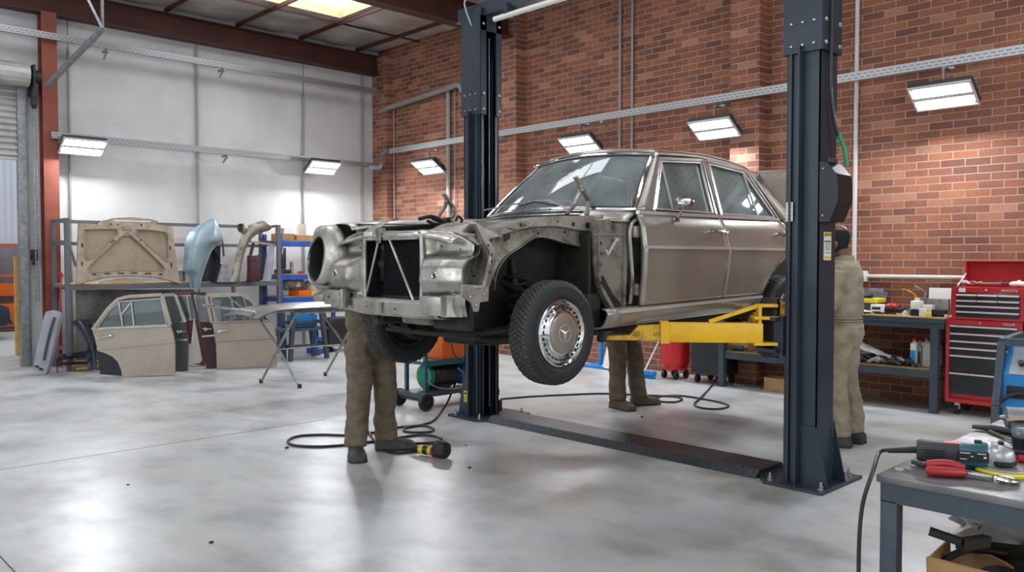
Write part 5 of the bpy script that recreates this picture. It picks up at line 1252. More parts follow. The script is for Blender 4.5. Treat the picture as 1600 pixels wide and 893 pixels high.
# C: back to the camera beside the near lift post
person((6.80, 3.02, 0), radians(6), 'dark haired person in khaki coverall with back turned, working beside the near lift post', [(-.13, -.02, radians(10)), (.10, -.06, radians(-8))], (0, 0, 0), 'coverall', 'boot',
       dict(headfwd=.03, headz=-.015, elbow=[(-.27, .02, -.29), (.27, .04, -.29)], wrist=[(-.2, .25, -.22), (.2, .26, -.2)], collar=True, sleeve=.62), top=1.80)

# ================================================================ LEFT SIDE: rack with panels
def holed(b, outer, holes, vec):
    vec = Vector(vec); t = bmesh.new(); loops = []
    for lp in [outer] + holes:
        v = [t.verts.new(p) for p in lp]; loops.append(v)
        for i in range(len(v)): t.edges.new((v[i], v[(i + 1) % len(v)]))
    bmesh.ops.triangle_fill(t, edges=list(t.edges), use_beauty=True)
    mp = {}; mq = {}
    for v in t.verts: mp[v] = b.b.verts.new(v.co); mq[v] = b.b.verts.new(v.co + vec)
    for f in t.faces: b.face([mp[v] for v in f.verts]); b.face([mq[v] for v in f.verts][::-1])
    for v in loops:
        for i in range(len(v)): a, c = v[i], v[(i + 1) % len(v)]; b.face([mp[a], mp[c], mq[c], mq[a]])
    t.free()
def rack(b):
    for x in (3.49, 6.69):
        for y in (12.48, 13.1): b.box((x, y, 1.06), (.055, .055, 2.12))
        b.bar((x, 12.48, 1.17), (x, 13.1, 1.17), .04); b.bar((x, 12.48, .30), (x, 13.1, .30), .04); b.bar((x, 12.48, 2.1), (x, 13.1, 2.1), .04); b.bar((x, 12.48, 1.8), (x, 13.1, 1.8), .035)
    b.bar((3.49, 12.48, 1.155), (6.69, 12.48, 1.155), .04, .07); b.bar((3.49, 13.1, 1.155), (6.69, 13.1, 1.155), .04, .07)
    b.bar((3.49, 13.1, 2.10), (6.69, 13.1, 2.10), .035, .05); b.bar((3.49, 13.1, 1.78), (6.69, 13.1, 1.78), .035, .05); b.bar((3.49, 13.1, .15), (6.69, 13.1, .15), .03, .06)
    b.bar((3.53, 12.7, 1.95), (3.64, 12.6, 1.45), .03); b.bar((5.9, 12.48, 1.12), (5.9, 12.48, .1), .045)
rk = empty('storage_rack', (5.09, 12.8, 0), 0, 'long grey steel rack along the white wall holding car panels', 'rack')
part('frame', 'shelf', rk, rack, smooth=0)
part('shelf_board', 'ply', rk, lambda b: b.box((5.09, 12.79, 1.20), (3.2, .62, .018)), smooth=0)
part('base_board', 'ply', rk, lambda b: b.box((4.7, 12.6, .03), (2.3, .5, .03)), smooth=0)
HZ = lambda x, y: (80 + x / 6.377, 320 + y / 6.377)
def hp_(x, y, off=0.):
    px, py = HZ(x, y); p = AY(px, py, 12.42); f = 12.42 + .14 * (p.z - 1.2)
    return AY(px, py, f) + Vector((0, -off, 0))
outer = [(275, 183), (475, 190), (520, 152), (560, 150), (600, 132), (800, 120), (1000, 142), (1070, 162), (1040, 190), (1215, 218), (1225, 360), (1255, 600), (1280, 775), (1150, 735), (950, 703), (700, 697), (500, 716), (360, 755), (255, 788), (262, 560), (268, 350)]
ho1 = [(345, 245), (640, 238), (658, 262), (652, 300), (440, 515), (355, 530), (332, 500), (332, 270)]
ho2 = [(872, 243), (1125, 268), (1160, 310), (1168, 540), (1112, 532), (862, 305), (855, 262)]
ho3 = [(712, 306), (798, 306), (1108, 598), (1120, 640), (1060, 658), (720, 650), (425, 672), (388, 640), (388, 598)]
slot_ = [(620, 148), (1010, 160), (1000, 178), (640, 166)]
hood = empty('car_bonnet', hp_(760, 790), 0, 'beige car bonnet standing underside out on the grey rack', 'car bonnet')
part('skin_panel', 'hoodin', hood, lambda b: holed(b, [hp_(*p, -.03) for p in outer], [[hp_(*p, -.03) for p in slot_]], (0, .012, 0)), smooth=20)
part('inner_frame', 'hoodrim', hood, lambda b: holed(b, [hp_(*p) for p in outer], [[hp_(*p) for p in h] for h in (ho1, ho2, ho3, slot_)], (0, .028, 0)), smooth=20)
part('frame_bead', 'hoodin', hood, lambda b: [b.tube(smooth_pts([hp_(*p, .004) for p in h], 3, True), .008, 6, closed=True) for h in (ho1, ho2, ho3)])
part('latch_plate', 'hoodrim', hood, lambda b: b.box(hp_(762, 232, .012), (.12, .02, .06), bev=.008))
each('frame_slot', 'postd', hood, [lambda b, q=q: b.box(hp_(q[0], q[1], .003), (q[2], .008, q[3])) for q in ((560, 684, .085, .014), (697, 679, .085, .014), (828, 677, .085, .014), (965, 683, .085, .014), (428, 692, .05, .02), (1092, 691, .05, .02), (307, 402, .018, .06), (307, 585, .016, .06), (1187, 427, .018, .06), (1196, 600, .016, .08), (762, 232, .03, .03), (593, 192, .02, .025), (665, 195, .02, .02), (898, 200, .022, .03), (602, 372, .02, .02), (625, 353, .02, .02), (886, 352, .02, .02))], smooth=0)
part('edge_lip', 'hoodrim', hood, lambda b: b.tube(smooth_pts([hp_(*p, .01) for p in ((255, 790), (400, 745), (600, 712), (800, 702), (1000, 712), (1150, 740), (1284, 780))], 4), .016, 6))
part('bag', 'cream', None, lambda b: b.sheet(lambda u, v: AY(155 + 75 * u, 444 - 7 * sin(pi * u) * v - 3 * v, 12.62), 14, 4, th=.02)); bpy.data.objects['bag'].name = 'spare_panel'
tag(bpy.data.objects['spare_panel'], 'cream trim panel lying on the rack behind the beige bonnet', 'car panel')
# blue front wing
FZ = lambda x, y, yp=12.36: AY(270 + x / 7.444, 330 + y / 7.444, yp)
rows = [(90, 470, 478), (120, 410, 500), (160, 335, 525), (200, 280, 545), (240, 235, 560), (300, 200, 577), (345, 180, 572), (380, 172, 505), (440, 168, 440), (500, 165, 412), (560, 160, 388), (620, 155, 368), (690, 152, 345), (715, 185, 338), (770, 212, 322), (820, 222, 312), (893, 236, 292)]
def bluew(b):
    def f(u, v):
        i = v * (len(rows) - 1); k = min(int(i), len(rows) - 2); t = i - k
        y = rows[k][0] * (1 - t) + rows[k + 1][0] * t; xl = rows[k][1] * (1 - t) + rows[k + 1][1] * t; xr = rows[k][2] * (1 - t) + rows[k + 1][2] * t
        w = (xr - xl) / 420; p = FZ(xl + (xr - xl) * u, y); return p + Vector((0, -.16 * w * sin(u * pi) + .10 * (1 - u) ** 3 + (.018 if .18 < u < .22 else 0) - .03 * math.exp(-((u - .28) ** 2 * 60 + (v - .62) ** 2 * 60)), 0))
    b.sheet(f, 26, 40, th=.006)
bw = empty('blue_car_wing', FZ(290, 840), 0, 'pale blue car wing standing on end in the middle of the grey rack', 'car wing')
part('wing_skin', 'bluegrey', bw, bluew, smooth=60)
part('wing_liner', 'postd', bw, lambda b: b.sheet(lambda u, v: FZ(interp([(0, 400), (.3, 385), (.6, 330), (1, 320)], v) + (interp([(0, 575), (.5, 572), (.8, 540), (1, 515)], v) - interp([(0, 400), (.3, 385), (.6, 330), (1, 320)], v)) * u, 400 + 425 * v) + Vector((0, .06 + .12 * sin(u * pi), 0)), 12, 10, th=.006), smooth=60)
part('arch_flange', 'bluegrey', bw, lambda b: b.path([FZ(x, y) + Vector((0, .01, 0)) for x, y in ((572, 350), (500, 385), (445, 450), (412, 520), (380, 610), (350, 700), (322, 800), (300, 890))], .035, .02, (0, 1, 0)), smooth=30)
part('rear_flange', 'charc', bw, lambda b: b.path([FZ(x, y) + Vector((0, .02, 0)) for x, y in ((482, 95), (520, 180), (570, 280), (590, 400), (600, 525))], .02, .03, (0, 1, 0)), smooth=30)
# brown-grey wing
o_ = [(670, 822), (700, 650), (740, 480), (790, 300), (840, 205), (900, 158), (980, 128), (1060, 112), (1112, 150)]
i_ = [(785, 822), (800, 690), (835, 520), (880, 395), (935, 312), (1005, 258), (1060, 238), (1120, 222), (1150, 208)]
gw = empty('brown_car_wing', FZ(730, 820), 0, 'brown-grey car wing standing on end at the right of the grey rack', 'car wing')
def gwf(b):
    A_ = smooth_pts([FZ(x, y) for x, y in o_], 4); B_ = smooth_pts([FZ(x, y) for x, y in i_], 4); n = len(A_)
    def f(u, v):
        i = u * (n - 1); k = min(int(i), n - 2); t = i - k; a = A_[k].lerp(A_[k + 1], t); c = B_[k].lerp(B_[k + 1], t); return a.lerp(c, v) + Vector((0, -.08 * sin(v * pi) + .05 * v, 0))
    b.sheet(f, 36, 10, th=.008)
part('wing_skin', 'raw2', gw, gwf, smooth=60)
part('lamp_cup', 'raw2', gw, lambda b: b.lathe([(.075, -.03), (.08, 0), (.06, .07), (.02, .09)], FZ(800, 195) + Vector((0, -.02, 0)), (.9, .3, .1), 20))
part('dark_flange', 'grime', gw, lambda b: b.path([FZ(x, y) + Vector((0, -.03, 0)) for x, y in ((720, 815), (750, 650), (790, 480), (830, 360), (870, 290), (930, 240))], .03, .04, (0, 1, 0)), smooth=30)
def simple(name, m, fn, label, cat, group=None, smooth=30): return tag(part(name, m, None, fn, smooth=smooth), label, cat, group)
simple('grey_tin', 'galv', lambda b: b.prism([FZ(570, 612), FZ(655, 612), FZ(655, 822), FZ(515, 822)], (0, .15, 0)), 'grey sheet metal box leaning behind the pale blue wing', 'box', smooth=0)
simple('vent_panel', 'maroond', lambda b: (b.box(FZ(940, 665), (.17, .12, .42), bev=.01), [b.box(FZ(940, 570 + 48 * k) - Vector((0, .065, 0)), (.10, .01, .012)) for k in range(6)]), 'dusty maroon slotted panel standing beside the brown wing on the rack', 'car panel')
simple('glass_sheet', 'doorglass', lambda b: b.prism([FZ(985, 500, 12.6), FZ(1085, 520, 12.6), FZ(1035, 815, 12.6), FZ(985, 815, 12.6)], (0, .006, 0)), 'pale glass pane standing at the right end of the grey rack', 'glass pane', smooth=0)
simple('quarter_panel', 'lidgrey', lambda b: b.sheet(lambda u, v: FZ((1115 - 70 * v) + (70 + 25 * v) * u, 400 + 410 * v, 12.5) + Vector((0, -.05 * sin(u * pi), 0)), 8, 8, th=.006), 'pale grey curved panel beside the glass pane on the rack end', 'car panel')
simple('chrome_rail', 'dchrome', lambda b: b.path([FZ(905, 350), FZ(940, 352), FZ(1060, 372), FZ(1190, 395)], .04, .03), 'chrome trim rail lying across the right end of the grey rack', 'trim rail')
simple('dark_strut', 'maroond', lambda b: b.path([FZ(940, 360, 12.45), FZ(890, 560, 12.45), FZ(875, 820, 12.45)], .04, .04, (0, 1, 0)), 'dark maroon strut leaning behind the brown wing', 'strut')
simple('tin_can', 'galv', lambda b: b.cyl(FZ(100, 820, 12.7), FZ(100, 690, 12.7), .06), 'small grey can between the beige bonnet and the pale blue wing', 'can')
# car doors in front of the rack, each on its own leaning plane
def onp(px, py, p0, ang):
    n = Vector((-sin(ang), cos(ang), 0)); d = ray(px, py); o = Vector((0, 0, EYE)); t = (Vector((*p0, 0)) - o).dot(n) / d.dot(n); return o + d * t
def cardoor(name, label, m, p0, ang, body, frame, glass, bars, trim=None, handle=None, liner=None, belt=None, th=.07):
    ang = radians(ang); P = lambda x, y: onp(x, y, p0, ang); n = Vector((-sin(ang), cos(ang), 0)); vs = [P(*q) for q in body]
    lo = min(vs, key=lambda v: v.z); dz = -min(0, 0) 
    r = empty(name, (sum(v.x for v in vs) / len(vs), sum(v.y for v in vs) / len(vs), 0), 0, label, 'car door')
    part('door_skin', m, r, lambda b: b.prism([Vector((v.x, v.y, max(.0, v.z))) for v in vs], n * th), smooth=0)
    part('window_frame', m if m != 'charc' else 'dchrome', r, lambda b: b.path([P(*q) + n * .03 for q in frame], .04, .05, n), smooth=0)
    if glass: part('window_glass', 'doorglass', r, lambda b: b.prism([P(*q) + n * .035 for q in glass], n * .005), smooth=0)
    if glass: part('window_trim', 'dchrome', r, lambda b: ([b.path([P(*q) + n * .012 for q in bar], .02, .02, n) for bar in bars], b.path([P(*q) + n * .012 for q in glass + glass[:1]], .012, .014, n)), smooth=0)
    if belt: part('belt_trim', 'dchrome', r, lambda b: b.bar(P(*belt[0]) - n * .006, P(*belt[1]) - n * .006, .02, .03, n), smooth=0)
    if trim: part('side_moulding', 'dchrome' if m != 'doorb' else 'doorb', r, lambda b: b.prism([P(trim[0][0], trim[0][1] - 1.2), P(trim[1][0], trim[1][1] - 1.2), P(trim[1][0], trim[1][1] + 1.6), P(trim[0][0], trim[0][1] + 1.6)], -n * .02), smooth=0)
    if handle: part('door_handle', 'chrome', r, lambda b: (b.tube(smooth_pts([P(handle[0][0], handle[0][1]) - n * .01, P(handle[0][0] + 4, handle[0][1]) - n * .04, P(handle[1][0] - 4, handle[1][1]) - n * .04, P(*handle[1]) - n * .01], 4), .012, 8), b.lathe([(.028, 0), (.024, .02), (0, .03)], P(handle[0][0] + 3, handle[0][1] + 1), -n, 16)))
    if liner: part('arch_liner', 'postd', r, lambda b: b.prism([Vector((v.x, v.y, max(0, v.z))) for v in (P(*q) + n * .04 for q in liner)], n * .03), smooth=0)
    return r
cardoor('maroon_car_door', 'tall maroon car door at the back of the stack between the two beige doors', 'maroon', (4.9, 11.75), -25, [(284, 500), (309, 500), (322, 540), (321, 575), (290, 566)], [(284, 500), (272, 459), (301, 457), (311, 500)], [(284, 500), (276, 462), (300, 461), (310, 500)], [[(292, 461), (298, 500)]], None, None)
cardoor('dusty_maroon_car_door', 'dusty maroon car door edge-on just left of the right beige door', 'maroond', (5.05, 11.32), -25, [(311, 502), (332, 502), (337, 540), (339, 577), (322, 575), (318, 530)], [(311, 502), (300, 458), (323, 459), (332, 502)], [(312, 502), (303, 460), (322, 460), (331, 502)], [], [(315, 525), (337, 523)], [(318, 513), (330, 513)])
cardoor('charcoal_car_door', 'charcoal grey car door directly behind the left beige door', 'charc', (4.62, 11.35), -30, [(262, 503), (289, 503), (294, 534), (293, 579), (270, 580), (268, 530)], [(262, 503), (254, 461), (273, 460), (289, 503)], [(263, 503), (256, 462), (272, 461), (288, 503)], [], [(268, 531), (293, 530)], [(276, 517), (290, 517)])
simple('cream_panel', 'cream', lambda b: b.prism([onp(x, y, (4.85, 11.5), radians(-25)) for x, y in ((294, 536), (300, 538), (304, 497), (316, 562), (312, 567), (293, 569))], (0, .03, 0)), 'cream triangular trim panel leaning in front of the tall maroon door', 'car panel', smooth=0)
cardoor('beige_rear_door', 'beige rear car door with wheel arch cut-out, leftmost of the stacked doors', 'doorb', (3.98, 11.23), -33,
        [(144, 515), (265, 508), (270, 522), (273, 540), (273, 584.5), (191, 590), (189, 577), (184, 565), (176, 557), (166, 552), (153, 548), (149, 532)], [(144, 515), (168, 482), (184, 467), (200, 463), (252, 460), (265, 508)],
        [(152, 512), (172, 483), (187, 471), (251, 466), (260, 507)], [[(185, 471), (192, 512)], [(205, 472), (209, 508)], [(208, 468), (189, 492)]], [(152, 544), (273, 533)], [(151, 527), (176, 524)], [(149, 545), (170, 548), (190, 562), (192, 588), (155, 585)], [(145, 514), (266, 508)])
cardoor('beige_front_door', 'beige car door with quarter window, rightmost of the stacked doors', 'doorb', (5.35, 11.05), -20,
        [(331, 504), (423, 500), (430, 514), (433, 540), (433, 571), (339, 577), (338, 540), (336, 520)], [(331, 504), (322, 461), (376, 459), (388, 465), (405, 480), (423, 500)],
        [(339, 502), (329, 464), (377, 462), (391, 471), (414, 500)], [[(380, 463), (392, 501)], [(361, 465), (368, 498)], [(358, 464), (380, 482)]], [(338, 531), (431, 526)], [(337, 517), (358, 515)], None, [(331, 503), (423, 500)])
# panels behind and below the rack shelf
simple('large_grey_panel', 'mottle', lambda b: b.sheet(lambda u, v: AY(118 + 185 * u, 452 + 110 * v, 13.05 + .1 * v) , 4, 4, th=.01), 'large mottled grey sheet leaning under the rack shelf against the white wall', 'car panel')
simple('dark_sill_panel', 'charc', lambda b: b.prism([AY(x, y, 12.7) for x, y in ((115, 500), (155, 498), (270, 496), (270, 503), (155, 506), (115, 508))], (0, .1, 0)), 'long dark strip under the rack shelf behind the left beige door', 'car panel', smooth=0)
simple('navy_curved_panel', 'navy', lambda b: b.sheet(lambda u, v: AY(112 + 26 * v + 12 * u + 8 * sin(v * pi), 500 + 76 * v, 12.2) + Vector((0, -.12 * sin(u * pi), 0)), 8, 12, th=.01), 'glossy navy curved body panel to the left of the left beige door', 'car panel')
simple('navy_arch_panel', 'navy', lambda b: b.sheet(lambda u, v: AY(128 + 18 * sin(v * 2.2) + 22 * u, 505 + 55 * v, 12.35) + Vector((0, -.1 * sin(u * pi), 0)), 8, 12, th=.01), 'second navy panel tucked behind the left beige door', 'car panel')
simple('black_bench_frame', 'black', lambda b: (b.path([AY(92, 560, 12.3), AY(92, 572, 12.3)], .05, .05), b.bar(AY(92, 560, 12.3), AY(150, 553, 12.6), .05, .04), b.bar(AY(92, 568, 12.3), AY(150, 566, 12.6), .05, .04), b.bar(AY(96, 556, 12.7), AY(150, 548, 12.9), .05, .04)), 'low black frame on the floor under the rack end', 'frame', smooth=0)
ZB = lambda x, y: AY(50 + x / 5.58, 440 + y / 5.58, 12.28)
bl = empty('grey_boot_lid', ZB(90, 800), 0, 'pale grey boot lid standing on edge against the red column', 'boot lid')
def blf(b):
    F_ = smooth_pts([ZB(x, y) for x, y in ((15, 752), (40, 590), (85, 380), (115, 275), (145, 254), (200, 262), (232, 300), (215, 420), (175, 600), (140, 740), (112, 808), (60, 782))], 3, True)
    F_ = [Vector((p.x, p.y, max(0.0, p.z))) for p in F_]; b.prism(F_, Vector((.075, .11, 0)))
part('lid_shell', 'lidgrey', bl, blf, smooth=50)
part('lid_slot', 'charc', bl, lambda b: b.path([ZB(x, y) - Vector((0, .006, 0)) for x, y in ((198, 308), (160, 430), (125, 580), (105, 684))], .035, .014, (0, 1, 0)), smooth=20)
each('lid_notch', 'postd', bl, [lambda b, q=q: b.box(ZB(*q) - Vector((0, .004, 0)), (.05, .012, .025), Matrix.Rotation(.4, 3, 'Y')) for q in ((42, 738), (78, 760))], smooth=0)
simple('red_jack_handle', 'red', lambda b: (b.bar(AY(96, 430, 12.44), (AY(89, 570, 12.40).x, 12.40, 0), .014, .014), b.bar(AY(94, 425, 12.44), AY(98, 432, 12.44), .03, .03)), 'thin red bar leaning on the left end of the grey rack', 'bar', smooth=0)

# blue rack
BZ = lambda x, y, yp=12.55: AY(400 + x / 5.581, 340 + y / 5.581, yp)
z3 = [BZ(350, 225).z, BZ(350, 517).z, BZ(300, 715).z]
xl, xr = BZ(212, 400).x, BZ(212, 400).x + 1.35
br_ = empty('blue_rack', ((xl + xr) / 2, 12.8, 0), 0, 'bright blue steel rack standing right of the grey rack', 'rack')
part('frame', 'blue', br_, lambda b: ([b.box((x, y, z3[0] / 2 + .08), (.06, .06, z3[0] + .16)) for x in (xl, xr) for y in (12.55, 13.1)], [b.bar((xl, y, z), (xr, y, z), .04, .085) for z in z3 for y in (12.55, 13.1)], [b.bar((x, 12.55, z), (x, 13.1, z), .035, .05) for z in z3 for x in (xl, xr)]), smooth=0)
part('shelf_boards', 'ply', br_, lambda b: [b.box(((xl + xr) / 2, 12.83, z + .045), (xr - xl, .56, .02)) for z in z3], smooth=0)
BG = 'things stored on the blue rack'
def box_open(b, c, sx, sy, sz, rot=0, flaps=True, t=.006):
    c = Vector(c); R = Matrix.Rotation(rot, 3, 'Z')
    def q(x, y, z): return c + R @ Vector((x, y, z))
    b.box(q(0, 0, t / 2), (sx, sy, t), rot)
    for s in (-1, 1):
        b.box(q(s * (sx - t) / 2, 0, sz / 2), (t, sy, sz), rot); b.box(q(0, s * (sy - t) / 2, sz / 2), (sx, t, sz), rot)
        if flaps:
            b.bar(q(s * sx / 2, 0, sz), q(s * (sx / 2 + .35 * sy), 0, sz + .02), sy, t); b.bar(q(0, s * sy / 2, sz), q(0, s * (sy / 2 + .3 * sy), sz - .03), sx, t)
simple('cardboard_box', 'card', lambda b: box_open(b, (BZ(280, 205).x, 12.72, z3[0] + .055), .30, .26, .11, 0, False), 'open cardboard box on top of the blue rack, left of the curved cardboard', 'box', BG, 0)
simple('cardboard_box', 'card', lambda b: box_open(b, (BZ(430, 205).x, 12.72, z3[0] + .055), .34, .28, .09, .1, False), 'low cardboard box on top of the blue rack, the right one', 'box', BG, 0)
simple('curved_card', 'cream', lambda b: b.sheet(lambda u, v: BZ(330 + 110 * u, 150 - 110 * v * (1 - .25 * abs(u - .7)), 12.75) + Vector((0, .1 * sin(u * 3), -.02)), 14, 6, th=.006), 'curved cream card sheet standing in the boxes on the blue rack', 'card')
simple('card_flap', 'card', lambda b: b.prism([BZ(x, y, 12.85) for x, y in ((170, 180), (175, 85), (245, 92), (240, 180))], (0, .02, 0)), 'folded cardboard flap leaning at the left end of the blue rack top', 'card', smooth=0)
simple('navy_bag', 'navy', lambda b: b.box((BZ(222, 355).x, 12.50, BZ(222, 355).z), (.10, .05, .36), bev=.02), 'dark navy strap bag hanging on the front post of the blue rack', 'bag')
simple('gearbox_housing', 'raw2', lambda b: (b.lathe([(.04, .16), (.13, .12), (.15, .0), (.10, -.06), (.07, -.16), (.09, -.2)], BZ(345, 600, 12.8), (0, 0, 1), 20), b.lathe([(.10, -.03), (.11, 0), (.07, .04), (0, .04)], BZ(320, 560, 12.7), (.2, -1, .2), 20), b.ball(BZ(262, 580, 12.75), .10, 2, (.8, .7, 1.1))), 'grey cast gearbox housing on the lowest shelf of the blue rack', 'gearbox')
simple('orange_crate', 'orange', lambda b: (box_open(b, (BZ(425, 700).x, 12.7, z3[2] + .056), .26, .3, .10, .1, False)), 'orange crate on the lowest shelf of the blue rack', 'crate', smooth=0)
simple('yellow_tray', 'stickg', lambda b: box_open(b, (BZ(510, 700).x, 12.68, z3[2] + .056), .16, .22, .07, -.2, False), 'small yellow tray beside the orange crate', 'tray', smooth=0)
simple('air_tank', 'wplast', lambda b: b.tube([BZ(430, 610, 12.85), BZ(445, 610, 12.85), BZ(600, 610, 12.85), BZ(620, 610, 12.85)], [.06, .13, .13, .06], 16), 'white cylindrical tank on the lower shelf of the blue rack', 'tank')
simple('black_toolbox', 'black', lambda b: (b.box((BZ(270, 480).x, 12.7, z3[1] + .095), (.22, .18, .07), bev=.01), b.tube([(BZ(245, 480).x, 12.7, z3[1] + .14), (BZ(250, 480).x, 12.7, z3[1] + .17), (BZ(290, 480).x, 12.7, z3[1] + .17), (BZ(295, 480).x, 12.7, z3[1] + .14)], .008)), 'small black toolbox on the middle shelf of the blue rack', 'toolbox')
simple('red_drill', 'red', lambda b: (b.cyl(BZ(375, 485, 12.65), BZ(412, 480, 12.65), .035), b.bar(BZ(398, 482, 12.65), (BZ(400, 482).x, 12.65, z3[1] + .06), .04, .05)), 'small red drill on the middle shelf of the blue rack', 'drill')
simple('steel_tube', 'galv', lambda b: b.cyl((BZ(362, 460).x, 12.75, z3[1] + .056), (BZ(362, 460).x, 12.75, z3[1] + .26), .03), 'upright steel tube on the middle shelf of the blue rack', 'tube')
simple('pale_wing_tip', 'lidgrey', lambda b: b.sheet(lambda u, v: BZ(430 + 130 * u, 490 - (45 + 20 * v) * u + 10 * v, 12.7) + Vector((0, .15 * v, 0)), 6, 4, th=.006), 'pale grey panel corner lying on the middle shelf of the blue rack', 'car panel')
simple('blue_crate', 'cyan', lambda b: box_open(b, (AY(472, 508, 11.6).x, 11.6, .50), .36, .3, .18, 0, False), 'bright blue crate on the grey work stand behind the trestle', 'crate', smooth=0)
TS = lambda x, y, yp=11.4: AY(390 + x / 5.58, 460 + y / 5.58, yp)
def stand(b):
    for (x0, y0), (x1, y1), yp in (((355, 560), (385, 190), 11.3), ((300, 560), (285, 240), 11.6), ((675, 540), (620, 190), 11.3), ((560, 510), (540, 200), 11.7)):
        p = TS(x0, y0, yp); q = TS(x1, y1, yp); b.bar((p.x, p.y, 0), (q.x, q.y, .82), .06, .06)
    b.bar(TS(300, 455), TS(660, 440), .05, .05); b.bar(TS(300, 240), TS(640, 230), .06, .05); b.box((TS(450, 320).x, 11.55, .47), (.85, .5, .04))
simple('work_stand', 'bench', stand, 'grey steel work stand with splayed legs behind the trestle', 'stand', smooth=0)
simple('blue_stand', 'blue', lambda b: (b.bar(TS(570, 510, 11.9), TS(535, 180, 11.9), .10, .08), b.bar(TS(575, 375, 11.9), TS(640, 390, 11.9), .06, .08), b.box(TS(570, 490, 11.9), (.14, .3, .08)), b.bar(TS(300, 440, 12.0), TS(265, 150, 12.0), .09, .06)), 'blue steel leg frame standing behind the grey work stand', 'stand', smooth=0)
simple('cloth_sheet', 'paper', lambda b: b.sheet(lambda u, v: TS(580 + 40 * u + 25 * v, 190 + 180 * v, 11.8) + Vector((0, .02 * sin(u * 9), 0)), 8, 6, th=.004), 'white sheet hanging from the grey work stand', 'sheet')
simple('dark_trolley', 'black', lambda b: (b.box((TS(690, 400, 12.1).x + .15, 12.1, .34), (.55, .4, .45), bev=.02), b.box((TS(690, 400, 12.1).x + .15, 11.88, .45), (.5, .02, .08)), [b.lathe([(.05, -.02), (.05, .02), (0, .02)], (TS(690, 400, 12.1).x + .15 + s * .22, 11.95, .05), (0, 1, 0), 14) for s in (-1, 1)]), 'low black trolley behind the legs of the person at the car front', 'trolley')
# trestle and the silver panel on it
tr = empty('folding_trestle', (5.3, 9.3, 0), 0, 'folding tube trestle left of the car, holding a silver body panel', 'trestle')
def xleg(b, dx):
    a0 = Vector((4.881 + dx, 9.581, .015)); a1 = Vector((5.03 + dx, 8.96, .90)); c0 = Vector((5.018 + dx, 8.876, .015)); c1 = Vector((4.87 + dx, 9.56, .84))
    return a0, a1, c0, c1
for dx in (0, .92):
    a0, a1, c0, c1 = xleg(None, dx)
    l1 = part('leg', 'galv', tr, lambda b: b.tube([a0, a1, a1 + Vector((.10, 0, .03))], .016, 10)); l2 = part('leg', 'galv', tr, lambda b: b.tube(smooth_pts([c0, c0.lerp(c1, .6), c1 + Vector((0, 0, -.05)), c1 + Vector((.04, .0, .05))], 4), .016, 10))
    for l, p in ((l1, a0), (l2, c0)): part('rubber_foot', 'black', l, lambda b: b.cyl(p - Vector((0, 0, .015)), p + Vector((0, 0, .035)), .024, seg=12))
part('top_rail', 'galv', tr, lambda b: b.tube([(5.0, 8.96, .905), (6.1, 8.96, .905)], .018, 10)); part('top_rail', 'galv', tr, lambda b: b.tube([(4.85, 9.56, .89), (6.0, 9.56, .89)], .018, 10))
part('hinge_pin', 'galv', tr, lambda b: b.tube([(4.93, 9.27, .44), (5.9, 9.27, .44)], .008, 8))
def spanel(b):
    def f(u, v):
        x = 4.45 + 1.9 * u; y = 8.82 + .86 * v
        return (x, y, .925 + .05 * sin(u * pi) ** .6 + .035 * sin(v * pi) - .12 * max(0, .12 - u) / .12 * .5)
    b.sheet(f, 30, 12, th=.012)
pn = simple('silver_body_panel', 'dchrome', spanel, 'curved silver body panel laid over the folding trestle', 'car panel', smooth=60)
simple('window_surround', 'dchrome', lambda b: b.tube(smooth_pts([(4.52, 9.0, .93), (4.25, 9.25, .985), (4.15, 9.6, 1.0), (4.4, 9.75, .97)], 6), .018, 8), 'bent chrome surround sticking out left of the silver panel on the trestle', 'trim strip')

# ================================================================ compressor cart, tools and cables
ct = empty('compressor_cart', (5.6, 6.85, 0), 0, 'wheeled cart with green-ended motor and orange unit behind the far lift post', 'cart')
part('platform', 'bench', ct, lambda b: (b.box((5.68, 6.84, .15), (1.06, .34, .045)), b.box((5.15, 6.84, .15), (.03, .40, .05)), b.cyl((5.18, 6.62, .10), (5.18, 7.08, .10), .014)), smooth=20)
for x, y in ((5.18, 6.62), (5.18, 7.08), (6.1, 6.62), (6.1, 7.08)):
    w = part('wheel', 'rubber', ct, lambda b: b.lathe([(.06, -.02), (.085, -.024), (.093, -.014), (.093, .014), (.085, .024), (.06, .02)], (x, y, .094), (0, 1, 0), 28))
    part('wheel_hub', 'black', w, lambda b: (b.lathe([(.062, -.012), (.05, -.016), (.012, -.018), (0, -.026)], (x, y, .094), (0, 1, 0), 24), b.lathe([(.062, .012), (0, .014)], (x, y, .094), (0, 1, 0), 24), [b.bar((x, y - .019, .094), (x + .055 * cos(k), y - .014, .094 + .055 * sin(k)), .008, .006) for k in [j * pi / 4 for j in range(8)]]))
part('upright', 'teal', ct, lambda b: (b.bar((5.22, 6.68, .17), (5.22, 6.68, .78), .035, .035), b.bar((5.22, 7.0, .17), (5.22, 7.0, .78), .035, .035), b.bar((6.15, 7.0, .17), (6.15, 7.0, .78), .035, .035), b.bar((5.22, 6.68, .46), (6.15, 6.68, .46), .03, .03), b.bar((5.22, 7.0, .46), (6.15, 7.0, .46), .03, .03)), smooth=0)
part('motor', 'black', ct, lambda b: (b.tube([(5.34, 6.84, .32), (5.70, 6.84, .32)], .125, 24), [b.lathe([(.126, 0), (.132, .006), (.126, .012)], (5.40 + .04 * k, 6.84, .32), (1, 0, 0), 24) for k in range(7)], b.box((5.5, 6.84, .20), (.2, .2, .06))))
part('motor_cover', 'green', ct, lambda b: b.lathe([(0, -.03), (.07, -.028), (.125, -.01), (.13, .0), (.13, .04), (.12, .04)], (5.33, 6.84, .32), (1, 0, 0), 28))
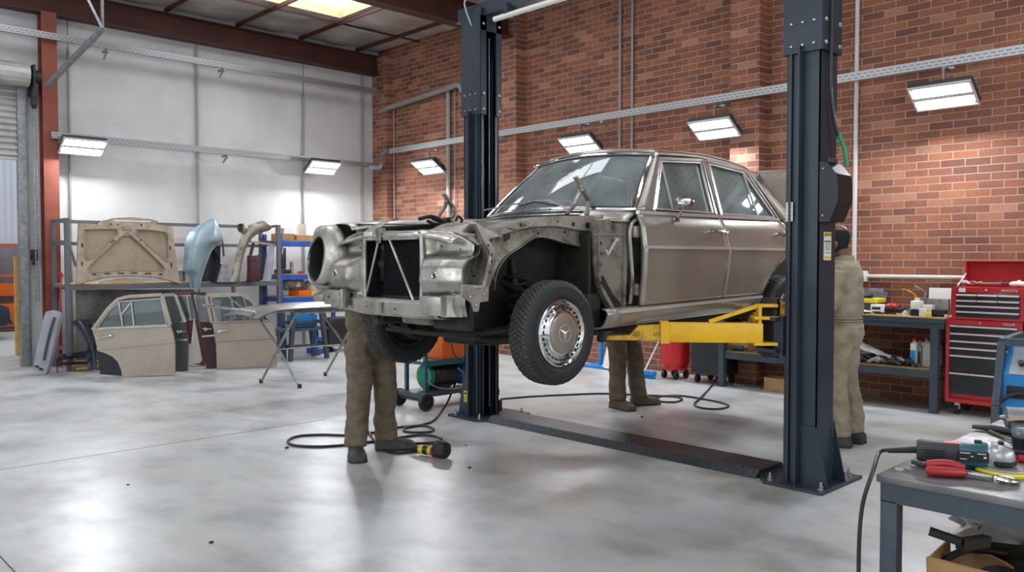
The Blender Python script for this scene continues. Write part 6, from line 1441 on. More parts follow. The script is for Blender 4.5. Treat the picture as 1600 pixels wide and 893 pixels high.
part('air_tank', 'cyan', ct, lambda b: b.tube([(5.76, 6.84, .32), (5.80, 6.84, .32), (6.10, 6.84, .32), (6.14, 6.84, .32)], [.08, .125, .125, .08], 24))
part('orange_unit', 'orange', ct, lambda b: b.box((5.80, 6.84, .65), (.70, .30, .30), bev=.012))
part('unit_base', 'teal', ct, lambda b: b.box((5.62, 6.84, .482), (.86, .32, .035)), smooth=0)
part('unit_badge', 'black', ct, lambda b: (b.box((5.64, 6.686, .755), (.12, .004, .022)), b.box((5.86, 6.686, .60), (.10, .004, .05))), smooth=0)
part('plug', 'wplast', ct, lambda b: b.box((5.55, 6.675, .70), (.03, .03, .05), bev=.005))
part('hose', 'galv', ct, lambda b: b.tube(smooth_pts([(5.22, 6.66, .30), (5.35, 6.62, .22), (5.6, 6.60, .20), (5.85, 6.62, .26), (5.7, 6.62, .34), (5.62, 6.64, .40)], 6), .008, 8))
part('power_lead', 'cable', ct, lambda b: b.tube(smooth_pts([(5.55, 6.66, .68), (5.56, 6.62, .55), (5.7, 6.6, .45), (5.9, 6.58, .3), (6.0, 6.6, .24)], 6), .008, 8))
def floor_cable(name, pts, r, label, m='cable', cat='cable'):
    P_ = []
    for q in pts:
        if len(q) == 3: P_.append(AZt(q[0], q[1], q[2]))
        else: P_.append(AZt(q[0], q[1], r))
    return simple(name, m, lambda b: b.tube(smooth_pts(P_, 6), r, 8), label, cat, smooth=60)
floor_cable('air_hose', [(720, 530, .62), (718, 575, .38), (706, 612, .12), (695, 635), (678, 656), (655, 664), (634, 668), (632, 673), (650, 675), (672, 674), (677, 669), (662, 664.5), (640, 665.5), (617, 668), (585, 675), (550, 679.5), (500, 678.5), (465, 681), (450, 688), (460, 695), (500, 697), (545, 694), (585, 689), (625, 683), (655, 679), (680, 681), (690, 686), (676, 691), (648, 692)], .011, 'thin black air hose looping over the floor around the dark boots')
floor_cable('tool_hose', [(564, 650), (572, 668), (585, 688), (600, 702), (620, 707), (640, 705), (655, 703.5)], .011, 'dark grey hose running to the yellow tool on the floor')
pt = AZt(672, 712); d = (AZt(700, 716) - AZt(655, 709)).normalized(); up = Vector((0, 0, .045))
ft = empty('floor_polisher', pt, 0, 'yellow and black angle tool with round brush lying on the floor beside the boots', 'power tool')
part('grip', 'black', ft, lambda b: b.tube([pt - d * .17 + up, pt - d * .09 + up], [.018, .024], 12)); part('tool_body', 'stickg', ft, lambda b: b.tube([pt - d * .10 + up, pt + d * .03 + up], [.034, .036], 16))
part('label_band', 'black', ft, lambda b: b.tube([pt - d * .055 + up, pt - d * .01 + up], .0375, 16)); part('gear_head', 'red', ft, lambda b: b.tube([pt + d * .03 + up, pt + d * .06 + up], [.045, .05], 16))
part('brush', 'carbon', ft, lambda b: b.lathe([(.0, -.06), (.055, -.055), (.066, -.03), (.066, .03), (.055, .055), (0, .06)], pt + d * .11 + up + Vector((0, 0, .02)), d, 24, mod=lambda k, j: .004 * (k % 2)))
floor_cable('power_cable', [(782, 623), (830, 619), (880, 616.5), (940, 614.5), (990, 616.5), (1050, 619), (1066, 623), (1055, 627.5), (1030, 626.5), (1021, 622), (1040, 618), (1070, 618.5), (1110, 625), (1132, 630), (1138, 635), (1120, 638.5), (1095, 636.5), (1085, 631), (1094, 622), (1110, 605), (1122, 585, .1), (1127, 560, .25)], .011, 'black cable looping on the floor behind the near lift post')
# floor debris
for i, (px, py) in enumerate(((728, 696), (734, 731), (448, 700), (200, 758), (330, 848), (1003, 652))):
    p = AZt(px, py); simple('floor_crumb', 'carbon', lambda b: b.ball(p + Vector((0, 0, .006)), .008 + .003 * (i % 3), 1, (1.4, 1, .7)), 'small dark crumb on the floor, ' + ('just right of the yellow floor tool', 'below and right of the yellow floor tool', 'at the left end of the big hose loop', 'alone on the bright floor at the left', 'lowest one, alone in the left foreground', 'behind the chequered cover strip')[i], 'debris', 'crumbs scattered on the floor')
# ================================================================ RIGHT WALL
# bin, cabinet, broom, pole, panel
def bin_(b):
    c = (AX(1055, 570, 8.98).x, AX(1055, 570, 8.98).y, 0)
    b.lathe([(.0, .12), (.15, .12), (.165, .16), (.20, .74), (.212, .745), (.212, .78), (.19, .78), (.185, .2), (0, .18)], c, (0, 0, 1), 32)
bp = AX(1055, 570, 8.98); rb = empty('rubbish_bin', (bp.x, bp.y, 0), 0, 'round red wheeled bin against the brick wall, seen under the car', 'bin')
part('tub', 'bin', rb, bin_, smooth=40)
for a in range(4):
    q = Vector((bp.x + .14 * cos(a * pi / 2 + .7), bp.y + .14 * sin(a * pi / 2 + .7), .05)); part('castor', 'rubber', rb, lambda b: (b.lathe([(.0, -.018), (.045, -.018), (.05, 0), (.045, .018), (0, .018)], q, (0, 1, 0), 16), b.bar(q + Vector((0, 0, .02)), q + Vector((0, 0, .09)), .03, .03)))
y1, y2 = AX(1079, 520, 8.8).y, AX(1127, 520, 8.8).y
cb_ = empty('black_tool_cabinet', (9.0, (y1 + y2) / 2, 0), 0, 'black rolling tool cabinet beside the red bin', 'cabinet')
zt = AX(1100, 500, 8.8).z; ym = (y1 + y2) / 2; wy = y1 - y2
part('case', 'drawer', cb_, lambda b: b.box((9.02, ym, (zt + .12) / 2 + .0), (.42, wy, zt - .12), bev=.008), smooth=30)
for z, h in ((zt - .08, .10), (zt - .20, .08), (.44, .44)):
    d_ = part('drawer', 'charc' if h < .3 else 'drawer', cb_, lambda b: b.box((8.80, ym, z), (.02, wy - .05, h), bev=.004)); part('pull', 'alu', d_, lambda b: b.box((8.785, ym, z + h / 2 - .01), (.012, wy - .06, .012)), smooth=0)
part('top_tray', 'charc', cb_, lambda b: b.box((9.02, ym, zt + .015), (.44, wy + .02, .03), bev=.006))
for y in (y1 - .06, y2 + .06):
    for x in (8.87, 9.17): part('castor', 'rubber', cb_, lambda b: (b.lathe([(0, -.018), (.048, -.018), (.052, 0), (.048, .018), (0, .018)], (x, y, .052), (0, 1, 0), 16), b.bar((x, y, .07), (x, y, .13), .04, .03)))
q0, q1 = AX(1022, 533, 8.7), AX(1007, 581, 8.7); 
bm_ = empty('broom', (q1.x, q1.y, 0), 0, 'broom with blue head leaning left of the red bin', 'broom')
part('handle', 'wplast', bm_, lambda b: b.tube([(q1.x, q1.y, .09), (9.15, q0.y - .15, 1.15)], .012, 10)); part('broom_head', 'cyan', bm_, lambda b: (b.box((q1.x, q1.y - .04, .075), (.08, .26, .05), bev=.01), [b.box((q1.x, q1.y - .15 + k * .022, .03), (.06, .014, .06)) for k in range(11)]))
yb = AX(938, 540, 9.1).y; simple('blue_pole', 'cyan', lambda b: (b.cyl((9.12, yb, .04), (9.12, yb, .95), .035, seg=16), b.box((9.12, yb, .02), (.34, .40, .04), bev=.01)), 'bright blue upright pole on a black base by the brick wall', 'pole')
yb2 = AX(956, 560, 9.05).y; simple('leaning_board', 'wplast', lambda b: b.sheet(lambda u, v: (8.95 + .25 * v, yb2 + .05 - .14 * u + .05 * (1 - v) ** 3 * (1 - u), .02 + 1.05 * v), 4, 10, th=.02), 'tall white panel leaning on the brick wall behind the legs under the car', 'car panel')
# workbench
wb = empty('workbench', (9.08, 4.2, 0), 0, 'grey steel workbench with lower shelf along the brick wall', 'workbench')
part('bench_top', 'bench', wb, lambda b: b.box((9.08, 4.2, .93), (.58, 2.62, .05), bev=.006)); part('top_board', 'ply', wb, lambda b: b.box((9.08, 4.2, .961), (.60, 2.64, .014)), smooth=0)
part('apron', 'bench', wb, lambda b: b.box((8.82, 4.2, .89), (.03, 2.6, .08)), smooth=0)
for x in (8.82, 9.33):
    for y in (2.98, 5.42): part('leg', 'bench', wb, lambda b: b.box((x, y, .45), (.075, .075, .90)), smooth=0)
part('lower_rail', 'bench', wb, lambda b: (b.box((8.82, 4.2, .385), (.03, 2.4, .08)), b.box((9.33, 4.2, .385), (.03, 2.4, .08))), smooth=0)
part('shelf_board', 'ply', wb, lambda b: b.box((9.075, 4.2, .43), (.50, 2.36, .014)), smooth=0)
TZ, SZ = .968, .437
def bt(px, py, X=9.05): return AX(px, py, X)
def onb(px, X=9.0, z=TZ): return Vector((X, AX(px, 480, X).y, z))
BT = 'small things on the workbench top'; BS = 'things on the workbench shelf'
def lab(name, m, fn, label, cat, g=BT, s=30): return simple(name, m, fn, label, cat, g, s)
def part_of(o, name, m, fn, **k): return part(name, m, o, fn, **k)
p = onb(1357, 9.12); o = lab('power_tool_case', 'dgrey', lambda b: b.box(p + Vector((0, .02, .06)), (.26, .34, .12), bev=.02), 'black and yellow tool case open on the bench right of the khaki coverall', 'tool case')
part_of(o, 'yellow_tray', 'stickg', lambda b: b.box(p + Vector((-.02, -.0, .135)), (.24, .30, .05), bev=.008)); part_of(o, 'lid', 'dgrey', lambda b: b.sheet(lambda u, v: p + Vector((.09 + .08 * v, .18 - .34 * u, .16 + .12 * sin(v * 1.5) - .06 * u * v)), 6, 6, th=.015))
part_of(o, 'case_tool', 'black', lambda b: b.tube([p + Vector((-.10, .08, .17)), p + Vector((-.1, -.08, .18))], .03, 10))
p = onb(1371, 9.3); lab('grey_block', 'galv', lambda b: b.box(p + Vector((0, 0, .13)), (.10, .16, .26), bev=.008), 'upright grey metal block behind the yellow tool case', 'block')
p = onb(1372, 8.95); o = lab('spray_can_box', 'paper', lambda b: b.box(p + Vector((0, .0, .05)), (.10, .12, .10), bev=.004), 'small white and violet carton at the bench edge', 'carton'); part_of(o, 'print', 'navy', lambda b: (b.box(p + Vector((-.051, 0, .06)), (.002, .09, .03)), b.box(p + Vector((-.051, 0, .02)), (.002, .10, .015))), smooth=0)
p = onb(1394, 9.0); o = lab('red_power_drill', 'red', lambda b: b.ball(p + Vector((0, .0, .085)), .045, 3, (1, 1.4, .8)), 'power drill with red cap lying on the bench', 'power drill'); part_of(o, 'drill_body', 'black', lambda b: (b.tube([p + Vector((0, .11, .05)), p + Vector((0, -.13, .045))], [.04, .03], 14), b.tube([p + Vector((0, -.13, .045)), p + Vector((0, -.24, .04))], [.018, .012], 10)))
p = onb(1382, 8.9); lab('pliers', 'carbon', lambda b: (b.bar(p + Vector((0, .1, .01)), p + Vector((0, -.12, .01)), .02, .015), b.bar(p + Vector((.03, .1, .01)), p + Vector((.0, -.03, .012)), .02, .015)), 'dark pliers near the front edge of the bench', 'pliers')
for k, px in enumerate((1345, 1352)):
    p = onb(px, 8.9 + .03 * k); lab('rag', 'paper', lambda b: b.sheet(lambda u, v: p + Vector((-.05 + .1 * u, .09 - .18 * v, .012 + .018 * noise.noise(Vector((u * 4, v * 4, k))) + .01)), 8, 8, th=.004), ('crumpled white rag on the bench beside the coverall', 'second crumpled white rag on the bench, nearer the cartons')[k], 'rag')
for k, (px, c) in enumerate(((1415, 'wplast'), (1422, 'galv'), (1428, 'alu'))):
    p = onb(px, 8.92 + .05 * k); lab('small_part', c, lambda b: (b.cyl(p, p + Vector((0, 0, .035 + .01 * k)), .03, seg=12), b.cyl(p + Vector((0, 0, .03)), p + Vector((0, 0, .05 + .01 * k)), .014, seg=10)), ('white plastic cap between the drill and the oil bottle', 'grey metal bushing between the drill and the oil bottle', 'bright metal bushing beside the oil bottle')[k], 'small part')
p = onb(1433, 9.05); o = lab('white_oil_bottle', 'wplast', lambda b: (b.box(p + Vector((0, 0, .075)), (.09, .11, .15), bev=.015), b.cyl(p + Vector((0, 0, .15)), p + Vector((0, 0, .175)), .025)), 'square white oil bottle with bent copper spout', 'bottle'); part_of(o, 'spout', 'rustyel', lambda b: b.tube(smooth_pts([p + Vector((0, 0, .17)), p + Vector((0, .05, .23)), p + Vector((0, .15, .27))], 5), .006))
p = onb(1450, 9.2); lab('oil_can', 'galv', lambda b: (b.box(p + Vector((0, -.04, .085)), (.06, .34, .17), bev=.006), b.tube(smooth_pts([p + Vector((-.03, .02, .17)), p + Vector((-.03, .04, .25)), p + Vector((-.03, .13, .30))], 5), .008), b.tube([p + Vector((-.03, .02, .16)), p + Vector((-.03, .01, .24))], .014)), 'dark grey metal case with a bent spout at the back of the bench', 'oil can')
p = onb(1465, 9.3); lab('white_board', 'paper', lambda b: b.box(p + Vector((.03, -.01, .14)), (.01, .22, .28), Matrix.Rotation(.1, 3, 'Y')), 'blank white sheet leaning on the brick beside the tool chest', 'sheet', BT, 0)
for k, (px, m_, w, h, lb) in enumerate(((1432, 'black', .09, .07, 'black cube box at the bench front below the oil bottle'), (1443, 'wplast', .07, .075, 'small white tub beside the black cube box'), (1451, 'wplast', .10, .11, 'white carton behind the small white tub'), (1456, 'stickg', .11, .045, 'low yellow box near the right end of the bench'), (1468, 'black', .13, .075, 'black box at the right end of the bench'), (1472, 'cream', .10, .03, 'flat cream packet at the right corner of the bench'))):
    p = onb(px, 8.88 if k != 2 else 9.05); lab('small_box', m_, lambda b: b.box(p + Vector((0, 0, h / 2)), (.08, w, h), bev=.005), lb, 'box')
# shelf of the bench
p = Vector((9.0, AX(1158, 545, 9.0).y, SZ)); lab('cardboard_box', 'card', lambda b: box_open(b, p, .22, .30, .19, 0, False), 'cardboard box on the workbench shelf at its left end', 'box', BS, 0)
def cordless(b, p): b.tube([p + Vector((0, .08, .04)), p + Vector((0, -.08, .04))], .03, 10); b.bar(p + Vector((0, .03, .04)), p + Vector((-.08, .05, .02)), .035, .03)
for k, (px, X, lb) in enumerate(((1152, 8.88, 'dark cordless tool in front of the cardboard box on the shelf'), (1195, 8.88, 'navy air gun near the lift post on the shelf'), (1212, 8.9, 'grey and navy gun at the foot of the coiled cable on the shelf'))):
    p = Vector((X, AX(px, 550, X).y, SZ)); lab('hand_tool', ('dgrey', 'navy', 'lidgrey')[k], lambda b: (cordless(b, p), b.cyl(p + Vector((0, -.08, .04)), p + Vector((0, -.14, .04)), .012)), lb, 'hand tool', BS)
p = Vector((9.1, AX(1205, 530, 9.1).y, SZ)); lab('cable_coil', 'black', lambda b: [b.tube([p + Vector((.0 + .012 * k, cos(a) * (.17 - .01 * k), .19 + sin(a) * (.17 - .01 * k))) for a in [2 * pi * j / 28 for j in range(28)]], .011, 6, closed=True) for k in range(5)], 'black coiled cable standing on the bench shelf behind the lift arm', 'cable coil', BS, 60)
p = Vector((9.0, AX(1362, 540, 9.0).y, SZ)); lab('grey_bag', 'cloth', lambda b: b.sheet(lambda u, v: p + Vector((.12 - .2 * v, .28 - .50 * u, .03 + .24 * sin(v * 2.4) * (1 - .8 * u) + .02 * noise.noise(Vector((u * 5, v * 5, 1))))), 14, 10, th=.006), 'grey plastic bag draped on the bench shelf right of the coverall', 'bag', BS, 60)
random.seed(3)
for k in range(10):
    px = 1345 + 8.4 * k; X = 8.86 + .07 * (k % 3); p = Vector((X, AX(px, 565, X).y, SZ)); a = k * .9
    d_ = Vector((.3 * sin(a), cos(a * .7), .0)).normalized(); r_ = .018 + .006 * (k % 3)
    def f(b):
        b.tube(smooth_pts([p + d_ * .09 + Vector((0, 0, r_)), p + Vector((0, 0, r_ + .03 + .015 * (k % 2))), p - d_ * .09 + Vector((0, 0, r_))], 4), r_, 10); b.lathe([(.0, -.02), (.04, -.02), (.045, 0), (.04, .02), (0, .02)], p + Vector((.02, .0, .05)), d_, 14)
    lab('engine_part', ('carbon', 'black', 'dgrey', 'raw2')[k % 4], f, 'greasy %s engine part on the bench shelf, %s in the heap from the coverall' % (('dark iron', 'black', 'dark grey', 'bare metal')[k % 4], ('nearest', 'second', 'third', 'fourth', 'fifth', 'sixth', 'seventh', 'eighth', 'ninth', 'farthest')[k]), 'engine part', 'engine parts heaped on the workbench shelf')
for k, (px, m1, m2, lb) in enumerate(((1429, 'wplast', 'cyan', 'white and blue bottle with red cap on the bench shelf'), (1437, 'galv', 'ply2', 'grey can with pink lid beside the blue-labelled bottle'), (1448, 'wplast', 'wplast', 'white plastic jerrycan beside the bench leg'), (1463, 'wplast', 'wplast', 'white jerrycan behind the right bench leg'))):
    X = (8.92, 8.97, 9.0, 9.15)[k]; p = Vector((X, AX(px, 550, X).y, SZ)); h = (.25, .23, .26, .22)[k]
    o = lab('oil_bottle', m1, lambda b: (b.box(p + Vector((0, 0, h / 2)), (.09, (.065, .065, .13, .13)[k], h), bev=.018), b.tube([p + Vector((0, 0, h - .01)), p + Vector((0, 0, h + .02))], .022, 12)), lb, 'bottle', BS)
    part_of(o, 'cap', 'red' if k != 1 else 'ply2', lambda b: b.cyl(p + Vector((0, 0, h + .015)), p + Vector((0, 0, h + .045)), .024, seg=14))
    if k < 2: part_of(o, 'label', m2 if k == 0 else 'dgrey', lambda b: b.box(p + Vector((-.046, 0, h * .42)), (.002, .05, h * .55)), smooth=0)
p = Vector((8.95, AX(1385, 575, 8.95).y + .05, SZ)); lab('red_screwdriver', 'red', lambda b: b.tube([p + Vector((-.04, .1, .02)), p + Vector((-.05, -.03, .025))], .017, 10), 'red tool handle in the jumble on the bench shelf', 'tool', BS)
# under the bench
p = AZt(1218, 606); lab('cardboard_box', 'card', lambda b: box_open(b, (8.98, AX(1222, 600, 8.98).y, 0), .2, .36, .16, .05, False), 'open cardboard box on the floor under the workbench', 'box', None, 0)
p = AZt(1155, 604); lab('metal_scrap', 'galv', lambda b: [b.bar(p + Vector((.04 * cos(a), .08 * sin(a * 1.3), .01)), p + Vector((-.05 * sin(a), .06 * cos(a), .03)), .02, .012) for a in (0, .8, 1.9, 3.1, 4.4)], 'small pile of metal scrap on the floor by the left bench leg', 'scrap', None, 0)
# tool chest: lower roller cabinet and upper chest
def chest(name, ya, yb_, z0, z1, xf, rows_, label, badge, bx):
    r = empty(name, (xf + .23, (ya + yb_) / 2, z0 if name == 'upper_tool_chest' else 0), 0, label, 'tool chest'); ym_ = (ya + yb_) / 2; w_ = ya - yb_
    part('case', 'red', r, lambda b: (b.box((xf + .245, ym_, (z0 + z1) / 2), (.45, w_, z1 - z0), bev=.006), b.box((xf + .01, ya - .0155, (z0 + z1) / 2), (.03, .035, z1 - z0 - .002)), b.box((xf + .01, yb_ + .0155, (z0 + z1) / 2), (.03, .035, z1 - z0 - .002)), b.box((xf + .01, ym_, z1 - .026), (.03, w_ - .066, .05)), b.box((xf + .01, ym_, z0 + .021), (.03, w_ - .066, .04))), smooth=20)
    for zt_, h_, n in rows_:
        for j in range(n):
            wj = (w_ - .07) / n; yc = ya - .035 - wj * (j + .5)
            d_ = part('drawer', 'drawer', r, lambda b: b.box((xf + .008, yc, zt_ - h_ / 2), (.03, wj - .006, h_ - .006), bev=.002), smooth=20)
            part('drawer_pull', 'alu', d_, lambda b: b.prism([(xf - .006, yc + wj / 2 - .004, zt_ - .002), (xf - .022, yc + wj / 2 - .004, zt_ - .006), (xf - .022, yc + wj / 2 - .004, zt_ - .018), (xf - .006, yc + wj / 2 - .004, zt_ - .018)], (0, -(wj - .008), 0)), smooth=0)
    part('lock', 'chrome', r, lambda b: b.lathe([(0, .008), (.010, .007), (.013, 0)], (xf - .005, ya - w_ * bx[0], z1 - .025), (-1, 0, 0), 16))
    R = Matrix(((0, 0, -1), (-1, 0, 0), (0, 1, 0)))
    text('badge', badge, .032, 'alu', r, Vector((xf - .008, ya - w_ * bx[1], z1 - .027)), R, .002, .2)
    return r
Yc = lambda px: AX(px, 500, 8.85).y; Zc = lambda py, px=1540: AX(px, py, 8.85).z
ya, yb_ = Yc(1479), Yc(1598); zl = Zc(499, 1500)
r1 = chest('roller_tool_chest', ya, yb_, .125, zl, 8.85, [(Zc(y0, 1525), Zc(y0, 1525) - Zc(y1_, 1525), 1) for y0, y1_ in ((509, 520), (521, 532), (533, 543), (544, 555), (556, 583), (584, 618))], 'tall red roller cabinet with six black drawers below the open chest', 'FULLPE', (.45, .83))
part('side_return', 'red', r1, lambda b: b.box((9.08, yb_ - .02, .55), (.44, .012, .8)), smooth=0)
for x in (8.93, 9.22):
    for y in (ya - .09, yb_ + .09):
        c_ = part('castor', 'wplast', r1, lambda b: (b.prism([(x - .03, y - .02, .12), (x + .03, y - .02, .12), (x + .015, y - .02, .05), (x - .015, y - .02, .05)], (0, .04, 0)),)); part('castor_wheel', 'rubber', c_, lambda b: b.lathe([(0, -.016), (.045, -.016), (.05, 0), (.045, .016), (0, .016)], (x, y, .05), (0, 1, 0), 16))
ya2, yb2_ = Yc(1487.5), Yc(1600); z0, z1 = zl + .005, Zc(448, 1500)
r2 = chest('upper_tool_chest', ya2, yb2_, z0, z1, 8.85, [(Zc(y0, 1525), Zc(y0, 1525) - Zc(y1_, 1525), n) for y0, y1_, n in ((459.5, 467.5, 3), (468.5, 476, 3), (477, 485, 1), (486, 496, 1))], 'red open-lidded tool chest standing on the roller cabinet', 'BRACOTE', (.48, .80))
part('open_lid', 'redin', r2, lambda b: (b.box((9.30, (ya2 + yb2_) / 2 - .0, z1 + .13), (.012, ya2 - yb2_ - .02, .25)), b.box((9.25, (ya2 + yb2_) / 2, z1 + .255), (.10, ya2 - yb2_ - .02, .012)), b.box((9.25, ya2 - .01, z1 + .12), (.1, .012, .26)), b.box((9.25, yb2_ + .01, z1 + .12), (.1, .012, .26))), smooth=0)
part('lid_stay', 'alu', r2, lambda b: b.bar((8.95, ya2 - .015, z1 + .01), (9.2, ya2 - .015, z1 + .13), .012, .006), smooth=0)
part('blank_label', 'stick', r2, lambda b: b.box((8.842, Yc(1503), z1 - .03), (.003, .062, .04)), smooth=0)
CT = 'things in the open top of the tool chest'
for k, (px, ln, m_, lb) in enumerate(((1535, .26, 'dchrome', 'long chrome wrench on top of the red chest'), (1510, .16, 'wplast', 'white strip of plastic at the front left of the chest top'), (1560, .14, 'charc', 'dark ratchet lying across the chest top'))):
    p = Vector((8.98 + .06 * k, Yc(px), z1 + .02)); lab('hand_tool', m_, lambda b: (b.tube(smooth_pts([p + Vector((0, ln / 2, .03)), p + Vector((0, ln * .2, .015)), p + Vector((0, -ln / 2, .02))], 4), .014, 8), b.box(p + Vector((0, ln / 2, .03)), (.03, .05, .025), bev=.006)), lb, 'hand tool', CT)
for k, px in enumerate((1578, 1590)):
    p = Vector((8.98, Yc(px), z1)); lab('work_glove', 'cream', lambda b: (b.ball(p + Vector((0, 0, .035)), .04, 2, (1, 1.2, .7)), b.ball(p + Vector((.03, -.03, .05)), .025, 2)), ('balled cream glove on the chest top', 'second balled cream glove at the right end of the chest top')[k], 'glove', CT)

# blue welding machine to the right of the chest
wm = empty('welding_machine', (6.95, 1.5, 0), 0, 'blue welding machine with slanted control panel at the right edge', 'welding machine')
WZ = lambda px, py: AX(px, py, 6.6)
wy0 = WZ(1562, 600).y; wy1 = wy0 - .42
part('casing', 'cyan', wm, lambda b: b.prism([(6.66, wy0, .12), (6.66, wy0, .72), (6.80, wy0, .92), (7.25, wy0, .92), (7.25, wy0, .12)], (0, wy1 - wy0, 0)), smooth=0)
part('control_panel', 'lidgrey', wm, lambda b: b.prism([(6.655, wy0 - .04, .73), (6.79, wy0 - .04, .915), (6.80, wy0 - .04, .905), (6.67, wy0 - .04, .72)], (0, -.32, 0)), smooth=0)
each('dial', 'black', wm, [lambda b, k=k: b.cyl(Vector((6.70, wy0 - .11 - .07 * k, .80)), Vector((6.675, wy0 - .11 - .07 * k, .82)), .018) for k in range(4)])
part('side_frame', 'bench', wm, lambda b: (b.path([(6.56, wy0 + .02, .08), (6.60, wy0 + .02, .50), (6.72, wy0 + .02, .95), (7.2, wy0 + .02, .97)], .05, .05, (0, 1, 0)), b.path([(6.56, wy1 - .02, .08), (6.60, wy1 - .02, .50), (6.72, wy1 - .02, .95), (7.2, wy1 - .02, .97)], .05, .05, (0, 1, 0)), b.bar((6.72, wy0, .955), (6.72, wy1, .955), .05, .05)), smooth=20)
part('front_opening', 'postd', wm, lambda b: b.box((6.655, wy0 - .16, .60), (.012, .26, .09), bev=.005)); part('socket', 'wplast', wm, lambda b: b.box((6.64, wy0 - .20, .60), (.03, .06, .05), bev=.008))
part('torch_hose', 'black', wm, lambda b: b.tube(smooth_pts([(6.63, wy0 - .18, .60), (6.56, wy0 - .10, .60), (6.54, wy0 - .02, .54)], 5), .014, 10))
part('lower_tray', 'postd', wm, lambda b: b.box((6.655, wy0 - .2, .40), (.012, .34, .16)), smooth=0)
for y in (wy0 - .04, wy1 + .04):
    for x in (6.72, 7.18): part('wheel', 'rubber', wm, lambda b: b.lathe([(0, -.02), (.05, -.02), (.058, 0), (.05, .02), (0, .02)], (x, y, .06), (0, 1, 0), 18))

# ================================================================ FOREGROUND BENCH
TH = .86
P0 = AZt(1369, 740, TH); bx0, by0 = P0.x, P0.y; bx1, by1 = 4.35, by0 - 1.2
fb = empty('steel_table', ((bx0 + bx1) / 2, (by0 + by1) / 2, 0), 0, 'scuffed grey steel table in the right foreground', 'table')
part('table_top', 'benchtop', fb, lambda b: b.box(((bx0 + bx1) / 2, (by0 + by1) / 2, TH - .012), (bx1 - bx0, by0 - by1, .024), bev=.003), smooth=30)
part('rim_frame', 'bench', fb, lambda b: (b.box((bx0 + .035, (by0 + by1) / 2, TH - .055), (.05, by0 - by1 - .02, .062)), b.box(((bx0 + bx1) / 2, by0 - .035, TH - .055), (bx1 - bx0 - .03, .05, .062)), b.box((bx1 - .035, (by0 + by1) / 2, TH - .055), (.05, by0 - by1 - .02, .062)), b.box(((bx0 + bx1) / 2, by1 + .035, TH - .055), (bx1 - bx0 - .03, .05, .062))), smooth=0)
for x in (bx0 + .036, bx1 - .036):
    for y in (by0 - .036, by1 + .036): part('leg', 'bench', fb, lambda b: b.box((x, y, .39), (.052, .052, .78), bev=.003), smooth=20)
LS = .30
part('lower_shelf', 'ply', fb, lambda b: b.box(((bx0 + bx1) / 2 + .05, (by0 + by1) / 2 - .1, LS - .01), (bx1 - bx0 - .3, by0 - by1 - .25, .02)), smooth=0)
part('shelf_frame', 'bench', fb, lambda b: (b.box((bx0 + .036, (by0 + by1) / 2, LS - .045), (.04, by0 - by1 - .1, .05)), b.box((bx1 - .036, (by0 + by1) / 2, LS - .045), (.04, by0 - by1 - .1, .05))), smooth=0)
def T_(px, py, h=0.): return AZt(px, py, TH + h)
# angle polisher
a0 = T_(1432, 724); a1 = T_(1552, 735); ax = (a1 - a0); L_ = ax.length; ax.normalize(); nn = Vector((0, 0, 1)).cross(ax); zc_ = Vector((0, 0, .048))
ag = empty('angle_polisher', (a0 + a1) / 2, 0, 'teal and black angle polisher with yellow pad lying on the steel table', 'power tool')
def sq(b, t0, t1, w0, h0, w1, h1, n=20, pw=.55):
    R = []
    for t, w, h in ((t0, w0 * .9, h0 * .9), (t0 + .01 * (t1 > t0), w0, h0), (t1 - .01, w1, h1), (t1, w1 * .93, h1 * .93)):
        c = a0 + ax * t + zc_
        R.append(b.vs([c + nn * (abs(cos(q)) ** pw * (1 if cos(q) > 0 else -1)) * w + Vector((0, 0, 1)) * (abs(sin(q)) ** pw * (1 if sin(q) > 0 else -1)) * h for q in [2 * pi * k / n for k in range(n)]]))
    for A_, B_ in zip(R[:-1], R[1:]):
        for k in range(n): b.face([A_[k], A_[(k + 1) % n], B_[(k + 1) % n], B_[k]])
    b.face(R[0][::-1]); b.face(R[-1])
gl = part('rear_handle', 'dgrey', ag, lambda b: sq(b, .0, L_ * .56, .030, .036, .030, .034), smooth=40)
each('vent_slot', 'black', gl, [lambda b, k=k: b.box(a0 + ax * (.03 + .022 * (k % 3)) - nn * .031 + zc_ + Vector((0, 0, -.012 + .01 * (k // 3))), (.018, .004, .005), Matrix((ax, nn, (0, 0, 1))).transposed()) for k in range(9)], smooth=0)
mc = part('motor_case', 'teal', ag, lambda b: sq(b, L_ * .55, L_ * .92, .034, .038, .037, .042), smooth=40)
Rg = Matrix((ax, nn, Vector((0, 0, 1)))).transposed()
pc = a0 + ax * L_ * .735 - nn * .0375 + zc_
part('name_plate', 'black', mc, lambda b: b.box(pc, (.085, .002, .032), Rg), smooth=0)
part('plate_print', 'wplast', mc, lambda b: [b.box(pc - nn * .0015 + ax * q[0] + Vector((0, 0, q[1])), (q[2], .001, q[3]), Rg) for q in ((-.025, .011, .030, .0025), (.022, .011, .026, .0025), (-.005, .001, .008, .003), (.032, .0, .008, .006), (-.03, -.009, .020, .002))], smooth=0)
part('red_sticker', 'ply2', gl, lambda b: b.box(a0 + ax * L_ * .47 + zc_ + Vector((0, 0, .034)), (.05, .03, .003), Rg), smooth=0)
hc_ = a0 + ax * (L_ * 1.10)
gh = part('gear_head', 'gtool', ag, lambda b: (sq(b, L_ * .91, L_ * 1.04, .038, .043, .034, .040), b.lathe([(.0, .085), (.022, .082), (.036, .068), (.040, .045), (.036, .028), (.0, .026)], Vector((hc_.x, hc_.y, TH)), (0, 0, 1), 24), sq(b, L_ * 1.0, L_ * 1.16, .034, .028, .026, .02)), smooth=50)
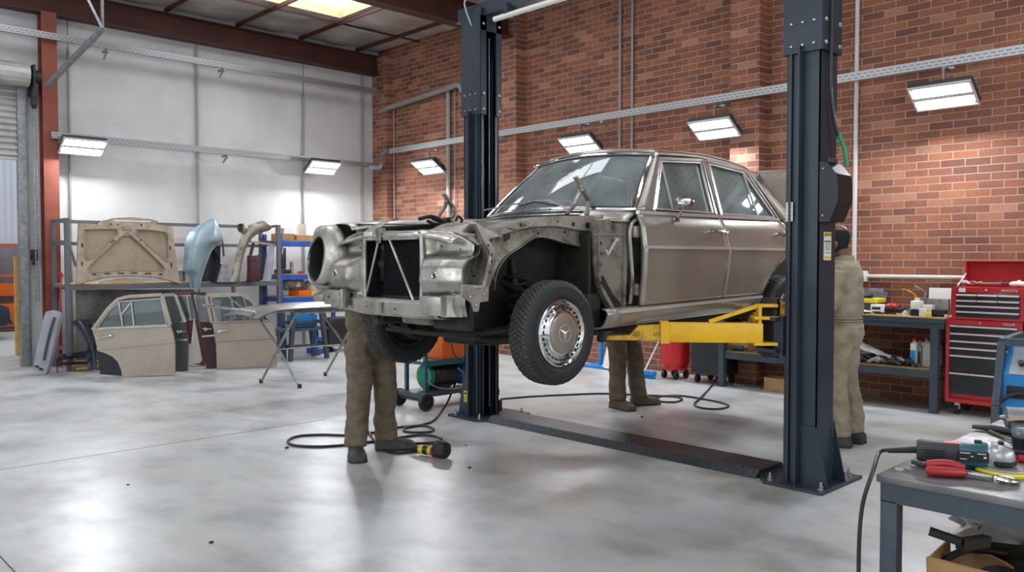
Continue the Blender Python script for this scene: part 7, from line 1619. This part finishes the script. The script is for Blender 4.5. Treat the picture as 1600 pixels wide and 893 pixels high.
part('spindle_guard', 'black', ag, lambda b: b.lathe([(0, .022), (.036, .022), (.044, .028), (.044, .036), (.032, .042)], Vector((hc_.x, hc_.y, TH)), (0, 0, 1), 24))
part('pad', 'gtool', ag, lambda b: b.lathe([(0, .020), (.05, .019), (.085, .014), (.088, .010)], Vector((hc_.x, hc_.y, TH)) + ax * .015, (0, 0, 1), 40)); part('yellow_rim', 'disc', ag, lambda b: b.lathe([(.070, .0165), (.088, .012), (.092, .007), (.090, .0), (.0, .0)], Vector((hc_.x, hc_.y, TH)) + ax * .015, (0, 0, 1), 40))
part('switch', 'black', ag, lambda b: b.box(a0 + ax * L_ * .80 + zc_ + Vector((0, 0, .044)), (.022, .018, .012), Rg, bev=.003)); part('side_bolt', 'alu', ag, lambda b: b.cyl(a0 + ax * L_ * 1.0 + zc_ + Vector((0, 0, .035)), a0 + ax * L_ * 1.01 + zc_ + Vector((0, 0, .048)), .009))
part('strain_relief', 'black', ag, lambda b: b.tube([a0 + zc_ - ax * .0, a0 + zc_ - ax * .09 + Vector((0, 0, -.012))], [.012, .008], 10))
cpts = [a0 + zc_ - ax * .08 + Vector((0, 0, -.010)), a0 + zc_ - ax * .11 + Vector((0, .004, -.02)), Vector((bx0 - .008, by0 + .006, TH + .012)), Vector((bx0 - .05, by0 + .025, TH - .12)), Vector((bx0 - .055, by0 + .028, .5)), Vector((bx0 - .03, by0 + .02, .2)), Vector((bx0 + .02, by0 + .05, .02)), Vector((bx0 + .2, by0 + .12, .012))]
part('power_cord', 'cable', ag, lambda b: b.tube(smooth_pts(cpts, 7), .0065, 8))
# red-handled pliers
q0, q1, q2 = T_(1446, 742), T_(1507, 745), T_(1588, 757); ax2 = (q2 - q0).normalized(); n2 = Vector((0, 0, 1)).cross(ax2)
rp_ = empty('locking_pliers', q1, 0, 'long pliers with red rubber grips in front of the angle polisher', 'pliers')
part('grip', 'redgrip', rp_, lambda b: b.tube(smooth_pts([q0 + Vector((0, 0, .018)) - n2 * .010, q0.lerp(q1, .5) - n2 * .016 + Vector((0, 0, .018)), q1 - n2 * .010 + Vector((0, 0, .016))], 5), [.010] + [.0165] * 8 + [.014] * 2, 12))
part('grip', 'redgrip', rp_, lambda b: b.tube(smooth_pts([q0 + Vector((0, 0, .034)) + n2 * .008, q0.lerp(q1, .5) + n2 * .014 + Vector((0, 0, .038)), q1 + n2 * .004 + Vector((0, 0, .03))], 5), [.008] + [.013] * 8 + [.010] * 2, 12))
part('jaw', 'dchrome', rp_, lambda b: (b.bar(q1 - ax2 * .01 + Vector((0, 0, .014)), q1.lerp(q2, .62) + Vector((0, 0, .012)), .014, .010, bev=.002), b.bar(q1 + n2 * .012 + Vector((0, 0, .018)), q1.lerp(q2, .6) + Vector((0, 0, .014)), .010, .008, bev=.002), b.lathe([(0, .022), (.010, .020), (.013, .010), (.013, 0)], q1.lerp(q2, .62), (0, 0, 1), 14), b.tube(smooth_pts([q1.lerp(q2, .62) + n2 * .008 + Vector((0, 0, .012)), q1.lerp(q2, .85) + n2 * .018 + Vector((0, 0, .012)), q2 + Vector((0, 0, .010)), q1.lerp(q2, .85) - n2 * .014 + Vector((0, 0, .010)), q1.lerp(q2, .64) - n2 * .008 + Vector((0, 0, .012))], 5), .0075, 8)))
simple('steel_rod', 'dgrey', lambda b: (b.tube([T_(1426, 721, .012), T_(1446, 727, .012)], .008, 8), b.tube([T_(1446, 727, .012), T_(1525, 729, .008)], .0075, 8)), 'dark round bar lying behind the red pliers', 'bar')
simple('flat_key', 'dgrey', lambda b: b.box((T_(1505, 729) + T_(1525, 730)) / 2 + Vector((0, 0, .004)), (.05, .018, .006), .4), 'small dark flat bar under the angle polisher', 'bar', smooth=0)
# things further along the table
s0, s1, s2 = T_(1519, 666, .012), T_(1549, 669, .012), T_(1596, 677, .012)
st = empty('scraper', s0, 0, 'black handled scraper lying across the far part of the steel table', 'hand tool')
part('handle', 'black', st, lambda b: b.tube([s1, s2], .016, 12)); part('shaft', 'dgrey', st, lambda b: b.tube([s0, s1], [.008, .013], 10))
simple('scribe', 'dchrome', lambda b: (b.tube([T_(1546, 673, .008), T_(1572, 684, .008)], .007, 8), b.tube([T_(1572, 684, .008), T_(1592, 692, .008)], .005, 8)), 'thin silver scribe in front of the black scraper', 'scribe')
simple('paper_sheet', 'cream', lambda b: b.sheet(lambda u, v: T_(1563, 668) * (1 - u) * (1 - v) + T_(1612, 672) * u * (1 - v) + T_(1572, 662) * (1 - u) * v + T_(1620, 665) * u * v + Vector((0, 0, .002 + .004 * sin(u * 5))), 8, 4, th=.001), 'cream paper sheet behind the black scraper', 'paper')
c0, c1 = T_(1570, 652, .045), T_(1620, 655, .045)
simple('grey_roll', 'galv', lambda b: (b.tube([c0, c0 + (c1 - c0) * .04, c1], [.03, .045, .045], 20), b.tube([c0 - (c1 - c0).normalized() * .02, c0], [.008, .012], 8)), 'grey cylindrical roll at the far end of the steel table', 'roll')
simple('cardboard_piece', 'card', lambda b: b.prism([T_(1580, 657, .001), T_(1576, 657, .12) + Vector((0, 0, 0)), T_(1620, 655, .13), T_(1622, 655, .001)], Vector((.03, .02, .0))), 'brown cardboard piece standing in front of the grey roll', 'cardboard', smooth=0)
jp = T_(1600, 702); jr = empty('plastic_jar', jp, 0, 'clear plastic cap on a black base cut by the right edge', 'jar')
part('dome', 'jar', jr, lambda b: b.lathe([(.036, .045), (.042, .06), (.042, .085), (.034, .10), (.0, .105)], jp, (0, 0, 1), 24)); part('base', 'black', jr, lambda b: b.lathe([(0, 0), (.034, .0), (.040, .045), (0, .045)], jp, (0, 0, 1), 24))
simple('red_driver', 'red', lambda b: (b.tube([T_(1590, 716, .012), T_(1625, 718, .012)], .013, 10), b.tube([T_(1560, 706, .01), T_(1590, 716, .012)], .004, 8)), 'red screwdriver at the right edge behind the polisher', 'screwdriver')
simple('black_driver', 'black', lambda b: b.tube([T_(1572, 703, .012), T_(1625, 711, .012)], .011, 10), 'black tool handle just behind the red screwdriver', 'hand tool')
simple('small_block', 'dgrey', lambda b: b.box(T_(1564, 691, .006), (.028, .018, .012), .3, bev=.002), 'small dark block behind the polisher head', 'block')
simple('washer', 'alu', lambda b: b.lathe([(.006, 0), (.014, 0), (.014, .003), (.006, .003), (.006, 0)], T_(1405, 733, .0), (0, 0, 1), 16), 'small washer on the corner of the steel table', 'washer')
# lower shelf clutter
def Sx(px, py, h): return AZt(px, py, h)
BXp = AZt(1452, 893, LS)
def cbox(b, c, sx, sy, sz, rot): box_open(b, c, sx, sy, sz, rot, False, .006)
bxc = Vector((2.98, .62, LS))
simple('cardboard_box', 'card', lambda b: (b.prism([Sx(1448, 872, .60), Sx(1451, 869, .605), Sx(1545, 893, .60), Sx(1700, 940, .60), Sx(1700, 1060, .32), Sx(1452, 990, .32)], Vector((.006, .004, 0))), b.prism([Sx(1448, 872, .60), Sx(1452, 990, .32), Sx(1452, 990, .32) + Vector((.26, .02, 0)), Sx(1448, 872, .60) + Vector((.26, .02, 0))], Vector((0, -.006, 0)))), 'open brown cardboard box on the lower shelf of the steel table', 'box', smooth=0)
simple('cardboard_box', 'card', lambda b: (b.prism([Sx(1490, 860, .55), Sx(1545, 868, .58), Sx(1570, 880, .55), Sx(1600, 900, .40), Sx(1500, 893, .40)], Vector((.02, .0, 0))), b.prism([Sx(1490, 860, .55), Sx(1472, 876, .55), Sx(1480, 893, .40), Sx(1510, 885, .40)], Vector((.01, .0, 0)))), 'torn inner cardboard box behind the brown box on the lower shelf', 'box', smooth=0)
simple('black_angle_bar', 'black', lambda b: (b.bar(Sx(1452, 829, .66), Sx(1502, 846, .64), .03, .022), b.bar(Sx(1500, 850, .63), Sx(1542, 844, .62), .03, .035)), 'black square bar sticking out of the pile on the lower shelf', 'bar', smooth=0)
simple('black_hoop', 'rubber', lambda b: b.tube(smooth_pts([Sx(1462, 893, .5), Sx(1475, 876, .55), Sx(1500, 862, .58), Sx(1530, 857, .58), Sx(1570, 862, .56)], 6), .012, 10), 'thick black rubber hoop behind the cardboard box', 'hoop')
def bag(b):
    def f(u, v):
        px = 1497 + 135 * u; py = interp([(0, 812), (.05, 808), (.12, 815), (.3, 812), (.5, 812), (.7, 808), (1, 815)], u) + v * interp([(0, 36), (.5, 60), (1, 70)], u)
        return AZt(px, py, .70 - .25 * v) + Vector((.05 * sin(u * 14 + v * 3) * .5, .03 * cos(v * 7 + u * 9), 0)) - RT * 0 + FW * (.06 * sin(v * 3 + u * 2))
    b.sheet(f, 40, 18, th=.003)
simple('plastic_bag', 'cloth', bag, 'crumpled pale grey bag hanging over the pile on the lower shelf', 'bag', smooth=60)
simple('dark_tub', 'black', lambda b: b.lathe([(0, 0), (.11, 0), (.125, .20), (.12, .205), (.105, .02), (0, .02)], AZt(1592, 910, .40) + Vector((0, 0, -.08)), (0, 0, 1), 28), 'round black tub at the right of the lower shelf', 'tub')
simple('scrap_sheet', 'grime', lambda b: b.prism([Sx(1530, 850, .6), Sx(1600, 858, .6), Sx(1700, 880, .5), Sx(1700, 900, .45), Sx(1530, 870, .5)], Vector((.05, .0, 0))), 'dark flat part under the grey bag', 'car part', smooth=0)
simple('blue_card', 'blue', lambda b: b.prism([Sx(1514, 806, .70), Sx(1527, 809, .70), Sx(1527, 820, .66), Sx(1514, 816, .66)], Vector((.01, 0, 0))), 'small blue card showing above the grey bag', 'card', smooth=0)
simple('chrome_tube', 'galv', lambda b: b.tube([Sx(1537, 796, .74), Sx(1530, 812, .68), Sx(1527, 822, .62)], .012, 10), 'short chrome tube leaning behind the grey bag', 'tube')
simple('teal_cup', 'cyan', lambda b: b.lathe([(0, 0), (.03, 0), (.035, .05), (.03, .05), (.027, .01), (0, .01)], Sx(1545, 800, .70), (0, 0, 1), 20), 'small turquoise cup under the table edge', 'cup')
